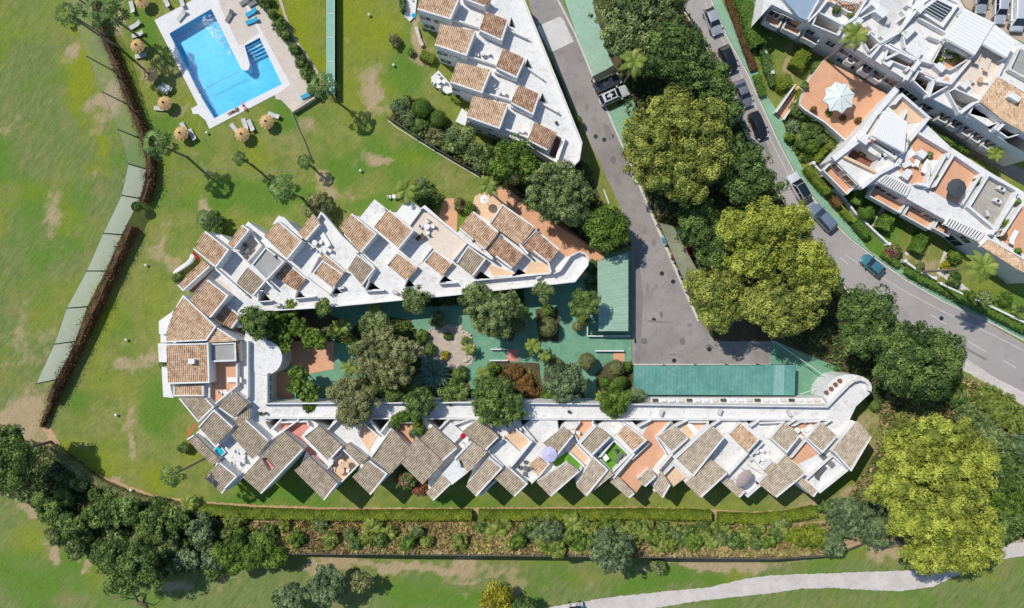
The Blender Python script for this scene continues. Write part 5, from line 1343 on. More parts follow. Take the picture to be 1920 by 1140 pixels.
mb = MB(); mb.prism(PP([(1683, 190), (1745, 222), (1940, 330), (1940, 360), (1860, 310), (1782, 268), (1722, 212)], .04), 0, .04); mb.build('paving', mottled('passage_paving', (.30, .22, .17), (.38, .29, .23), .8), SV)
# ------------------------------------------------------------------ pool
PW = thing('swimming_pool', 'blue swimming pool with a pointed white peninsula in its white coping', 'pool', P(420, 120))
wl = -.12
mb = MB()
inn = [P(x, y, 0) for x, y in POOL_OUT]
mb.poly([(p.x, p.y, -1.5) for p in inn], m=0); mb.wallring([(p.x, p.y) for p in inn], -1.5, .06, 0, inward=True)
mb.build('basin', mottled('pool_blue', (.04, .56, .80), (.08, .64, .86), .25, (.14, .70, .88), 3, .4, spec=.4), PW)
mb = MB()
for k in range(5):
    a, b = PP([(460 + 1.4 * k, 88 + 5.2 * k), (487 + 2.8 * k, 73 + 5.2 * k)], 0)
    mb.beam((a.x, a.y, -1.5), (b.x, b.y, -1.5), .42, 1.2 - .22 * k)
mb.build('steps', POOLTILE, PW)
a, b = PP([(379, 168), (447, 134)], 0); mb = MB(); mb.beam((a.x, a.y, -.14), (b.x, b.y, -.14), .07, .05); mb.build('lane_rope', POOLDARK, PW)
m, N, L, B = nt('pool_water'); B.inputs['Base Color'].default_value = (.45, .85, .95, 1); B.inputs['Roughness'].default_value = .02; B.inputs['IOR'].default_value = 1.33
B.inputs['Transmission Weight'].default_value = 1.0
nz = noise(N, L, 4.5, 5, .7, geo(N)); bp = N.new('ShaderNodeBump'); bp.inputs['Strength'].default_value = .9; bp.inputs['Distance'].default_value = .10
L.new(nz, bp.inputs['Height']); L.new(bp.outputs[0], B.inputs['Normal'])
tb = N.new('ShaderNodeBsdfTransparent'); tb.inputs[0].default_value = (.62, .92, .98, 1)
mx = N.new('ShaderNodeMixShader'); lp = N.new('ShaderNodeFresnel'); lp.inputs[0].default_value = 1.33
gl = N.new('ShaderNodeBsdfGlossy'); gl.inputs['Roughness'].default_value = .06; L.new(bp.outputs[0], gl.inputs['Normal']); L.new(bp.outputs[0], lp.inputs['Normal'])
L.new(lp.outputs[0], mx.inputs[0]); L.new(tb.outputs[0], mx.inputs[1]); L.new(gl.outputs[0], mx.inputs[2]); L.new(mx.outputs[0], N['Material Output'].inputs[0])
mb = MB(); mb.poly([(p.x, p.y, wl) for p in inn]); mb.build('water', m, PW)
# painted sun glint: many small pale flecks laid on the water
v, f = [], []
fl = []
for _ in range(300):
    t = random.random(); x = 385 + 60 * t * random.random() + random.gauss(0, 6); y = 38 + 66 * t + random.gauss(0, 9)
    fl.append((x, y))
fl = [q for q in fl if inside_np(np.array([q[0]]), np.array([q[1]]), [(372, 36), (397, 24), (446, 118), (430, 104), (404, 74)])[0] or random.random() < .10]
fl = [q for q in fl if inside_np(np.array([q[0]]), np.array([q[1]]), POOL_OUT)[0]]
c = np.array([tuple(P(x, y, 0))[:2] + (wl + .012,) for x, y in fl]); V, F = leaves(c, np.tile([0, 0, 1.0], (len(c), 1)), .11, 2.6, .05)
fm = mesh_np('sun_glint', V, F, mottled('sun_glint', (.55, .72, .80), (.70, .80, .85), 2.0), None, PW, PW.location); fm['kind'] = 'stuff'
mb = MB()
outer = [(290, 38), (362, 0), (380, -20), (450, -20), (492, 60), (545, 158), (528, 172), (393, 242), (386, 226), (372, 214), (362, 214), (359, 204), (371, 197)]
mb.prism([P(x, y) for x, y in outer], -.05, .07, [[P(x, y) for x, y in POOL_OUT]])
tag(mb.build('pool_coping', COPING), kind='structure')
mb = MB()
mb.prism([P(x, y) for x, y in [(450, -20), (494, -20), (512, 30), (545, 80), (572, 148), (588, 180), (547, 208), (528, 188), (518, 186), (515, 178), (528, 172), (545, 158), (492, 60)]], 0, .062)
tag(mb.build('pool_deck', DECK), kind='structure')
mb = MB()
mb.prism([P(x, y) for x, y in [(404, -20), (446, -20), (466, 22), (486, 62), (470, 72), (456, 84), (447, 84), (414, 14)]], .07, .078)
tag(mb.build('pool_deck', DECK), kind='structure')

# ------------------------------------------------------------------ net fence beside the golf course
def netmat(nm, a, b):
    m, N, L, B = nt(nm)
    B.inputs['Base Color'].default_value = (.42, .46, .40, 1); B.inputs['Roughness'].default_value = .9
    t = N.new('ShaderNodeBsdfTransparent'); mx = N.new('ShaderNodeMixShader')
    n = noise(N, L, 1.2, 4, .7, geo(N)); r = ramp(N, L, n, [(.3, (a,) * 3), (.7, (b,) * 3)])
    L.new(r, mx.inputs[0]); L.new(t.outputs[0], mx.inputs[1]); tl = N.new('ShaderNodeBsdfTranslucent'); tl.inputs[0].default_value = (.66, .68, .60, 1); m2 = N.new('ShaderNodeMixShader'); m2.inputs[0].default_value = .7; L.new(B.outputs[0], m2.inputs[1]); L.new(tl.outputs[0], m2.inputs[2]); L.new(m2.outputs[0], mx.inputs[2]); L.new(mx.outputs[0], N['Material Output'].inputs[0])
    return m
def netting():
    NF = thing('golf_net_fence', 'long leaning green safety net on poles along the dry hedge beside the fairway', 'net fence', P(270, 320))
    base = [(150, -12), (178, 20), (205, 72), (226, 140), (248, 200), (268, 262), (278, 318), (262, 372), (228, 440), (198, 508), (163, 575), (142, 640), (109, 711)]
    hs = [7, 7, 7, 6.8, 6.2, 5.4, 4.4, 4.0, 3.9, 3.9, 4.0, 4.1, 4.1]
    thin, dense = netmat('net_mesh_thin', .16, .30), netmat('net_mesh_dense', .68, .86)
    B_ = [P(x, y) for x, y in base]
    outn = []
    for i in range(len(B_)):
        d = B_[min(i+1, len(B_)-1)] - B_[max(i-1, 0)]; d.normalize(); outn.append(Vector((-abs(d.y), d.x if d.y < 0 else -d.x, 0)))
    tops = [b + n_ * .12 * h + Vector((0, 0, h)) for b, n_, h in zip(B_, outn, hs)]
    for i in range(len(B_) - 1):
        mb = MB(); n2_ = 8
        for k in range(6):
            for j in range(n2_):
                def q(u, w):
                    a = B_[i].lerp(tops[i], w); b = B_[i+1].lerp(tops[i+1], w); sag = math.sin(math.pi * u) * .06 * w
                    return a.lerp(b, u) + Vector((0, 0, -sag)) + outn[i] * (.10 * math.sin(math.pi * w) * math.sin(u * math.pi))
                mb.face([q(j/n2_, k/6), q((j+1)/n2_, k/6), q((j+1)/n2_, (k+1)/6), q(j/n2_, (k+1)/6)])
        mb.build('net_panel', thin if i < 6 else dense, NF, smooth=True)
    for b, t_ in zip(B_, tops):
        mb = MB(); mb.tube([b - Vector((0, 0, .1)), t_ + (t_ - b) * .04], [.11, .08], 7); mb.build('pole', POLE, NF)
    mb = MB()
    for a, b in zip(tops[:-1], tops[1:]): mb.tube([a, a.lerp(b, .5) - Vector((0, 0, .06)), b], [.025] * 3, 4)
    mb.build('top_cable', POLE, NF)
netting()
# free standing tall poles whose wires run beside the net
# green windscreen fence in the upper lawn
GF = thing('canopy_walk', 'narrow green canopy walk running straight down the upper lawn', 'canopy', P(622, 90))
for k in range(5):
    z = 1.5; a = PP([(613, -20 + 45 * k), (627, -20 + 45 * k), (627, 24 + 45 * k), (613, 24 + 45 * k)], z); a = [q for q in a if True]
    if k == 4: a = PP([(613, 160), (627, 160), (627, 178), (613, 178)], z)
    mb = MB(); mb.prism(a, z - .05, z); mb.poly([(q.x, q.y, z - .05) for q in a], up=False); mb.build('roof_panel', mottled('green_screen', (.20, .42, .30), (.26, .48, .36), 1.0), GF)
    mb = MB(); mb.beam((a[0].x, a[0].y, z), (a[1].x, a[1].y, z), .08, .05); mb.build('cross_bar', FRAME, GF)
    mb = MB(); mb.beam((a[1].x, a[1].y, 0), (a[2].x, a[2].y, 0), .06, z - .06); mb.build('side_screen', METAL, GF)
    for q in (a[0], a[3]): mb = MB(); mb.box((q.x, q.y, 0), .08, .08, z - .05); mb.build('post', FRAME, GF)
for s_ in (613, 627):
    a, b = P(s_, -20, 1.5), P(s_, 178, 1.5); mb = MB(); mb.beam((a.x, a.y, 1.5), (b.x, b.y, 1.5), .06, .05); mb.build('edge_rail', FRAME, GF)
# wire fence of the green yard
WF = thing('wire_fence', 'thin pale wire fence angled round the dark green yard east of the teal carport', 'fence', P(1500, 680))
fp = [(1446, 640), (1480, 664), (1512, 686), (1543, 708), (1533, 722), (1490, 736)]
for (a, b) in zip(fp[:-1], fp[1:]):
    A, B2 = P(*a), P(*b); mb = MB(); mb.tube([(A.x, A.y, 1.9), (B2.x, B2.y, 1.9)], [.05, .05], 6); mb.build('rail', FRAME, WF)
    mb = MB(); mb.tube([(A.x, A.y, 0), (A.x, A.y, 1.95)], [.05, .05], 6); mb.build('post', FRAME, WF)
FA = thing('boundary_fence', 'thin dark fence along the shrub bed below the north building', 'fence', P(800, 270))
fp = [(728, 222), (760, 243), (800, 270), (850, 300), (882, 318), (905, 332)]
for a, b in zip(fp[:-1], fp[1:]):
    A, B2 = P(*a), P(*b); mb = MB(); mb.beam((A.x, A.y, .0), (B2.x, B2.y, .0), .10, 1.3); mb.build('fence_panel', METAL, FA)
FC = thing('boundary_fence', 'dark low fence following the terracotta passage under the big trees', 'fence', P(1040, 410))
fp = [(950, 345), (1000, 382), (1050, 420), (1100, 458), (1134, 480)]
for a, b in zip(fp[:-1], fp[1:]):
    A, B2 = P(*a), P(*b); mb = MB(); mb.beam((A.x, A.y, .0), (B2.x, B2.y, .0), .14, 1.2); mb.build('fence_panel', DARKWOOD, FC)
# garden wall with piers beside the green pavement
GW = thing('garden_wall', 'low white garden wall with piers between front lawns and green pavement', 'wall', P(1650, 440))
gw = [(1420, 60), (1432, 100), (1444, 140)], [(1520, 308), (1540, 330)], [(1562, 358), (1582, 378), (1600, 402), (1632, 432), (1660, 458)], [(1690, 490), (1716, 508), (1745, 522)], [(1756, 532), (1800, 552), (1850, 574), (1925, 610)]
for seg in gw:
    for a, b in zip(seg[:-1], seg[1:]):
        A, B2 = P(*a), P(*b); mb = MB(); mb.beam((A.x, A.y, 0), (B2.x, B2.y, 0), .28, .9); mb.build('wall_run', WHITE, GW)
    for a in (seg[0], seg[-1]):
        A = P(*a); mb = MB(); mb.box((A.x, A.y, 0), .45, .45, 1.15); mb.build('pier', WHITE, GW)

strip('garden_path', [(312, 322), (335, 326), (362, 323), (390, 317), (430, 315), (470, 330), (500, 322), (560, 318)], 1.6, .03, mottled('worn_path', (.18, .20, .09), (.23, .24, .12), 1.0))
strip('garden_kerb', [(547, 210), (558, 238), (572, 268), (584, 300)], 1.6, .25, METAL)  # kerb lying in shadow, the shadow put into its dark colour
strip('dirt_verge', [(522, -12), (532, 22), (548, 66), (574, 104), (604, 150)], 5, .05, GRAVEL)
strip('deck_wall', [(547, 209), (568, 196), (590, 182)], 3, .9, DECK)
strip('bed_kerb', [(728, 226), (745, 240), (800, 274), (850, 304), (905, 336)], 1.4, .10, KERB)
# ------------------------------------------------------------------ carports
def carport(label, poly, z, mat, nseg, ea, eb, cat='carport', postm=None, slope=0.0, name='carport'):
    """poly: 4 photo points; panels divide edges ea (p0->p1) and the opposite edge"""
    p = PP(poly, z); c = sum(p, Vector()) / 4
    r = thing(name, label, cat, (c.x, c.y, 0))
    a0, a1, b1, b0 = [p[(ea + i) % 4] for i in range(4)]
    for k in range(nseg):
        mb = MB(); t0, t1 = k / nseg, (k + .985) / nseg; zz = random.uniform(-.008, .008)
        q = [a0.lerp(a1, t0), a0.lerp(a1, t1), b0.lerp(b1, t1), b0.lerp(b1, t0)]
        mb.prism(q, z - .06 + zz, z + zz); mb.poly([(x.x, x.y, z - .06 + zz) for x in q], up=False)
        n_ = 3
        for j in range(n_):
            t = t0 + (t1 - t0) * (j + .2) / n_
            u, w = a0.lerp(a1, t), b0.lerp(b1, t); mb.beam((u.x, u.y, z + zz - .01), (w.x, w.y, z + zz - .01), .09, .045)
        mb.build('roof_panel', mat if not isinstance(mat, list) else mat[min(k, len(mat) - 1)], r)
    for i in range(4):
        a, b = p[i], p[(i+1) % 4]; n_ = max(1, int((b - a).length / 4.5))
        mb = MB(); mb.beam((a.x, a.y, z - .22), (b.x, b.y, z - .22), .10, .13); mb.build('edge_beam', postm or METAL, r)
        for j in range(n_):
            q = a.lerp(b, j / n_); q = q.lerp(c, .02); mb = MB(); mb.box((q.x, q.y, 0), .12, .12, z - .2); mb.build('post', postm or METAL, r)
    return r
carport('pale green ribbed carport roof between the courtyard and the asphalt', [(1120, 490), (1178, 473), (1178, 621), (1122, 621)], 2.7, GREENROOF, 9, 1, 2)
TEAL2 = mottled('teal_canopy_pale', (.20, .38, .34), (.25, .43, .39), .4, (.28, .45, .42), 5)
carport('long teal carport canopy at the south edge of the car park', [(1188, 686), (1492, 684), (1490, 741), (1188, 740)], 2.6, [TEAL] * 13 + [TEAL2, TEAL], 15, 0, 1)
carport('mossy grey green carport roof on the far side of the driveway kerb', [(1236, 418), (1262, 424), (1332, 552), (1292, 548)], 2.4, mottled('mossy_roof', (.17, .20, .13), (.30, .30, .20), .25, (.24, .22, .15), 4), 8, 1, 2)
carport('short dark carport roof shading the black car beside the driveway', [(1112, 143), (1150, 124), (1156, 131), (1117, 152)], 2.3, METAL, 3, 0, 1)

# ------------------------------------------------------------------ cars
def paint(name, c): return plain(name, c, .28, .5, .35, .6)
CARGLASS = plain('car_glass', (.012, .016, .02), .06, .9)
TYRE = plain('tyre', (.02, .02, .02), .9); RIM = plain('rim', (.35, .35, .36), .35, .5, .8)
LAMP = plain('headlight_glass', (.65, .68, .70), .15); TAIL = plain('tail_light', (.35, .02, .02), .25)
def car(label, px, py, ang, mat, kind='hatch', glassroof=False, Ln=4.3, Wd=1.82, cat='car', zoff=0.0):
    """ang: photo direction of the nose, degrees clockwise from right"""
    p = P(px, py, 1.0); rz = -math.radians(ang)
    r = thing('van' if kind == 'van' else 'parked_car', label, 'van' if kind == 'van' else cat, (p.x, p.y, zoff), rz, 'cars parked along the road' if 1300 < px < 1700 and py < 520 else None)
    hl, hw = Ln / 2, Wd / 2
    zb = .95 if kind != 'van' else 1.1
    zt = {'hatch': 1.46, 'sedan': 1.42, 'suv': 1.68, 'van': 1.95}[kind]
    # lower body as cross-sections along x (rear -> nose)
    prof = [(-hl, .80, .45, .78), (-hl + .12, .93, .3, zb - .05), (-hl * .7, 1.0, .22, zb), (-hl * .3, 1.0, .2, zb), (hl * .25, 1.0, .2, zb), (hl * .42, .99, .2, zb - .02), (hl * .75, .95, .22, zb - .16), (hl - .13, .86, .3, zb - .27), (hl, .70, .42, zb - .36)]
    if kind == 'van': prof = [(-hl, .92, .4, zb), (-hl + .1, .98, .3, zb), (-hl * .3, 1, .2, zb), (hl * .4, 1, .2, zb), (hl * .7, .97, .22, zb - .05), (hl - .15, .9, .3, zb - .2), (hl, .78, .42, zb - .35)]
    mb = MB(); rings = []
    for x, w, z0, z1 in prof:
        y = hw * w
        rings.append([(x, -y * .9, z0), (x, -y, z0 + .18), (x, -y, z1 - .14), (x, -y * .86, z1 - .02), (x, -y * .4, z1 + .02), (x, y * .4, z1 + .02), (x, y * .86, z1 - .02), (x, y, z1 - .14), (x, y, z0 + .18), (x, y * .9, z0)])
    for a, b in zip(rings[:-1], rings[1:]):
        for k in range(9): mb.face([a[k], b[k], b[k+1], a[k+1]])
        mb.face([a[9], b[9], b[0], a[0]])
    mb.face(rings[0]); mb.face(rings[-1][::-1])
    mb.build('body', mat, r, smooth=False, off=(0, 0, 0))
    # greenhouse
    xr0, xr1, xf1, xf0 = {'hatch': (-hl + .18, -hl * .62, hl * .10, hl * .44), 'sedan': (-hl * .70, -hl * .38, hl * .10, hl * .44), 'suv': (-hl + .12, -hl * .78, hl * .14, hl * .46), 'van': (-hl + .04, -hl + .12, hl * .42, hl * .72)}[kind]
    yb, yt = hw * .90, hw * .70
    if kind == 'van': yb, yt = hw * .96, hw * .86
    b0 = [(xr0, -yb, zb - .01), (xr0, yb, zb - .01), (xf0, yb, zb - .03), (xf0, -yb, zb - .03)]
    t0 = [(xr1, -yt, zt - .05), (xr1, yt, zt - .05), (xf1, yt, zt - .05), (xf1, -yt, zt - .05)]
    for nm, q in (('rear_window', [b0[0], t0[0], t0[1], b0[1]]), ('side_window', [b0[1], t0[1], t0[2], b0[2]]), ('windscreen', [b0[2], t0[2], t0[3], b0[3]]), ('side_window', [b0[3], t0[3], t0[0], b0[0]])):
        mb = MB(); mb.face(q); mb.build(nm, CARGLASS if not (kind == 'van' and nm == 'side_window') else mat, r, off=(0, 0, 0))
    mb = MB()
    for (p0, p1) in zip(b0, t0): mb.tube([p0, p1], [.05, .05], 5)
    for i in range(4): mb.tube([t0[i], t0[(i+1) % 4]], [.05, .05], 5)
    xm = (xr1 + xf1) / 2
    for s in (-1, 1): mb.tube([(xm, s * yb, zb), (xm, s * yt, zt - .04)], [.045, .045], 5)
    mb.build('pillar_frame', mat, r, off=(0, 0, 0))
    mb = MB(); n_ = 5; R_2 = []
    for i in range(n_ + 1):
        x = xr1 + (xf1 - xr1) * i / n_; zc = zt + .03 * math.sin(math.pi * i / n_)
        R_2.append([(x, -yt, zt - .04), (x, -yt * .6, zc - .005), (x, 0, zc + .01), (x, yt * .6, zc - .005), (x, yt, zt - .04)])
    for a, b in zip(R_2[:-1], R_2[1:]):
        for k in range(4): mb.face([a[k], b[k], b[k+1], a[k+1]])
    mb.build('roof', CARGLASS if glassroof else mat, r, smooth=True, off=(0, 0, 0))
    for s in (-1, 1):
        for x in (-hl * .62, hl * .62):
            mb = MB(); mb.tube([(x, s * (hw - .2), .33), (x, s * (hw + .01), .33)], [.33, .33], 14); w = mb.build('wheel', TYRE, r, off=(0, 0, 0))
            mb = MB(); mb.tube([(x, s * (hw - .1), .33), (x, s * (hw + .03), .33)], [.2, .19], 10); mb.build('rim', RIM, w, off=(0, 0, 0))
        mb = MB(); mb.box((hl * .40, s * (hw + .1), zb - .08), .2, .2, .14); mb.build('wing_mirror', mat, r, off=(0, 0, 0))
        mb = MB(); mb.box((hl - .2, s * hw * .66, zb - .46), .34, .38, .16, s * -.25); mb.build('headlight', LAMP, r, off=(0, 0, 0))
        mb = MB(); mb.box((-hl + .08, s * hw * .72, zb - .26), .12, .34, .18); mb.build('tail_light', TAIL, r, off=(0, 0, 0))
    mb = MB(); mb.box((-hl - .01, 0, .5), .03, .5, .12); mb.build('number_plate', FRAME, r, off=(0, 0, 0))
    return r
car('silver hatchback parked first from the top beside the green pavement', 1338, 38, 68, paint('silver_paint', (.45, .46, .48)), 'hatch', Ln=4.2)
car('black hatchback parked behind the silver one on the main road', 1367, 109, 66, paint('black_paint', (.02, .022, .026)), 'hatch', Ln=4.1)
car('dark grey saloon with silver bonnet glare parked below the black hatchback', 1395, 174, 68, paint('grey_paint', (.22, .22, .235)), 'sedan', Ln=4.2)
car('black saloon parked next to the red brown planting strip', 1423, 234, 67, paint('black_paint', (.02, .022, .026)), 'sedan', Ln=4.2)
car('white car with a black glass roof beside the clipped roadside hedge', 1500, 350, 240, paint('white_paint', (.72, .72, .72)), 'suv', glassroof=True, Ln=4.5, Wd=1.9)
car('blue grey estate car parked behind the white car with black roof', 1544, 407, 228, paint('blue_grey_paint', (.20, .26, .34)), 'suv', Ln=4.8, Wd=1.88)
car('teal hatchback parked alone lower down the road near the magenta bush', 1638, 497, 222, paint('teal_paint', (.07, .24, .29)), 'hatch', Ln=3.9, Wd=1.75)
car('dark car half under the short carport by the driveway', 1139, 155, -25, paint('charcoal_paint', (.06, .065, .07)), 'sedan', Ln=4.2)
car('white off-roader with two dark roof panels parked beside the driveway', 1151, 178, -24, paint('white_paint', (.72, .72, .72)), 'suv', Ln=4.6)
for xx in (-1.1, -.2):
    ow = [o for o in bpy.data.objects if o.get('label', '').startswith('white off-roader')][0]
    mb = MB(); mb.box((xx, 0, 1.66), .72, .95, .05); mb.build('roof_panel', CARGLASS, ow, off=(0, 0, 0))
car('silver car at the top edge of the tan car park, leftmost in its row', 1843, -4, 92, paint('silver_paint', (.45, .46, .48)), 'hatch')
car('pale blue silver car in the middle of the tan car park', 1879, 16, 92, paint('pale_silver_paint', (.55, .58, .62)), 'hatch', Ln=4.3)
car('white van parked at the right edge of the tan car park', 1910, 26, 92, paint('white_paint', (.72, .72, .72)), 'van', Ln=5.0, Wd=2.0)
for (x, y, mt, lb) in ((1240, 452, 'teal_paint', 'teal car nose showing past the mossy carport, uppermost of four'), (1257, 484, 'red_paint', 'dark red car nose showing past the mossy carport'), (1270, 513, 'black_paint', 'black car nose showing past the mossy carport'), (1283, 540, 'blue_grey_paint', 'blue grey car nose showing past the mossy carport, lowest of four')):
    car(lb, x + 27, y - 8, 164, MATS.get(mt) or paint(mt, (.28, .03, .03)), 'hatch', Ln=3.9, Wd=1.7)
# golf buggy at the lower edge
g = P(1080, 1143, 1.6); r = thing('golf_buggy', 'small golf buggy with a dark roof on the pale cart path', 'golf buggy', (g.x, g.y, .016), .1)
mb = MB(); mb.box((0, 0, .35), 2.3, 1.1, .4); mb.build('body', paint('white_paint', (.72,) * 3), r, off=(0, 0, 0))
mb = MB(); mb.box((-.1, 0, 1.72), 1.7, 1.15, .08); mb.build('roof', METAL, r, off=(0, 0, 0))
mb = MB(); mb.box((-.2, 0, .75), .5, 1.0, .25); mb.build('seat', CANVAS, r, off=(0, 0, 0))
for x in (-.8, .7):
    for s in (-.5, .5):
        mb = MB(); mb.tube([(x, s - .08, .25), (x, s + .08, .25)], [.25, .25], 10); mb.build('wheel', TYRE, r, off=(0, 0, 0))
        mb = MB(); mb.tube([(x * .9, s, .7), (x * .9, s, 1.72)], [.025] * 2, 5); mb.build('roof_post', METAL, r, off=(0, 0, 0))
ORD = 'first second third fourth fifth sixth seventh eighth ninth tenth eleventh twelfth thirteenth fourteenth fifteenth sixteenth seventeenth eighteenth nineteenth twentieth twenty-first twenty-second twenty-third twenty-fourth'.split()
# ------------------------------------------------------------------ trees
tree('stone_pine', 'huge round yellow green pine between the driveway and the parked cars', 'pine tree', 1268, 265, 105, 11.5, 'pine', lobes=[(1262, 222, 66, 54, .6), (1222, 282, 52, 58, 0), (1300, 270, 62, 62, .4), (1255, 325, 58, 46, -.2), (1190, 255, 26, 30, -1), (1330, 225, 34, 34, -.5), (1325, 310, 38, 38, -.6), (1285, 362, 34, 20, -1.3)], per=76, cl=.78, spacing=1.36, lsize=.19)
tree('stone_pine', 'bright pine with a lobed crown overhanging the main road', 'pine tree', 1440, 440, 80, 12, 'pine2', lobes=[(1428, 430, 66, 50, .4), (1380, 430, 44, 36, -.3), (1485, 415, 40, 38, -.3), (1500, 490, 52, 46, 0), (1410, 485, 52, 42, -.2), (1535, 505, 34, 34, -.6)], per=76, cl=.78, spacing=1.36, lsize=.19)
tree('stone_pine', 'olive pine above the dark corner of the car park', 'pine tree', 1450, 570, 60, 11, 'pine', lobes=[(1455, 565, 58, 42, .2), (1498, 590, 30, 30, -.6), (1415, 575, 36, 36, -.4), (1465, 610, 40, 24, -.8), (1520, 545, 38, 36, -.3)], per=76, cl=.74, spacing=1.36, lsize=.19)
tree('stone_pine', 'pine crown reaching over the asphalt at the end of the white kerb', 'pine tree', 1345, 555, 50, 10.5, 'pine', lobes=[(1340, 545, 44, 46, .2), (1312, 530, 28, 32, -.4), (1340, 592, 38, 26, -.7), (1380, 560, 30, 34, -.5)], per=76, cl=.74, spacing=1.36, lsize=.19)
tree('stone_pine', 'giant bright yellow green pine at the east end of the southern wing', 'pine tree', 1740, 860, 105, 12, 'pine2', lobes=[(1745, 820, 88, 48, .2), (1705, 868, 62, 42, 0), (1775, 880, 78, 56, .4), (1690, 925, 64, 36, -.2), (1790, 930, 62, 40, -.1), (1820, 850, 34, 38, -.6), (1665, 905, 36, 26, -.7)], per=76, cl=.76, spacing=1.36, lsize=.19)
tree('stone_pine', 'bright yellow green pine leaning over the pale cart path', 'pine tree', 1765, 1000, 90, 12, 'pine2', lobes=[(1745, 980, 78, 44, .3), (1700, 975, 44, 32, -.4), (1800, 1010, 64, 44, .2), (1740, 1040, 60, 28, -.6), (1835, 1025, 36, 32, -.5), (1790, 1050, 50, 22, -1), (1845, 985, 28, 30, -.8)], per=76, cl=.76, spacing=1.36, lsize=.19)
B = 'broad-leaved trees around the road'
tree('broadleaf_tree', 'dark green tree at the top beside the pale green court', 'tree', 1175, 30, 62, 9, 'olive', group=B, lobes=[(1160, 20, 48, 42, 0), (1210, 10, 50, 44, .3), (1165, 70, 36, 40, -.2), (1200, 75, 38, 36, -.3), (1145, -10, 36, 30, 0), (1250, -5, 36, 34, -.2)])
tree('broadleaf_tree', 'dark tree with dense clumps left of the first parked silver car', 'tree', 1262, 95, 54, 9.5, 'dark', group=B, lobes=[(1262, 80, 44, 40, .2), (1240, 118, 36, 32, -.2), (1290, 105, 34, 36, -.2), (1262, 128, 34, 22, -.5)])
tree('broadleaf_tree', 'mid green tree between the big round pine and the main road', 'tree', 1320, 155, 48, 8.5, 'dark', group=B, lobes=[(1315, 140, 46, 30, 0), (1345, 175, 34, 34, -.3), (1290, 145, 34, 28, -.3), (1362, 215, 26, 30, -.6)])
tree('broadleaf_tree', 'dark tree in the shade south east of the big round pine', 'tree', 1405, 325, 50, 8, 'dark', group=B, lobes=[(1405, 315, 44, 42, 0), (1425, 345, 30, 30, -.4), (1385, 355, 30, 28, -.5), (1370, 290, 30, 36, -.6)])
tree('broadleaf_tree', 'shaded dark tree filling the gap between the two big pines', 'tree', 1320, 430, 46, 6, 'dark', group=B, lobes=[(1310, 420, 42, 40, 0), (1345, 470, 36, 36, -.4), (1300, 400, 30, 30, -.4)])
tree('broadleaf_tree', 'dark green tree at the road bend right of the olive pine', 'tree', 1632, 602, 66, 9, 'dark', group=B, lobes=[(1630, 580, 56, 42, .2), (1650, 625, 48, 40, 0), (1610, 640, 40, 28, -.4), (1600, 590, 34, 40, -.3)])
tree('broadleaf_tree', 'round dark green tree overhanging the lower road edge', 'tree', 1720, 672, 82, 9.5, 'dark', group=B, lobes=[(1720, 655, 66, 50, .3), (1745, 690, 54, 46, 0), (1690, 700, 52, 38, -.2), (1675, 665, 38, 36, -.4), (1770, 665, 32, 40, -.4), (1720, 725, 48, 22, -.7)])
tree('broadleaf_tree', 'grey olive tree shading the terracotta passage', 'tree', 1048, 360, 62, 8.5, 'olive', group=B, lobes=[(1045, 345, 52, 42, .2), (1075, 370, 36, 38, -.1), (1025, 372, 40, 34, -.3), (1060, 400, 40, 22, -.6)], cl=.6, lsize=.16, per=70)
tree('broadleaf_tree', 'vivid green tree at the foot of the driveway by the pale green carport', 'tree', 1138, 426, 40, 7, 'vivid', group=B, lsize=.22)
tree('broadleaf_tree', 'leafy green tree below the tip of the north building', 'tree', 958, 300, 44, 7, 'vivid', lobes=[(962, 290, 38, 32, .2), (940, 318, 28, 24, -.3), (985, 310, 26, 30, -.3)])
tree('broadleaf_tree', 'loose pale green tree under the facade of the north building', 'tree', 882, 280, 36, 4.5, 'olive', lobes=[(865, 262, 24, 22, 0), (890, 285, 28, 22, 0), (908, 300, 20, 18, -.2)])
tree('broadleaf_tree', 'big dark tree with yellow tips at the left edge', 'tree', 22, 850, 62, 10, 'mid', lobes=[(14, 828, 38, 32, .3), (-8, 868, 40, 38, 0), (34, 862, 28, 28, -.2), (20, 898, 28, 20, -.6)])
tree('broadleaf_tree', 'pointed dark tree above the bare curved branch', 'tree', 238, 1062, 58, 8, 'mid', lobes=[(215, 1045, 34, 32, 0), (255, 1060, 42, 34, .2), (235, 1090, 38, 24, -.4), (275, 1080, 26, 26, -.4)])
B = 'scrubby trees of the lower left thicket'
for i, (x, y, r, h, k, lb) in enumerate([
    (92, 960, 30, 4, 'mid', 'small olive green tree at the west tip of the thicket'), (135, 985, 34, 4.5, 'mid', 'dark clumpy tree above the sandy gap in the thicket'), (185, 965, 34, 4.5, 'dark', 'dark tree under the shadow of the hedge bend'),
    (140, 1030, 24, 3.5, 'olive', 'small grey green tree beside the bare sandy patch'), (232, 960, 42, 5.5, 'dark', 'feathery green tree leaning over the thicket centre'), (285, 985, 40, 5.5, 'mid', 'feathery tree right of the thicket centre'),
    (330, 975, 34, 4.5, 'mid', 'grey green tree touching the dry hedge'), (310, 1020, 34, 4, 'olive', 'pale grey green tree above the sandy strip'), (375, 1000, 36, 4.5, 'grey', 'grey green tree with bare twigs'), (350, 1050, 32, 4, 'grey', 'lower grey green tree at the thicket edge'),
    (400, 1045, 32, 3.5, 'grey', 'soft grey green tree beside the bright round tree'), (270, 1015, 28, 4, 'olive', 'dull olive tree with dead twigs')]):
    tree('thicket_tree', lb, 'tree', x, y, r * .76, h * .85, 'mid' if k == 'dark' else k, group=B, cl=.5, per=34, lsize=.22, core=.5, spacing=1.5)
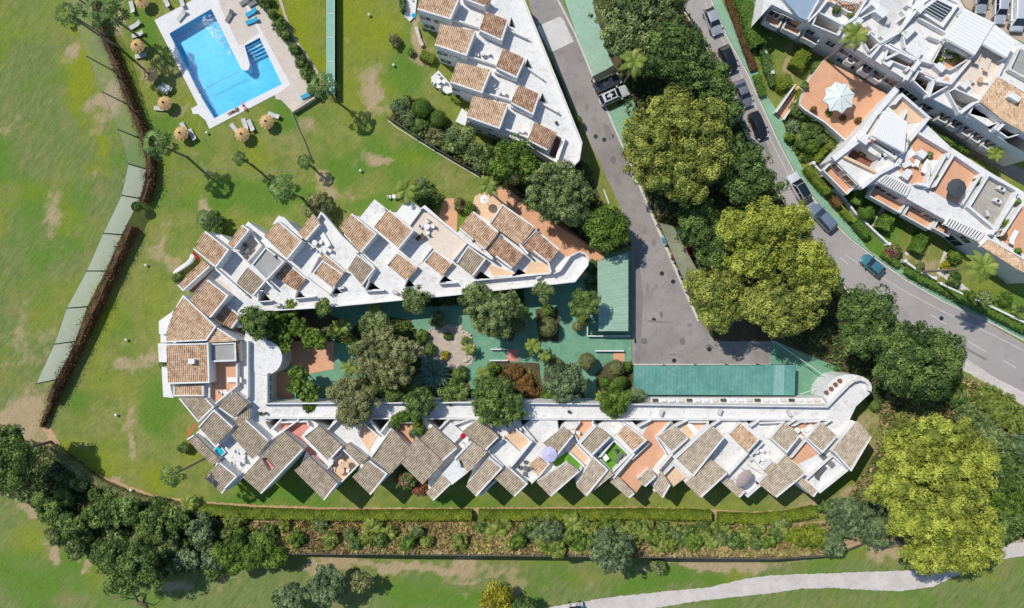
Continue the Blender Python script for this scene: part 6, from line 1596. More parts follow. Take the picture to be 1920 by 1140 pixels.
tsh = [(75, 935, 'mid'), (105, 1000, 'olive'), (160, 1005, 'mid'), (205, 935, 'mid'), (250, 945, 'olive'), (300, 950, 'mid'), (350, 1020, 'mid'), (215, 1000, 'olive'), (385, 970, 'grey'), (425, 1000, 'olive'), (455, 1005, 'mid'), (330, 1060, 'olive'), (400, 1075, 'mid'), (180, 1030, 'mid'), (150, 905, 'olive'), (180, 925, 'mid'), (440, 975, 'palmy'), (480, 1010, 'mid'), (280, 1045, 'olive'), (120, 935, 'mid')]
for i, q in enumerate(sorted(tsh)): shrub('thicket_shrub', 'low shrub in the lower left thicket, %s from the left' % ORD[i], 'shrub', q[0], q[1], rng.uniform(12, 20), 1.8, q[2], 'low shrubs of the lower left thicket')
tree('broadleaf_tree', 'bright green tree at the west end of the dry bank', 'tree', 440, 1040, 36, 4.5, 'vivid', cl=.6)
tree('broadleaf_tree', 'bright green tree overhanging the retaining wall corner', 'tree', 500, 1042, 38, 4.5, 'vivid', cl=.6, lobes=[(490, 1040, 30, 24, 0), (520, 1044, 24, 18, -.2), (495, 1022, 22, 16, -.2)])
B = 'grey green trees on the lower fairway'
tree('fairway_tree', 'grey green tree nearest the bottom on the lower fairway', 'tree', 548, 1122, 30, 4.5, 'grey', group=B, cl=.5)
tree('fairway_tree', 'largest grey green tree casting a long shadow on the lower fairway', 'tree', 612, 1098, 38, 6, 'grey', group=B, cl=.55)
tree('fairway_tree', 'thin almost bare tree right of the grey green fairway trees', 'tree', 675, 1092, 20, 4.5, 'brownish', group=B, cl=.4, per=16, core=.2)
tree('flowering_tree', 'yellow flowering tree cut by the bottom edge', 'tree', 935, 1128, 32, 4, 'yellow')
tree('broadleaf_tree', 'dark tree beside the yellow flowering one at the bottom edge', 'tree', 980, 1138, 22, 4, 'dark')
B = 'trees inside the green courtyard'
for (x, y, r, h, k, lb, lobes) in [
    (478, 605, 30, 6, 'dark', 'dark bushy tree at the gallery corner of the courtyard', None),
    (705, 610, 27, 5, 'olive', 'round grey green tree north of the brown courtyard tree', None),
    (725, 672, 48, 7, 'brownish', 'large brownish tree in the middle of the courtyard planting', [(715, 650, 40, 32, .2), (735, 690, 40, 34, 0), (700, 680, 30, 30, -.3), (755, 660, 30, 28, -.3)]),
    (660, 748, 42, 6.5, 'brownish', 'sparse brown grey tree leaning over the southern gallery', [(650, 735, 34, 28, .1), (672, 755, 34, 34, 0), (660, 778, 28, 22, -.3)]),
    (788, 756, 29, 6, 'dark', 'round dark tree overlapping the white gallery west of centre', None),
    (922, 585, 54, 7, 'olive', 'large olive tree against the northern wing gallery', [(905, 570, 36, 28, .1), (945, 575, 38, 28, .1), (925, 605, 36, 26, -.2), (890, 548, 22, 18, -.3)]),
    (778, 563, 26, 6, 'olive', 'small round tree touching the northern gallery', None), (607, 577, 14, 5, 'mid', 'tiny round tree at the west end of the northern gallery', None),
    (1095, 570, 28, 5.5, 'mid', 'round tree west of the pale green carport', None), (1018, 546, 20, 5, 'olive', 'small dull tree by the northern gallery near the rounded end', None),
    (933, 752, 48, 6.5, 'mid', 'large green tree overlapping the southern gallery at centre', [(925, 735, 36, 32, .1), (950, 765, 34, 30, 0), (915, 765, 28, 28, -.2)]),
    (1058, 716, 38, 5.5, 'grey', 'pale grey green tree above the southern gallery', None), (1151, 750, 30, 5, 'vivid', 'round vivid tree overlapping the gallery beside the teal carport', None),
    (1196, 742, 14, 3, 'grey', 'small grey green bushy tree at the corner of the teal carport', None), (735, 725, 30, 4, 'mid', 'green tree below the large brownish courtyard tree', None), (850, 735, 26, 3.5, 'mid', 'shaded green tree east of the blue green agave', None)]:
    tree('courtyard_tree', lb, 'tree', x, y, r, h + 1.6, k, group=B, lobes=lobes, cl=.5, per=58, lsize=.15)
B = 'multi-stemmed trees on the west court'
for (x, y, r, lb) in [(515, 608, 26, 'bright tree beside the turret, upper left of the terracotta court'), (545, 578, 16, 'small bright tree against the northern gallery'), (560, 612, 18, 'bright tree above the terracotta court'), (582, 632, 18, 'bright tree at the north east corner of the terracotta court'), (600, 640, 13, 'smallest bright tree at the terracotta court corner'), (530, 640, 20, 'bright tree hanging over the turret roof'),
                   (560, 705, 20, 'bright tree south of the terracotta court'), (578, 735, 20, 'bright tree near the brown grey gallery tree'), (580, 758, 15, 'bright tree overlapping the white gallery, lowest on the west court'), (553, 725, 12, 'little bright tree by the shaded court')]:
    tree('young_tree', lb, 'tree', x, y, r, 4.6, 'vivid', group=B, cl=.38, per=20, lsize=.28, spacing=1.7, core=.35)
agave('agave', 'smaller blue green agave in the shade west of the large one', 786, 712, 1.4, 20, 22)
B = 'clipped dome trees in the courtyard'
for (x, y, r, h, k, lb) in [(1027, 613, 19, 3, 'brownish', 'brown clipped dome tree on the planting bed near the low wall'), (1100, 678, 17, 3, 'brownish', 'pale brown clipped dome tree casting a long shadow'), (1155, 690, 16, 2.6, 'brownish', 'clipped dome tree beside the small terracotta step'),
                           (1082, 612, 10, 2, 'brownish', 'smallest clipped ball beside the carport hedge'), (970, 608, 17, 2.6, 'brownish', 'dark clipped ball by the white edged path'), (1134, 716, 12, 2, 'vivid', 'small green clipped ball left of the pair'), (1164, 716, 14, 2, 'vivid', 'small green clipped ball right of the pair'), (1040, 682, 14, 2, 'brownish', 'round clipped bush north of the pale grey green tree')]:
    topiary('clipped_tree', lb, x, y, r, h, k, B)
B = 'clipped balls beside the shrub bed'
topiary('clipped_tree', 'larger clipped green ball at the top of the shrub bed', 790, 202, 19, 2.4, 'vivid', B); topiary('clipped_tree', 'smaller clipped green ball below the larger one', 822, 222, 16, 2.2, 'vivid', B)
topiary('clipped_tree', 'round clipped tree on the front lawn between two block hedges', 1624, 398, 16, 2.2, 'greenhedge')
topiary('clipped_tree', 'round bush on the net fence line where the hedge breaks', 259, 388, 10, 2.4, 'vivid')
# palms
B = 'tall palms'
palm('palm_tree', 'tall dark palm on the fairway beyond the net', 125, 25, 12, 27, group=B); palm('palm_tree', 'dark palm at the top left lawn corner', 190, 18, 9, 38, group=B)
palm('palm_tree', 'blue green palm beside the thatched umbrella at the net', 292, 268, 9, 30, group=B); palm('palm_tree', 'pale palm standing alone on the lawn above the northern wing', 528, 352, 9, 28, group=B)
palm('palm_tree', 'palm at the lower end of the green screen fence', 603, 158, 7.5, 26, group=B); palm('palm_tree', 'dark palm beside the north west corner of the northern wing', 385, 410, 6, 20, group=B)
palm('palm_tree', 'pale green palm near the white garden table', 762, 356, 6, 26, 'palmy', group=B); palm('palm_tree', 'palm beside the round white parasol', 915, 346, 6, 20, 'palmy', group=B)
palm('palm_tree', 'yellow green palm among the dark trees by the court', 1190, 116, 9, 27, 'palmy', group=B)
palm('palm_tree', 'bright palm leaning over the upper terrace houses', 1605, 66, 11, 26, 'palmy', group=B); palm('palm_tree', 'tall bright palm in the front lawn at the right edge', 1845, 500, 14, 30, 'palmy', group=B)
palm('palm_tree', 'tall small crowned palm left of the southern wing tip', 318, 893, 11, 22, group=B); palm('palm_tree', 'low dark palm on the lawn by the pool lawn edge', 447, 296, 5, 14, group=B)
palm('palm_tree', 'small green palm in the passage at the right edge', 1868, 288, 4, 16, 'palmy', group=B); palm('palm_tree', 'low star shaped palm on the hedge line', 353, 946, 1.6, 18, 'palmy', group=B)
palm('palm_tree', 'thin palm of the middle lawn with a thin trunk', 571, 303, 4, 14, group=B)
agave('agave', 'large blue green star shaped agave in the courtyard', 814, 704, 2.4, 40)
palm('yucca', 'spiky green yucca on the dry bank left of centre', 1075, 985, 2.2, 24, 'palmy', cat='yucca', n=34)
palm('yucca', 'feathery yucca on the dry bank west of centre', 930, 1000, 2.2, 24, 'palmy', cat='yucca', n=34)
palm('yucca', 'tall yucca against the hedge on the dry bank', 698, 992, 2.2, 20, 'palmy', cat='yucca', n=34)
for (x, y, h, r, lb) in [(640, 612, 3, 18, 'small palm east of the terracotta court'), (700, 575, 3, 15, 'small palm in the shadow of the northern gallery'), (880, 655, 2, 14, 'low palm on the east rim of the gravel bed'), (1000, 650, 4, 18, 'palm beside the long tree shadow in the courtyard'), (1022, 668, 3.5, 14, 'second palm beside the long tree shadow'), (905, 700, 2.5, 15, 'low palm between agave and rusty bed'), (1125, 745, 3, 13, 'small palm left of the round vivid tree'), (655, 690, 4, 18, 'palm west of the brownish courtyard tree'), (765, 735, 4, 18, 'palm above the southern gallery west of the round dark tree'), (985, 590, 3.5, 15, 'palm right of the olive courtyard tree')]:
    palm('palm_tree', lb, x, y, h, r, 'palmy', group='small palms in the courtyard', trunk_r=.1, n=14)
B = 'yuccas on the dry bank'
for i, (x, y, r) in enumerate([(655, 1002, 13), (728, 1002, 18), (950, 985, 14), (1003, 992, 16), (1060, 1012, 18), (1100, 1005, 16), (1160, 988, 14), (1205, 1002, 18), (1265, 995, 15), (1280, 1015, 16), (1335, 1018, 15), (1362, 1000, 16), (1418, 1020, 14), (1425, 992, 13), (1465, 1000, 15)]):
    c = palm('yucca', 'spiky bank yucca, %s from the left end of the bank' % 'first second third fourth fifth sixth seventh eighth ninth tenth eleventh twelfth thirteenth fourteenth fifteenth sixteenth seventeenth eighteenth nineteenth twentieth'.split()[i], x, y, bankz(x, y) + 1.0, r, 'palmy' if i % 3 else 'palmg', group=B, cat='yucca', n=22)
# ------------------------------------------------------------------ hedges
hedge('clipped_hedge', 'long bright clipped hedge along the dirt line, western half', [(380, 955), (470, 962), (600, 966), (700, 966), (885, 965)], 16, 1.5, 'hedge', dens=60, rough=.05)
hedge('clipped_hedge', 'long bright clipped hedge along the dirt line, middle stretch', [(897, 965), (1080, 965), (1200, 963), (1333, 966)], 16, 1.5, 'hedge', dens=60, rough=.05)
hedge('clipped_hedge', 'bright clipped hedge stretch curving up at the east end', [(1347, 970), (1420, 973), (1480, 968), (1528, 957)], 17, 1.5, 'hedge', dens=60, rough=.05)
hedge('dry_hedge', 'grey brown low hedge bending round the south west lawn', [(98, 838), (130, 868), (165, 893), (195, 910), (235, 928), (290, 943), (380, 957)], 14, 1.2, 'brownish', dens=50, rough=.08)
for l, lb in (([(178, -10), (184, 40), (205, 90), (222, 130), (240, 180), (258, 225), (272, 262), (282, 300), (280, 345), (268, 378)], 'red brown dry hedge along the upper part of the net fence'), ([(248, 425), (235, 455), (218, 490), (200, 530), (185, 565), (168, 600), (150, 640), (128, 685), (104, 730), (95, 752)], 'red brown dry hedge along the lower part of the net fence')):
    hedge('dry_hedge', lb, l, 11.5, 1.9, 'dryhedge', rough=.30, gaps=.6, dens=52)
hedge('dry_hedge', 'thin scrap of dry hedge below the end of the net', [(100, 748), (88, 775), (78, 800)], 7, 1.0, 'dryhedge', rough=.2)
hedge('clipped_hedge', 'roadside clipped hedge beside the white car', [(1512, 314), (1530, 338), (1552, 362)], 15, 1.6, 'hedge')
hedge('clipped_hedge', 'short brown topped hedge block behind the blue grey car', [(1562, 372), (1572, 386)], 14, 1.4, 'red')
hedge('clipped_hedge', 'narrow roadside hedge by the garden wall', [(1578, 396), (1594, 414)], 9, 1.2, 'hedge'); hedge('clipped_hedge', 'clipped roadside hedge block left of the magenta bush', [(1604, 418), (1626, 442)], 16, 1.6, 'greenhedge')
hedge('clipped_hedge', 'low roadside hedge under the magenta bush', [(1655, 476), (1684, 496)], 13, 1.2, 'greenhedge')
hedge('clipped_hedge', 'long roadside hedge leading to the right edge', [(1700, 508), (1745, 532), (1800, 560), (1850, 583), (1925, 622)], 11, 1.5, 'greenhedge')
for x, y, dx, dy, w, lb in ((1606, 370, 6, -13, 22, 'square block hedge on the front lawn, nearest the pale roof'), (1658, 418, 6, -12, 21, 'square block hedge in the middle of the front lawn'), (1723, 455, 9, -18, 17, 'long block hedge on the front lawn right of the magenta bush')):
    hedge('block_hedge', lb, [(x - dx, y - dy), (x + dx, y + dy)], w, 2.0, 'greenhedge', 'block hedges on the front lawn', dens=75, rough=.04)
hedge('block_hedge', 'big light green block hedge at the corner of the upper lawn', [(1490, 128), (1512, 90)], 24, 2.2, 'hedge'); hedge('block_hedge', 'rounded hedge beside the ramp', [(1455, 160), (1482, 150)], 24, 1.6, 'hedge')
hedge('block_hedge', 'narrow hedge strip beside the ramp wall', [(1500, 168), (1494, 190)], 8, 1.2, 'hedge'); hedge('block_hedge', 'thin angled hedge by the garden steps', [(1527, 303), (1552, 272)], 9, 1.6, 'hedge')
hedge('tall_hedge', 'broad dark green hedge above the first parked cars', [(1390, -10), (1405, 30), (1416, 70), (1422, 85)], 30, 2.2, 'greenhedge', rough=.2); hedge('low_planting', 'red brown planting strip beside the green pavement', [(1364, -10), (1385, 50), (1402, 100), (1414, 132)], 14, .7, 'dryhedge', rough=.15)
hedge('low_planting', 'green planting strip below the red brown one', [(1418, 140), (1430, 180)], 14, .8, 'greenhedge', rough=.15); hedge('low_planting', 'loose hedge behind the pale garden wall', [(1430, 85), (1440, 130), (1452, 160)], 16, 1.0, 'mid', rough=.2)
hedge('passage_hedge', 'narrow clipped green hedge in the dark passage', [(1742, 240), (1762, 254), (1785, 268), (1815, 286)], 8, 1.2, 'greenhedge')
hedge('low_planting', 'narrow green hedge between the north building and the driveway', [(1008, 75), (1020, 100)], 10, 1.4, 'greenhedge'); hedge('low_planting', 'dark shrubs along the foot of the north building', [(1028, 110), (1048, 150), (1066, 200), (1080, 232)], 7, 1.0, 'dark')
topiary('clipped_tree', 'small round tree between the building tip and the driveway', 1081, 228, 11, 2, 'vivid')
hedge('clipped_hedge', 'dark hedge column at the corner of the north building', [(752, -8), (756, 20)], 9, 1.6, 'dark')
hedge('clipped_hedge', 'rounded garden hedge beside the second flat', [(790, 102), (814, 112)], 17, 1.3, 'hedge')
hedge('clipped_hedge', 'rounded garden hedge beside the third flat', [(848, 180), (866, 190)], 13, 1.2, 'hedge')
B = 'shrubs in the border along the pool deck'
for i, (x, y, r) in enumerate([(498, 4, 12), (513, 28, 11), (526, 48, 14), (535, 66, 10), (552, 92, 11), (566, 116, 12), (574, 138, 12), (590, 170, 13), (486, -6, 10)]):
    shrub('border_shrub', ['leafy shrub at the top of the pool deck border', 'second shrub from the top of the pool deck border', 'widest shrub in the pool deck border', 'fourth shrub of the pool deck border', 'shrub halfway down the pool deck border', 'shrub above the last pool deck corner', 'shrub next to the fence palm', 'shrub under the fence palm', 'shrub cut by the top edge beside the pool deck'][i], 'shrub', x, y, r, 1.6, 'mid', B)
B = 'shrubs in the bed below the north building'
for i, (x, y, r, k) in enumerate([(752, 200, 18, 'grey'), (765, 222, 18, 'olive'), (790, 240, 18, 'mid'), (815, 258, 18, 'brownish'), (842, 272, 16, 'mid'), (760, 190, 12, 'mid'), (850, 250, 14, 'grey'), (1000, 282, 18, 'mid'), (1000, 310, 20, 'dark'), (1090, 330, 20, 'dark'), (930, 275, 16, 'mid'), (1100, 372, 14, 'mid')]):
    shrub('bed_shrub', ['silvery shrub at the tip of the bed', 'olive shrub behind the bed tip', 'green shrub below the larger clipped ball', 'brownish shrub of the bed', 'green shrub at the end of the thin fence', 'green shrub beside the bare lawn patch', 'grey shrub below the smaller clipped ball', 'shrub below the last roof of the building', 'dark shrub beside the shade tree', 'dark shrub by the driveway kerb', 'shrub left of the leafy green tree', 'shrub on the small grass triangle'][i], 'shrub', x, y, r, 1.6, k, B)
B = 'green shrubs planted along the dry bank'
bank_s = [(557, 1012, 13), (620, 1014, 13), (690, 1012, 12), (765, 1018, 12), (800, 1016, 9), (863, 1017, 13), (970, 1018, 13), (1022, 1020, 15), (1045, 1030, 13), (1082, 1018, 15), (1178, 1000, 12), (1185, 1016, 12), (1228, 1012, 13), (1248, 1018, 15), (1212, 985, 12), (1300, 1018, 13), (1322, 1008, 11), (1398, 1008, 17), (1440, 1016, 11), (535, 985, 10), (1115, 995, 12), (1135, 985, 10), (1345, 990, 10)]
for i, (x, y, r) in enumerate(bank_s):
    tx = ('left end' if x < 700 else 'left part' if x < 960 else 'centre' if x < 1150 else 'right part' if x < 1330 else 'right end')
    shrub('bank_shrub', 'yellow green shrub on the dry bank, %s from the left' % ORD[sorted(bank_s).index((x, y, r))], 'shrub', x, y, r * 1.2, 1.7 if y > 1005 else 1.4, 'palmy' if i % 3 else 'vivid', B, cl=.3, lsize=.16)
gb = [(505, 1000, 'mid'), (600, 985, 'olive'), (668, 1018, 'mid'), (712, 1015, 'mid'), (780, 1000, 'olive'), (905, 990, 'mid'), (985, 1000, 'mid'), (1010, 1010, 'grey'), (1055, 995, 'mid'), (1110, 1020, 'mid'), (1135, 1005, 'grey'), (1165, 1018, 'mid'), (1195, 990, 'mid'), (1240, 992, 'mid'), (1262, 1008, 'grey'), (1290, 1000, 'mid'), (1315, 992, 'mid'), (1350, 1010, 'olive'), (1378, 1015, 'mid'), (1412, 1000, 'mid'), (1455, 1005, 'mid'), (1465, 985, 'olive'), (1000, 985, 'olive'), (1095, 985, 'olive')]
for i, q in enumerate(sorted(gb)): shrub('bank_bush', 'loose darker green bush on the dry bank, %s from the left' % ORD[i], 'bush', q[0], q[1], rng.uniform(12, 18), 1.6, q[2], 'darker bushes on the dry bank')
shrub('bank_shrub', 'wide yellow green shrub mound at the east end of the bank', 'shrub', 1512, 1008, 42, 1.8, 'hedge', ry=24); shrub('bank_shrub', 'soft grey green shrub mound under the hedge end', 'shrub', 1592, 972, 44, 3.2, 'grey', ry=36)
shrub('bank_shrub', 'small grey green shrub below the wide yellow one', 'shrub', 1562, 1022, 24, 2.2, 'grey'); shrub('bank_shrub', 'large grey green shrub hanging over the retaining wall', 'shrub', 1148, 1035, 36, 4.2, 'grey'); shrub('bank_shrub', 'grey green shrub left of the spiky yucca', 'shrub', 1030, 1000, 26, 3.2, 'grey')
shrub('bank_shrub', 'low green mound joining hedge and scrub at the east end', 'shrub', 1555, 950, 24, 1.6, 'mid', ry=12); shrub('bank_shrub', 'grey shrub below the giant pine', 'shrub', 1640, 1000, 30, 3, 'grey'); shrub('bank_shrub', 'small sparse shrub beside the fairway shadow', 'shrub', 1235, 1062, 14, 1.8, 'olive')
B = 'scrub on the slope right of the giant pine'
for i, (x, y, r, k, h) in enumerate([(1850, 745, 26, 'palmy', 2.2), (1880, 762, 28, 'palmy', 2.2), (1905, 790, 26, 'palmy', 2.2), (1790, 745, 22, 'mid', 2), (1815, 775, 24, 'olive', 1.6), (1850, 800, 28, 'olive', 1.4), (1870, 840, 34, 'olive', 2.5), (1895, 880, 40, 'dark', 4), (1880, 930, 40, 'vivid', 4), (1900, 975, 34, 'dark', 4), (1860, 895, 30, 'dark', 4), (1912, 840, 28, 'grey', 3), (1640, 760, 10, 'mid', 1), (1668, 905, 26, 'olive', 1.6), (1650, 950, 30, 'grey', 2.4), (1920, 925, 26, 'grey', 3.4), (1875, 985, 30, 'dark', 4), (1790, 720, 14, 'vivid', 2)]):
    shrub('scrub_bush', ['arching yellow green bush by the road', 'arching bush right of the first', 'arching bush at the right edge by the road', 'green bush below the round dark tree', 'dull bush on the bare slope', 'low olive bush in the middle of the slope', 'olive bush behind the giant pine', 'dark bush behind the giant pine crown', 'glossy green bush behind the giant pine', 'dark bush above the cart path', 'dark bush between giant pine and slope', 'silver bush at the right edge', 'tiny bush at the stair tower', 'thin bush beside the last roof', 'grey bush left of the giant pine', 'silver grey bush at the right edge above the path', 'dark bush where path meets scrub', 'small leafy bush under the round dark tree'][i], 'bush', x, y, r, h, k, B)
B = 'courtyard shrubs'
for i, (x, y, r, k) in enumerate([(688, 608, 14, 'vivid'), (790, 632, 14, 'mid'), (808, 655, 12, 'mid'), (820, 600, 14, 'brownish'), (840, 630, 6, 'vivid'), (835, 665, 7, 'yellow'), (872, 638, 8, 'olive'), (985, 720, 20, 'red'), (965, 700, 16, 'red'), (995, 735, 16, 'red'), (925, 690, 10, 'vivid'), (1025, 740, 12, 'vivid'), (1028, 582, 12, 'vivid'), (1095, 600, 12, 'palmy'), (862, 700, 14, 'mid'), (880, 745, 16, 'olive'), (700, 740, 18, 'mid'), (640, 745, 14, 'vivid'), (625, 620, 12, 'dark'), (665, 655, 12, 'mid'), (1180, 740, 10, 'greenhedge'), (1176, 690, 9, 'greenhedge'), (1112, 500, 12, 'mid'), (1108, 530, 12, 'dark'), (745, 745, 18, 'vivid'), (1540, 744, 10, 'mid'), (1370, 750, 7, 'mid'), (1344, 749, 6, 'olive'), (1410, 750, 8, 'olive'), (1445, 750, 7, 'olive'), (1500, 750, 6, 'mid')]):
    shrub('courtyard_shrub', ['vivid shrub left of the round grey green tree', 'shrub at the west end of the gravel bed', 'shrub on the gravel bed rim, west side', 'dark shrub on the north rim of the gravel bed', 'small succulent on the gravel bed', 'yellow succulent on the gravel bed', 'low shrub at the east of the gravel bed', 'largest rusty shrub right of the salmon step', 'rusty shrub just below the salmon step', 'rusty shrub nearest the southern gallery', 'bright shrub at the corner of the rusty bed', 'shrub between the gallery and the pale grey green tree', 'leafy shrub behind the brown dome tree', 'yellow green shrub beside the carport', 'shrub right of the agave', 'olive shrub by the gallery wall', 'shrub under the brownish tree', 'bright shrub by the west court corner', 'dark shrub at the terracotta court corner', 'shrub west of the brownish tree', 'hedge like shrub by the yard wall', 'hedge like shrub above the pair of balls', 'shrub behind the rounded end of the northern wing', 'dark shrub beside the rounded end', 'vivid shrub left of the round dark tree', 'shrub at the stair tower planter', 'planter shrub below the teal canopy, third from the stair tower', 'planter shrub below the teal canopy, leftmost', 'planter shrub below the teal canopy, centre', 'planter shrub below the teal canopy, right of centre', 'planter shrub nearest the stair tower'][i], 'shrub', x, y, r, 1.4 if r > 8 else .7, k, B)
B = 'shrubs of the garden beside the raised terrace'
for i, (x, y, r, k) in enumerate([(1492, 205, 14, 'mid'), (1512, 215, 14, 'dark'), (1530, 235, 15, 'mid'), (1505, 262, 16, 'mid'), (1520, 275, 14, 'vivid'), (1540, 262, 10, 'olive'), (1486, 238, 13, 'grey'), (1515, 245, 14, 'dark'), (1480, 258, 9, 'vivid'), (1565, 285, 10, 'olive'), (1532, 128, 12, 'mid'), (1550, 216, 6, 'vivid'), (1575, 225, 6, 'red')]):
    shrub('garden_shrub', ['shrub at the foot of the ramp', 'dark shrub below the terrace wall', 'broad shrub below the terrace wall', 'olive shrub by the green pavement', 'bright shrub beside the thin hedge', 'shrub against the white side wall', 'grey green shrub beside the ramp end', 'dark shrub in the middle of the garden', 'bright shrub at the pavement edge', 'shrub in the wall corner of the front row', 'shrub at the terrace stair head', 'potted green plant on the raised terrace', 'potted rusty plant on the raised terrace'][i], 'shrub', x, y, r, 1.6 if r > 8 else 2.8, k, B)
B = 'plants of the front gardens'
for i, (x, y, r, k) in enumerate([(1788, 482, 13, 'vivid'), (1772, 500, 9, 'yellow'), (1790, 525, 14, 'dark'), (1815, 555, 12, 'vivid'), (1845, 560, 16, 'olive'), (1725, 500, 9, 'olive'), (1885, 560, 14, 'vivid'), (1910, 585, 14, 'mid')]):
    shrub('garden_shrub', ['leafy shrub beside the curving garden path', 'yellow shrub beside the curving garden path', 'dark shrub under the tall bright palm', 'shrub near the long roadside hedge', 'pale sparse shrub behind the roadside hedge', 'small sparse shrub beside the pale patch', 'shrub on the right hand lawn', 'shrub at the right edge of the lawn'][i], 'shrub', x, y, r, 1.3, k, B)
shrub('flowering_bush', 'magenta flowering bush beside the garden wall', 'bush', 1675, 472, 16, 1.6, 'mid', flower='magenta', ry=12)
shrub('bougainvillea', 'magenta bougainvillea spilling over the southern roof edge', 'bougainvillea', 766, 896, 18, 6.0, 'mid', flower='magenta', ry=14); shrub('bougainvillea', 'lower half of the magenta bougainvillea by the roof tip', 'bougainvillea', 790, 914, 17, 5.4, 'red', flower='magenta', ry=11)
shrub('bougainvillea', 'small magenta bougainvillea below the southern roofs', 'bougainvillea', 750, 902, 10, 3.2, 'mid', flower='magenta'); shrub('bougainvillea', 'pink bougainvillea on the terracotta patio', 'bougainvillea', 862, 384, 9, 1.6, 'mid', flower='magenta', ry=14)
shrub('lawn_shrub', 'wide brownish shrub in the shadow of the lone palm', 'shrub', 598, 388, 30, 2.2, 'brownish', ry=28); shrub('lawn_shrub', 'dark oval shrub behind the corner palm', 'shrub', 405, 420, 22, 2.6, 'dark', ry=22)
shrub('lawn_shrub', 'dark shrub mass behind the white pergola', 'shrub', 805, 372, 24, 2.6, 'dark', ry=20); shrub('lawn_shrub', 'grey green tree-like shrub beside the pale palm', 'shrub', 790, 352, 18, 2.2, 'grey'); shrub('lawn_shrub', 'small brown shrub on the upper lawn', 'shrub', 741, 76, 11, 1.4, 'brownish'); shrub('lawn_shrub', 'tiny dark shrub right of the brown one', 'shrub', 770, 98, 6, .8, 'dark')
shrub('lawn_shrub', 'bright shrub between the two patios', 'shrub', 880, 390, 12, 1.3, 'vivid'); shrub('lawn_shrub', 'dark shrub against the western block', 'shrub', 333, 520, 10, 1.3, 'mid'); shrub('lawn_shrub', 'dark shrub below the south west roofs', 'shrub', 344, 840, 10, 1.6, 'mid'); shrub('lawn_shrub', 'dark shrub between western balconies', 'shrub', 306, 683, 7, 1.2, 'mid')
B = 'plants on the southern roof terraces'
for i, (x, y, r, k) in enumerate([(746, 785, 12, 'vivid'), (762, 780, 10, 'vivid'), (738, 795, 9, 'mid'), (782, 792, 10, 'vivid'), (788, 806, 9, 'vivid'), (776, 812, 7, 'grey')]):
    shrub('terrace_plant', ['leafy plant at the top of the planted terracotta terrace', 'plant against the gallery on the planted terrace', 'darker plant at the left of the planted terrace', 'plant at the right of the planted terrace', 'tallest plant on the planted terrace', 'silver plant at the lower edge of the planted terrace'][i], 'plant', x, y, r, 1.5, k, B, z0=4.3)
B = 'potted plants on the upper right terraces'
for i, (x, y, z, r, k, w_) in enumerate([(1568, 20, 6.2, 6, 'mid', 'orange terrace of the upper row, left corner'), (1596, 26, 6.2, 6, 'palmy', 'orange terrace of the upper row, lower corner'), (1716, 20, 6.2, 5, 'yellow', 'wall left of the skylight'), (1690, 62, 6.2, 5, 'yellow', 'step between two upper terraces'), (1790, 108, 4.6, 7, 'mid', 'lawn court, upper corner'), (1762, 112, 4.6, 6, 'palmy', 'lawn court, left corner'), (1812, 118, 4.6, 5, 'vivid', 'lawn court, right corner'), (1724, 150, 3.2, 6, 'dark', 'shaded court by the party wall'), (1830, 340, 5.4, 5, 'vivid', 'orange terrace beside the charcoal parasol'), (1752, 330, 5.4, 5, 'mid', 'orange terrace left of the charcoal parasol'), (1886, 420, 5.4, 8, 'palmy', 'right hand orange terrace, by the wall'), (1880, 440, 5.4, 7, 'red', 'right hand orange terrace, by the bench'), (1910, 470, 5.4, 6, 'vivid', 'right hand orange terrace, by the tiled roof'), (1905, 378, 5.4, 7, 'mid', 'corner above the right hand orange terrace'), (1700, 270, 5.4, 5, 'mid', 'orange terrace next to the slatted pergola'), (1620, 285, 3.3, 8, 'mid', 'brown court of the front row'), (1742, 290, 5.4, 5, 'olive', 'step between the orange terraces'), (1508, 160, 2.2, 6, 'mid', 'raised terrace, top corner'), (1525, 205, 2.2, 5, 'red', 'raised terrace, by the low wall'), (1608, 225, 2.2, 5, 'red', 'raised terrace, lower corner')]):
    shrub('potted_plant', 'potted plant on the ' + w_, 'plant', x, y, r, .9, k, B, z0=z, cl=.2, lsize=.12)
# tufts on banks: nobody could count them
def tufts(name, poly, n, kind, size, hmax, zf=None, lab=None):
    xs = [p[0] for p in poly]; ys = [p[1] for p in poly]
    x = rng.uniform(min(xs), max(xs), n * 2); y = rng.uniform(min(ys), max(ys), n * 2)
    k = inside_np(x, y, poly); x, y = x[k][:n], y[k][:n]
    x = x + 0; 
    dens = n2(x, y, 22, 33) + .5 * n2(x, y, 8, 34); k = dens > rng.uniform(.15, .75, len(x)); x, y = x[k], y[k]
    z = (zf(x, y) if zf else np.zeros(len(x))); wx = (x - 960) * S * (H - z) / H; wy = (570 - y) * S * (H - z) / H
    c = np.stack([wx, wy, z + hmax * rng.uniform(.2, .8, len(x))], 1)
    nn = rng.normal(size=c.shape); nn[:, 2] = abs(nn[:, 2]) * .6
    nn /= np.linalg.norm(nn, axis=1, keepdims=True)
    V, F = leaves(c, nn, size, 2.2, .5)
    t = np.clip(np.repeat(n2(x, y, 30, 35) + rng.normal(0, .2, len(x)), 4), 0, 1)
    o = mesh_np(name, V, F, LF[kind], t); tag(o, lab, None, None, 'stuff'); return o
bz = lambda x, y: np.clip((y - 978) / 58, 0, 1) * np.interp(x, [470, 700, 1000, 1300, 1450, 1560, 1640], BANKH)
bp_ = [(470, 978), (1000, 978), (1450, 986), (1560, 977), (1630, 965), (1560, 1036), (1450, 1043), (1000, 1037), (470, 1034)]
tufts('dry_grass', bp_, 26000, 'dry', .32, .5, bz); tufts('green_weeds', bp_, 4500, 'hedge', .28, .6, bz)
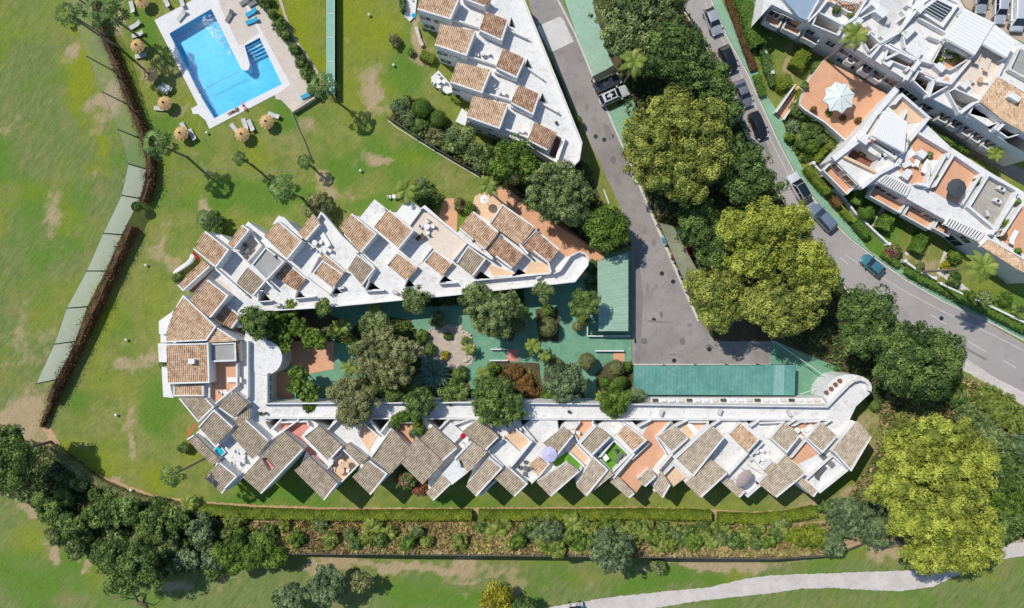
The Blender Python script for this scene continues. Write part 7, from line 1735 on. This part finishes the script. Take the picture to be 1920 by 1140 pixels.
tufts('scrub_grass', [(1650, 775), (1705, 620), (1800, 705), (1925, 765), (1925, 1005), (1860, 1030), (1740, 1035), (1620, 985), (1590, 930), (1640, 850)], 16000, 'dry', .34, .5)
tufts('scrub_weeds', [(1650, 775), (1705, 620), (1800, 705), (1925, 765), (1925, 1005), (1860, 1030), (1740, 1035), (1620, 985), (1590, 930), (1640, 850)], 14000, 'mid', .32, .6)
tufts('undergrowth', [(1150, 130), (1275, 0), (1345, 110), (1445, 335), (1535, 465), (1595, 545), (1705, 615), (1650, 765), (1560, 695), (1460, 630), (1340, 560), (1240, 420), (1200, 310)], 22000, 'dark', .3, .6)
tufts('thicket_undergrowth', [(0, 832), (60, 828), (130, 853), (230, 927), (380, 967), (480, 987), (500, 1038), (400, 1060), (260, 1093), (190, 1048), (60, 948), (0, 923)], 16000, 'olive', .3, .7)
tufts('bed_groundcover', [(735, 222), (745, 188), (790, 188), (860, 242), (905, 292), (1000, 265), (1095, 308), (1125, 378), (1180, 458), (1130, 474), (1045, 423), (930, 346), (880, 315)], 12000, 'mid', .26, .7)
tufts('courtyard_groundcover', [(626, 640), (700, 592), (770, 602), (788, 640), (788, 700), (758, 748), (642, 748), (642, 722), (700, 702), (682, 650)], 7000, 'dark', .22, .7)
tufts('courtyard_groundcover', [(918, 684), (960, 688), (1000, 692), (1014, 730), (985, 752), (906, 750)], 1500, 'red', .2, .5); tufts('courtyard_groundcover', [(918, 684), (960, 688), (1000, 692), (1014, 730), (985, 752), (906, 750)], 1600, 'mid', .2, .5)
tufts('courtyard_groundcover', [(765, 542), (978, 532), (983, 575), (958, 638), (900, 623), (868, 572), (802, 577)], 5000, 'mid', .22, .7)
tufts('courtyard_groundcover', [(1188, 743), (1545, 743), (1545, 752), (1188, 752)], 3000, 'brownish', .2, .9)
tufts('garden_groundcover', [(1480, 200), (1500, 198), (1585, 266), (1560, 298), (1500, 305), (1470, 260)], 4000, 'mid', .24, .7)
# bare branch of the dead tree at lower left
r = thing('dead_tree', 'bare grey fallen branch curving on the lower left fairway', 'dead tree', P(250, 1120))
mb = MB(); q = lambda x, y, z: P(x, y, z)
mb.tube([q(275, 1138, .1), q(258, 1128, .8), q(250, 1112, 1.6), q(240, 1110, 2.0), (q(220, 1121, 2.0)), q(195, 1117, 1.8)], [.22, .2, .16, .13, .1, .04], 7); mb.build('branch', BARK, r)
mb = MB(); mb.tube([q(258, 1128, .8), q(272, 1134, 1.2), q(278, 1125, 1.6)], [.12, .08, .03], 6); mb.build('branch', BARK, r)
mb = MB(); mb.tube([q(215, 1120, 2.0), q(198, 1126, 1.8)], [.07, .03], 6); mb.build('branch', BARK, r)

# ------------------------------------------------------------------ furniture
def umbrella(px, py, label):
    z = 1.75; p = P(px, py, z); r = thing('thatched_umbrella', label, 'umbrella', (p.x, p.y, 0), 0, 'thatched umbrellas round the pool')
    mb = MB(); n = 22; R = 1.08
    prof = [(R, z - .42), (R * .66, z - .14), (R * .30, z + .08), (.04, z + .22)]
    base = 0
    for rr, zz in prof:
        for k in range(n):
            a = 2 * math.pi * k / n; j = 1 + (.05 * (-1) ** k if rr == R else 0); mb.v.append((rr * j * math.cos(a), rr * j * math.sin(a), zz - (.05 if k % 2 and rr == R else 0)))
    for i in range(3):
        for k in range(n): k2 = (k+1) % n; mb.f.append((i*n+k, i*n+k2, (i+1)*n+k2, (i+1)*n+k)); mb.m.append(0)
    mb.build('thatch', STRAW, r, off=(0, 0, 0))
    mb = MB(); mb.lathe((0, 0, z + .18), [(.17, 0), (.15, .08), (.02, .16)], 10); mb.build('cap', METAL, r, off=(0, 0, 0))
    mb = MB(); mb.tube([(0, 0, 0), (0, 0, z + .2)], [.05, .04], 7); mb.build('pole', DARKWOOD, r, off=(0, 0, 0))
for x, y, lb in [(255, 84, 'thatched umbrella by the stacked grey loungers near the net'), (280, 138, 'thatched umbrella below the palm shadow'), (306, 192, 'thatched umbrella left of the pool corner block'), (337, 249, 'thatched umbrella beside the blue green palm'), (452, 251, 'thatched umbrella below the pool, left of two'), (498, 227, 'thatched umbrella below the pool, right of two'), (263, 0, 'thatched umbrella cut by the top edge')]:
    umbrella(x, y, lb)
WOODL = plain('lounger_fabric', (.50, .50, .47), .8); BLUEL = plain('blue_lounger_fabric', (.03, .32, .50), .8); GREYL = plain('dark_grey_frame', (.12, .12, .12), .6)
def lounger(px, py, ang, label, mat, z=0.0, group='sun loungers', scale=1.0):
    p = P(px, py, z + .4); r = thing('sun_lounger', label, 'sun lounger', (p.x, p.y, z), -math.radians(ang), group)
    r.scale = (scale,) * 3
    mb = MB(); mb.beam((-.95, 0, .28), (.35, 0, .28), .64, .07); mb.build('seat', mat, r, off=(0, 0, 0))
    mb = MB(); mb.face([(.35, -.32, .35), (.95, -.32, .68), (.95, .32, .68), (.35, .32, .35)]); mb.face([(.35, .32, .29), (.97, .32, .62), (.97, -.32, .62), (.35, -.32, .29)]); mb.face([(.95, -.32, .68), (.97, -.32, .62), (.97, .32, .62), (.95, .32, .68)]); mb.build('backrest', mat, r, off=(0, 0, 0))
    for x in (-.85, .5):
        for s in (-.28, .28):
            mb = MB(); mb.box((x, s, 0), .05, .05, .28); mb.build('leg', GREYL, r, off=(0, 0, 0))
    return r
for x, y, a, lb, m in [(247, 13, 75, 'grey sun lounger alone near the top edge', WOODL), (253, 47, -30, 'upper of two angled grey loungers by the net', WOODL), (258, 64, -18, 'lower of two angled grey loungers by the net', WOODL), (264, 104, -10, 'grey lounger under the first thatched umbrella', WOODL),
                       (306, 168, 30, 'left one of the pair of pale loungers by the pool lawn', WOODL), (313, 163, 30, 'right one of the pair of pale loungers by the pool lawn', WOODL), (300, 203, 5, 'lounger half hidden by the thatched umbrella', WOODL), (345, 240, 60, 'lounger right of the blue green palm umbrella', WOODL), (360, 252, 60, 'lounger in the shadow of the blue green palm umbrella', WOODL),
                       (311, 3, 60, 'left lounger at the top edge of the lawn', WOODL), (340, 2, 70, 'right lounger at the top edge of the lawn', WOODL), (440, 241, 50, 'white lounger left of the lower umbrella', WOODL), (459, 233, 70, 'first of two close loungers under the pool edge', WOODL), (470, 235, 65, 'second of two close loungers under the pool edge', WOODL), (513, 216, 20, 'lounger beside the right hand lower umbrella', WOODL),
                       (471, 23, -30, 'upper blue lounger on the beige pool deck', BLUEL), (472, 39, -20, 'lower blue lounger on the beige pool deck', BLUEL), (575, 178, -25, 'blue lounger in the far corner of the pool deck', BLUEL), (430, 30, -60, 'dark grey lounger on the beige deck by the pool', GREYL), (460, 2, -30, 'grey lounger at the top of the beige deck', GREYL), (476, 4, -30, 'grey lounger near the border shrubs at the top', GREYL), (340, 29, -50, 'folded blue grey lounger on the white coping corner', WOODL)]:
    lounger(x, y, a, lb, m)
def table_set(px, py, z, label, n=4, mat=None, r_=.5, group='terrace tables and chairs', square=False, chairm=None):
    p = P(px, py, z + .7); r = thing('patio_table', label, 'table', (p.x, p.y, z), random.uniform(0, 1), group)
    mb = MB()
    if square: mb.box((0, 0, .70), r_ * 2.6, r_ * 1.5, .05)
    else: mb.lathe((0, 0, .70), [(r_, 0), (r_, .05), (0.01, .05)], 16)
    mb.build('tabletop', mat or WHITE, r, off=(0, 0, 0))
    mb = MB(); mb.tube([(0, 0, 0), (0, 0, .7)], [.06, .05], 6); mb.lathe((0, 0, 0), [(.28, 0), (.26, .03), (0.01, .05)], 10); mb.build('pedestal', METAL, r, off=(0, 0, 0))
    for k in range(n):
        a = k * 2 * math.pi / n + random.uniform(-.2, .2); d = r_ + .42
        sd = ['east', 'north', 'west', 'south'][int(round((a % 6.283) / 1.5708)) % 4] if n != 2 else ['right', 'left'][k]
        side = {'east': 'right', 'west': 'left', 'north': 'far', 'south': 'near'}.get(sd, sd)
        c = thing('patio_chair', side + ' chair at the ' + label, 'chair', (p.x + math.cos(a) * d, p.y + math.sin(a) * d, z), a, 'chairs around terrace tables')
        mb = MB(); mb.box((0, 0, .42), .46, .46, .05); mb.build('seat', chairm or CANVAS, c, off=(0, 0, 0))
        mb = MB(); mb.box((.22, 0, .47), .05, .46, .42); mb.build('backrest', chairm or CANVAS, c, off=(0, 0, 0))
        for x in (-.19, .19):
            for s in (-.19, .19):
                mb = MB(); mb.box((x, s, 0), .04, .04, .42); mb.build('leg', METAL, c, off=(0, 0, 0))
GL = plain('grey_wicker', (.16, .15, .15), .8)
TS = [(455, 845, 4.3, 'round white table on the big white terrace near the plunge pool', 4, None, .5), (446, 868, 4.3, 'small white table at the low corner of the plunge pool terrace', 2, None, .35), (638, 882, 4.3, 'round peach table on the square peach terrace', 2, PEACH, .6),
      (590, 455, 4.3, 'white table among cushions on the long northern terrace', 3, None, .4), (608, 470, 4.3, 'small white table on the long northern terrace', 2, None, .35), (463, 470, 4.3, 'dark table on the planted northern terrace', 3, GL, .4), (800, 425, 4.3, 'white table on the cream northern terrace', 4, None, .45), (788, 445, 4.3, 'square brown table on the cream northern terrace', 0, DARKWOOD, .5), (762, 450, 4.3, 'low white table on the white northern terrace', 2, None, .35),
      (985, 878, 4.3, 'grey wicker table on the lounge terrace', 4, GL, .4), (1074, 810, 4.3, 'pale table on the terracotta terrace below the gallery', 2, None, .35), (1161, 855, 4.3, 'grey round table on the artificial grass terrace', 3, GL, .4), (1232, 908, 4.3, 'white table at the end of the long orange terrace', 3, None, .4),
      (1418, 845, 4.3, 'white round table on the white terrace by the orange roof', 2, None, .45), (1420, 862, 4.3, 'second white round table on the white terrace by the orange roof', 2, None, .4), (1494, 807, 4.3, 'white table on the terracotta terrace near the east end', 4, None, .45), (1516, 803, 4.3, 'square white table on the terracotta terrace near the east end', 3, None, .5),
      (905, 100, 4.6, 'white table on the second terrace of the north building', 2, None, .35), (935, 172, 4.6, 'white table on the third terrace of the north building', 3, None, .35), (970, 245, 4.6, 'white table on the last terrace of the north building', 2, None, .35), (912, 35, 4.6, 'pale table on the first terrace of the north building', 1, None, .3),
      (822, 152, .5, 'white garden table on the pale patio', 4, None, .4), (739, 368, 0, 'white garden table on the lawn near the pale palm', 2, None, .35), (1700, 308, 5.4, 'white table with benches on the orange roof terrace', 2, None, .5), (1660, 290, 5.4, 'small white table beside the brown court', 2, None, .3), (1775, 150, 6.2, 'orange tabletop on the cream upper terrace', 2, TERRA, .4), (1838, 150, 6.2, 'orange table on the cream upper terrace near the tiled roof', 2, TERRA, .4), (1560, 50, 3.2, 'white table in the shaded court of the upper row', 3, None, .5), (1770, 105, 4.6, 'pale table on the lawn court of the upper row', 4, CREAM, .4), (422, 735, 4.3, 'white table on the western orange terrace', 2, None, .35), (1440, 870, 4.3, 'grey low table beside the open pergola', 0, GL, .5), (868, 835, 4.3, 'small table beside the red parasol', 1, None, .3)]
for t in TS: table_set(t[0], t[1], t[2], t[3], t[4], t[5], t[6], square=t[0] in (788, 1516, 1700, 1440), chairm=GL if t[5] is GL else None)
for x, y, z, a, lb, m in [(1130, 850, 4.3, 55, 'white daybed on the artificial grass terrace', CANVAS), (1380, 915, 4.3, 40, 'white lounger on the terrace beside the oval awning', CANVAS), (1722, 300, 5.4, 118, 'long white cushion bench on the orange roof terrace', CANVAS), (1735, 312, 5.4, 118, 'second long white cushion bench on the orange roof terrace', CANVAS), (1900, 445, 5.4, 118, 'white bench on the right hand orange terrace', CANVAS), (1833, 108, 6.2, 112, 'pale stone bench below the flat white pergola', CREAM), (1850, 122, 6.2, 112, 'second pale stone bench below the flat white pergola', CREAM), (440, 712, 4.3, 0, 'white lounger on the western orange terrace', CANVAS),
                          (610, 450, 4.3, 60, 'white lounger on the long northern terrace', CANVAS), (1300, 805, 4.3, 50, 'pale lounger on the peach terrace under the gallery', CANVAS), (1550, 862, 4.3, 45, 'grey lounger on the last white terrace', GREYL), (1538, 885, 4.3, 130, 'dark lounger on the last white terrace', GREYL)]:
    lounger(x, y, a, lb, m, z, 'terrace loungers', 1.15)
def parasol(px, py, z0, h, R, mat, label, n=8, star=False):
    p = P(px, py, z0 + h); r = thing('parasol', label, 'parasol', (p.x, p.y, z0), random.uniform(0, 1))
    mb = MB(); rim = []
    k2 = n * 2 if star else n
    for k in range(k2):
        a = 2 * math.pi * k / k2; rr = R * (.80 if star and k % 2 else 1.0); rim.append((rr * math.cos(a), rr * math.sin(a), h - R * .22 - (.12 if star and not k % 2 else 0)))
    for k in range(k2):
        q, w = rim[k], rim[(k+1) % k2]; mb.face([(0, 0, h), q, w]); mb.face([q, (q[0], q[1], q[2] - .18), (w[0], w[1], w[2] - .18), w])
    mb.build('canopy', mat, r, off=(0, 0, 0))
    mb = MB()
    for k in range(n):
        a = 2 * math.pi * k / n; mb.tube([(0, 0, h - .04), (R * .97 * math.cos(a), R * .97 * math.sin(a), h - R * .22 - .04)], [.018, .018], 4)
    mb.build('ribs', METAL, r, off=(0, 0, 0))
    mb = MB(); mb.tube([(0, 0, 0), (0, 0, h)], [.035, .03], 6); mb.build('pole', METAL, r, off=(0, 0, 0))
    mb = MB(); mb.lathe((0, 0, h), [(.07, 0), (.05, .1), (.01, .14)], 8); mb.build('finial', METAL, r, off=(0, 0, 0))
parasol(1577, 180, 2.2, 2.9, 2.35, plain('pale_green_canvas', (.70, .76, .71), .9, .1), 'big pale star shaped canopy on the raised terracotta terrace', 8, True)
parasol(1797, 352, 5.4, 2.4, 1.35, plain('charcoal_canvas', (.07, .08, .085), .9, .1), 'round charcoal parasol on the orange roof terrace', 10)
parasol(1030, 853, 4.3, 2.3, 1.15, plain('lilac_canvas', (.52, .50, .68), .9, .1), 'pale lilac parasol on the white southern terrace'); parasol(908, 374, 0, 2.3, .65, CANVAS, 'round white parasol on the peach patio', 12)
parasol(868, 818, 4.3, 2.0, .42, plain('red_canvas', (.45, .015, .05), .9, .1), 'small crimson parasol on the white southern terrace'); parasol(776, 28, .3, 2.1, .36, plain('blue_canvas', (.03, .35, .62), .9, .1), 'small bright blue parasol beside the first flat of the north building')
parasol(640, 868, 4.3, 2.0, .5, PEACH, 'peach parasol on the square peach terrace')
aw = P(1394, 896, 6.2); r = thing('oval_awning', 'oval grey brown awning over the white southern terrace', 'awning', (aw.x, aw.y, 4.3), math.radians(48))
mb = MB(); mb.lathe((0, 0, 2.1), [(.98, 0), (.96, .1), (.5, .26), (.01, .32)], 22); mb.v = [(a * 1.45, b * .85, c) for a, b, c in mb.v]; mb.build('canopy', mottled('awning_cloth', (.32, .25, .23), (.40, .32, .29), 3.0), r, off=(0, 0, 0))
for x, y in ((-.9, -.4), (.9, -.4), (.9, .4), (-.9, .4)):
    mb = MB(); mb.tube([(x, y, 0), (x, y, 2.15)], [.03, .03], 6); mb.build('post', METAL, r, off=(0, 0, 0))
def awning(poly, z, mat, label):
    p = PP(poly, z); c = sum(p, Vector()) / len(p); r = thing('awning', label, 'awning', (c.x, c.y, 0))
    n = 6
    for k in range(n):
        a, b = p[0].lerp(p[1], k / n), p[0].lerp(p[1], (k + 1) / n); d, e = p[3].lerp(p[2], k / n), p[3].lerp(p[2], (k + 1) / n)
        mb = MB(); lo = Vector((0, 0, -.5)); mb.face([a, b, e + lo, d + lo]); mb.face([d + lo, e + lo, e + lo * 1.3, d + lo * 1.3]); mb.build('awning_panel', mat, r)
RED = plain('red_awning_cloth', (.40, .02, .04), .9, .1)
awning([(362, 470), (376, 484), (373, 490), (358, 476)], 4.2, RED, 'dark red awning on the north west corner'); awning([(367, 797), (352, 820), (347, 818), (362, 794)], 4.0, plain('orange_red_awning', (.50, .08, .04), .9), 'orange red awning on the south west corner')
# plunge pool
c = P(410, 847, 4.5); r = thing('plunge_pool', 'small turquoise plunge pool on the south western roof terrace', 'plunge pool', (c.x, c.y, 4.3))
mb = MB(); mb.box((0, 0, 0), 1.7, 1.5, .45, .7); mb.build('tub', WHITE, r, off=(0, 0, 0)); mb = MB(); mb.box((0, 0, .451), 1.45, 1.25, .02, .7); mb.build('water', plain('tub_water', (.02, .42, .55), .1), r, off=(0, 0, 0))
for (x, y, z, lb) in ((1558 + 327, 342, 5.4, 'upper of the two white air units on the grey flat roof'), (1878, 365, 5.4, 'lower of the two white air units on the grey flat roof')):
    c = P(x - 8, y + 12, z + .6); r = thing('air_conditioner', lb, 'air unit', (c.x, c.y, z), -.5)
    mb = MB(); mb.box((0, 0, .12), 1.0, .5, .65); mb.build('case', WHITE, r, off=(0, 0, 0)); mb = MB(); mb.lathe((0, 0, .77), [(.2, 0), (.2, .02), (.01, .02)], 12); mb.build('fan_grille', METAL, r, off=(0, 0, 0))
    for s in (-.4, .4): mb = MB(); mb.box((s, 0, 0), .08, .45, .12); mb.build('foot', METAL, r, off=(0, 0, 0))
# small vents on the flat roofs
for i, (x, y, z) in enumerate([(517, 481, 5.95), (1067, 772, 4.3), (1050, 838, 4.3), (484, 775, 4.3), (489, 775, 4.3), (498, 775, 4.3), (936, 437, 6.3), (888, 452, 6.2), (1009, 431, 6.2), (1420, 905, 4.3), (1043, 230, 4.6), (1069, 308, 4.6)]):
    c = P(x, y, z + .4); r = thing('roof_vent', ['dark vent on the grey flat roof of the northern wing', 'grey vent on the southern gallery under the pale tree', 'small vent beside the lilac parasol', 'left vent of three on the south west gallery', 'middle vent of three on the south west gallery', 'right vent of three on the south west gallery', 'dark vent where four eastern roofs of the northern wing meet', 'dark vent on the wall above the grey brown roof', 'dark vent at the edge of the terracotta passage roofs', 'vent beside the oval awning', 'vent on the driveway side of the north building', 'vent at the tip of the north building'][i], 'vent', (c.x, c.y, z), 0)
    mb = MB(); mb.tube([(0, 0, 0), (0, 0, .45)], [.16, .15], 9); mb.build('pipe', METAL, r, off=(0, 0, 0)); mb = MB(); mb.lathe((0, 0, .45), [(.24, 0), (.22, .06), (.01, .1)], 10); mb.build('cowl', METAL, r, off=(0, 0, 0))
ant = [(1062, 300, 4.6, 'tip of the north building'), (640, 540, 4.3, 'northern gallery edge'), (520, 572, 4.3, 'west end of the northern gallery'), (740, 548, 4.3, 'middle of the northern gallery'), (1010, 520, 4.3, 'northern gallery near its rounded end'), (1350, 772, 4.3, 'southern gallery by the teal carport'), (1480, 775, 4.3, 'southern gallery near the stair tower'), (1240, 774, 4.3, 'southern gallery left of the teal carport'), (1700, 130, 6.2, 'upper row roof above the brown court'), (1665, 40, 6.2, 'pale concrete roof of the upper row'), (1850, 400, 5.4, 'worn grey roof of the front row'), (720, 395, 5.2, 'raised white roof of the northern wing'), (860, 868, 5.9, 'raised white roof of the southern wing')]
for i, (x, y, z, w_) in enumerate(ant):
    c = P(x, y, z + .5); r = thing('air_conditioner', 'small grey air unit on the ' + w_, 'air unit', (c.x, c.y, z), random.uniform(0, 3), 'air units on the flat roofs')
    mb = MB(); mb.box((0, 0, .1), .85, .38, .6); mb.build('case', LIGHT_CONC, r, off=(0, 0, 0)); mb = MB(); mb.tube([(0, -.2, .4), (0, -.22, .4)], [.22, .22], 12); mb.build('fan_grille', METAL, r, off=(0, 0, 0))
    for s in (-.3, .3): mb = MB(); mb.box((s, 0, 0), .07, .4, .1); mb.build('foot', METAL, r, off=(0, 0, 0))
# white balustrade at the north west garden
r = thing('balustrade', 'curved white stone balustrade at the north west garden', 'balustrade', P(345, 498))
for k in range(16):
    t = k / 15; c = P(362 - 28 * t + 4 * math.sin(t * 5), 480 + 32 * t, .6); mb = MB(); mb.lathe((c.x, c.y, 0), [(.2, 0), (.28, .5), (.2, .8), (.3, .95), (.01, 1.0)], 8); mb.build('baluster', WHITE, r)
# drain lids and garden lamps on the lawn
for i, (x, y) in enumerate([(692, 28), (738, 122), (218, 778), (274, 497), (774, 1), (676, 320), (237, 637), (1745, 433), (388, 249), (246, 919)]):
    c = P(x, y, .3); r = thing('garden_lamp', ['pale lamp on the upper lawn', 'pale double lamp on the upper lawn', 'white lamp on the south west lawn', 'white lamp left of the northern wing corner', 'white lamp near the first flat', 'white lamp above the northern wing', 'faint lamp on the west lawn', 'small lamp on the front lawn', 'pale lamp below the pool corner', 'white lamp at the bend of the grey brown hedge'][i], 'lamp', (c.x, c.y, 0))
    mb = MB(); mb.tube([(0, 0, 0), (0, 0, .35)], [.05, .05], 6); mb.build('post', METAL, r, off=(0, 0, 0)); mb = MB(); mb.lathe((0, 0, .33), [(.12, 0), (.22, .08), (.18, .2), (.01, .26)], 10); mb.build('globe', plain('lamp_globe', (.55, .66, .56), .3), r, off=(0, 0, 0))

# ------------------------------------------------------------------ two sunbathers on the coping
def person(label, px, py, ang, joints, radii, bones, swim, skin, hair, hz):
    p = P(px, py, .2); r = thing('person', label, 'person', (p.x, p.y, .07), -math.radians(ang))
    me = bpy.data.meshes.new('body'); me.from_pydata(joints, bones, []); o = bpy.data.objects.new('body', me); COL.objects.link(o); o.parent = r
    sk = o.modifiers.new('Skin', 'SKIN'); me.skin_vertices.new() if not me.skin_vertices else None
    for v, q in zip(me.skin_vertices[0].data, radii): v.radius = (q, q)
    me.skin_vertices[0].data[0].use_root = True
    o.modifiers.new('Sub', 'SUBSURF').levels = 2; o.modifiers['Sub'].render_levels = 2
    me.materials.append(skin)
    mb = MB(); h = joints[hz]; mb.lathe((h[0] + .03, h[1], h[2] - .06), [(.05, 0), (.115, .05), (.12, .12), (.08, .19), (.01, .21)], 12); mb.build('hair', hair, r, smooth=True, off=(0, 0, 0))
    q = joints[0]; mb = MB(); mb.tube([(q[0] - .14, q[1], q[2]), (q[0], q[1], q[2]), (q[0] + .12, q[1], q[2])], [.155, .17, .15], 12); mb.build('swimwear', swim, r, smooth=True, off=(0, 0, 0))
# lying face down: x towards the head
J = [(0, 0, .13), (.25, 0, .13), (.48, 0, .14), (.62, 0, .16), (.78, .02, .14), (.46, .19, .13), (.62, .36, .08), (.82, .22, .06), (.92, .17, .05), (.46, -.19, .13), (.60, -.36, .08), (.80, -.22, .06), (.90, -.17, .05), (-.06, .10, .12), (-.46, .13, .09), (-.86, .15, .07), (-.97, .19, .05), (-.06, -.10, .12), (-.46, -.12, .09), (-.86, -.13, .07), (-.97, -.17, .05)]
Rr = [.15, .13, .14, .06, .10, .07, .045, .035, .03, .07, .045, .035, .03, .10, .075, .05, .04, .10, .075, .05, .04]
Bn = [(0, 1), (1, 2), (2, 3), (3, 4), (2, 5), (5, 6), (6, 7), (7, 8), (2, 9), (9, 10), (10, 11), (11, 12), (0, 13), (13, 14), (14, 15), (15, 16), (0, 17), (17, 18), (18, 19), (19, 20)]
SK1 = plain('tanned_skin', (.38, .19, .12), .6); SK2 = plain('fair_skin', (.50, .28, .20), .6); HR = plain('dark_hair', (.03, .02, .015), .8)
person('tanned person in dark trunks lying face down on the pool edge', 437, 209, -28, J, Rr, Bn, plain('dark_trunks', (.03, .03, .05), .9), SK1, HR, 4)
person('person in purple swimwear lying at the water edge, nearer the pool corner', 457, 199, 55, J, Rr, Bn, plain('purple_cloth', (.20, .05, .16), .9), SK2, HR, 4)

# ------------------------------------------------------------------ manhole labels
for o, lb in zip(MH, ['round manhole lid, left of the two upper ones on the driveway', 'round manhole lid, lower of the trio on the upper driveway', 'round manhole lid nearest the big round pine', 'round manhole lid left of the pair on the car park', 'round manhole lid right of the pair on the car park', 'manhole lid beside the dark tree shade', 'manhole lid above the white line of the teal carport', 'manhole lid at the courtyard corner of the asphalt', 'manhole lid on the lower road near the palm shadow', 'manhole lid on the lower road beside the round tree', 'thin manhole lid in the middle of the car park']):
    o['label'] = lb
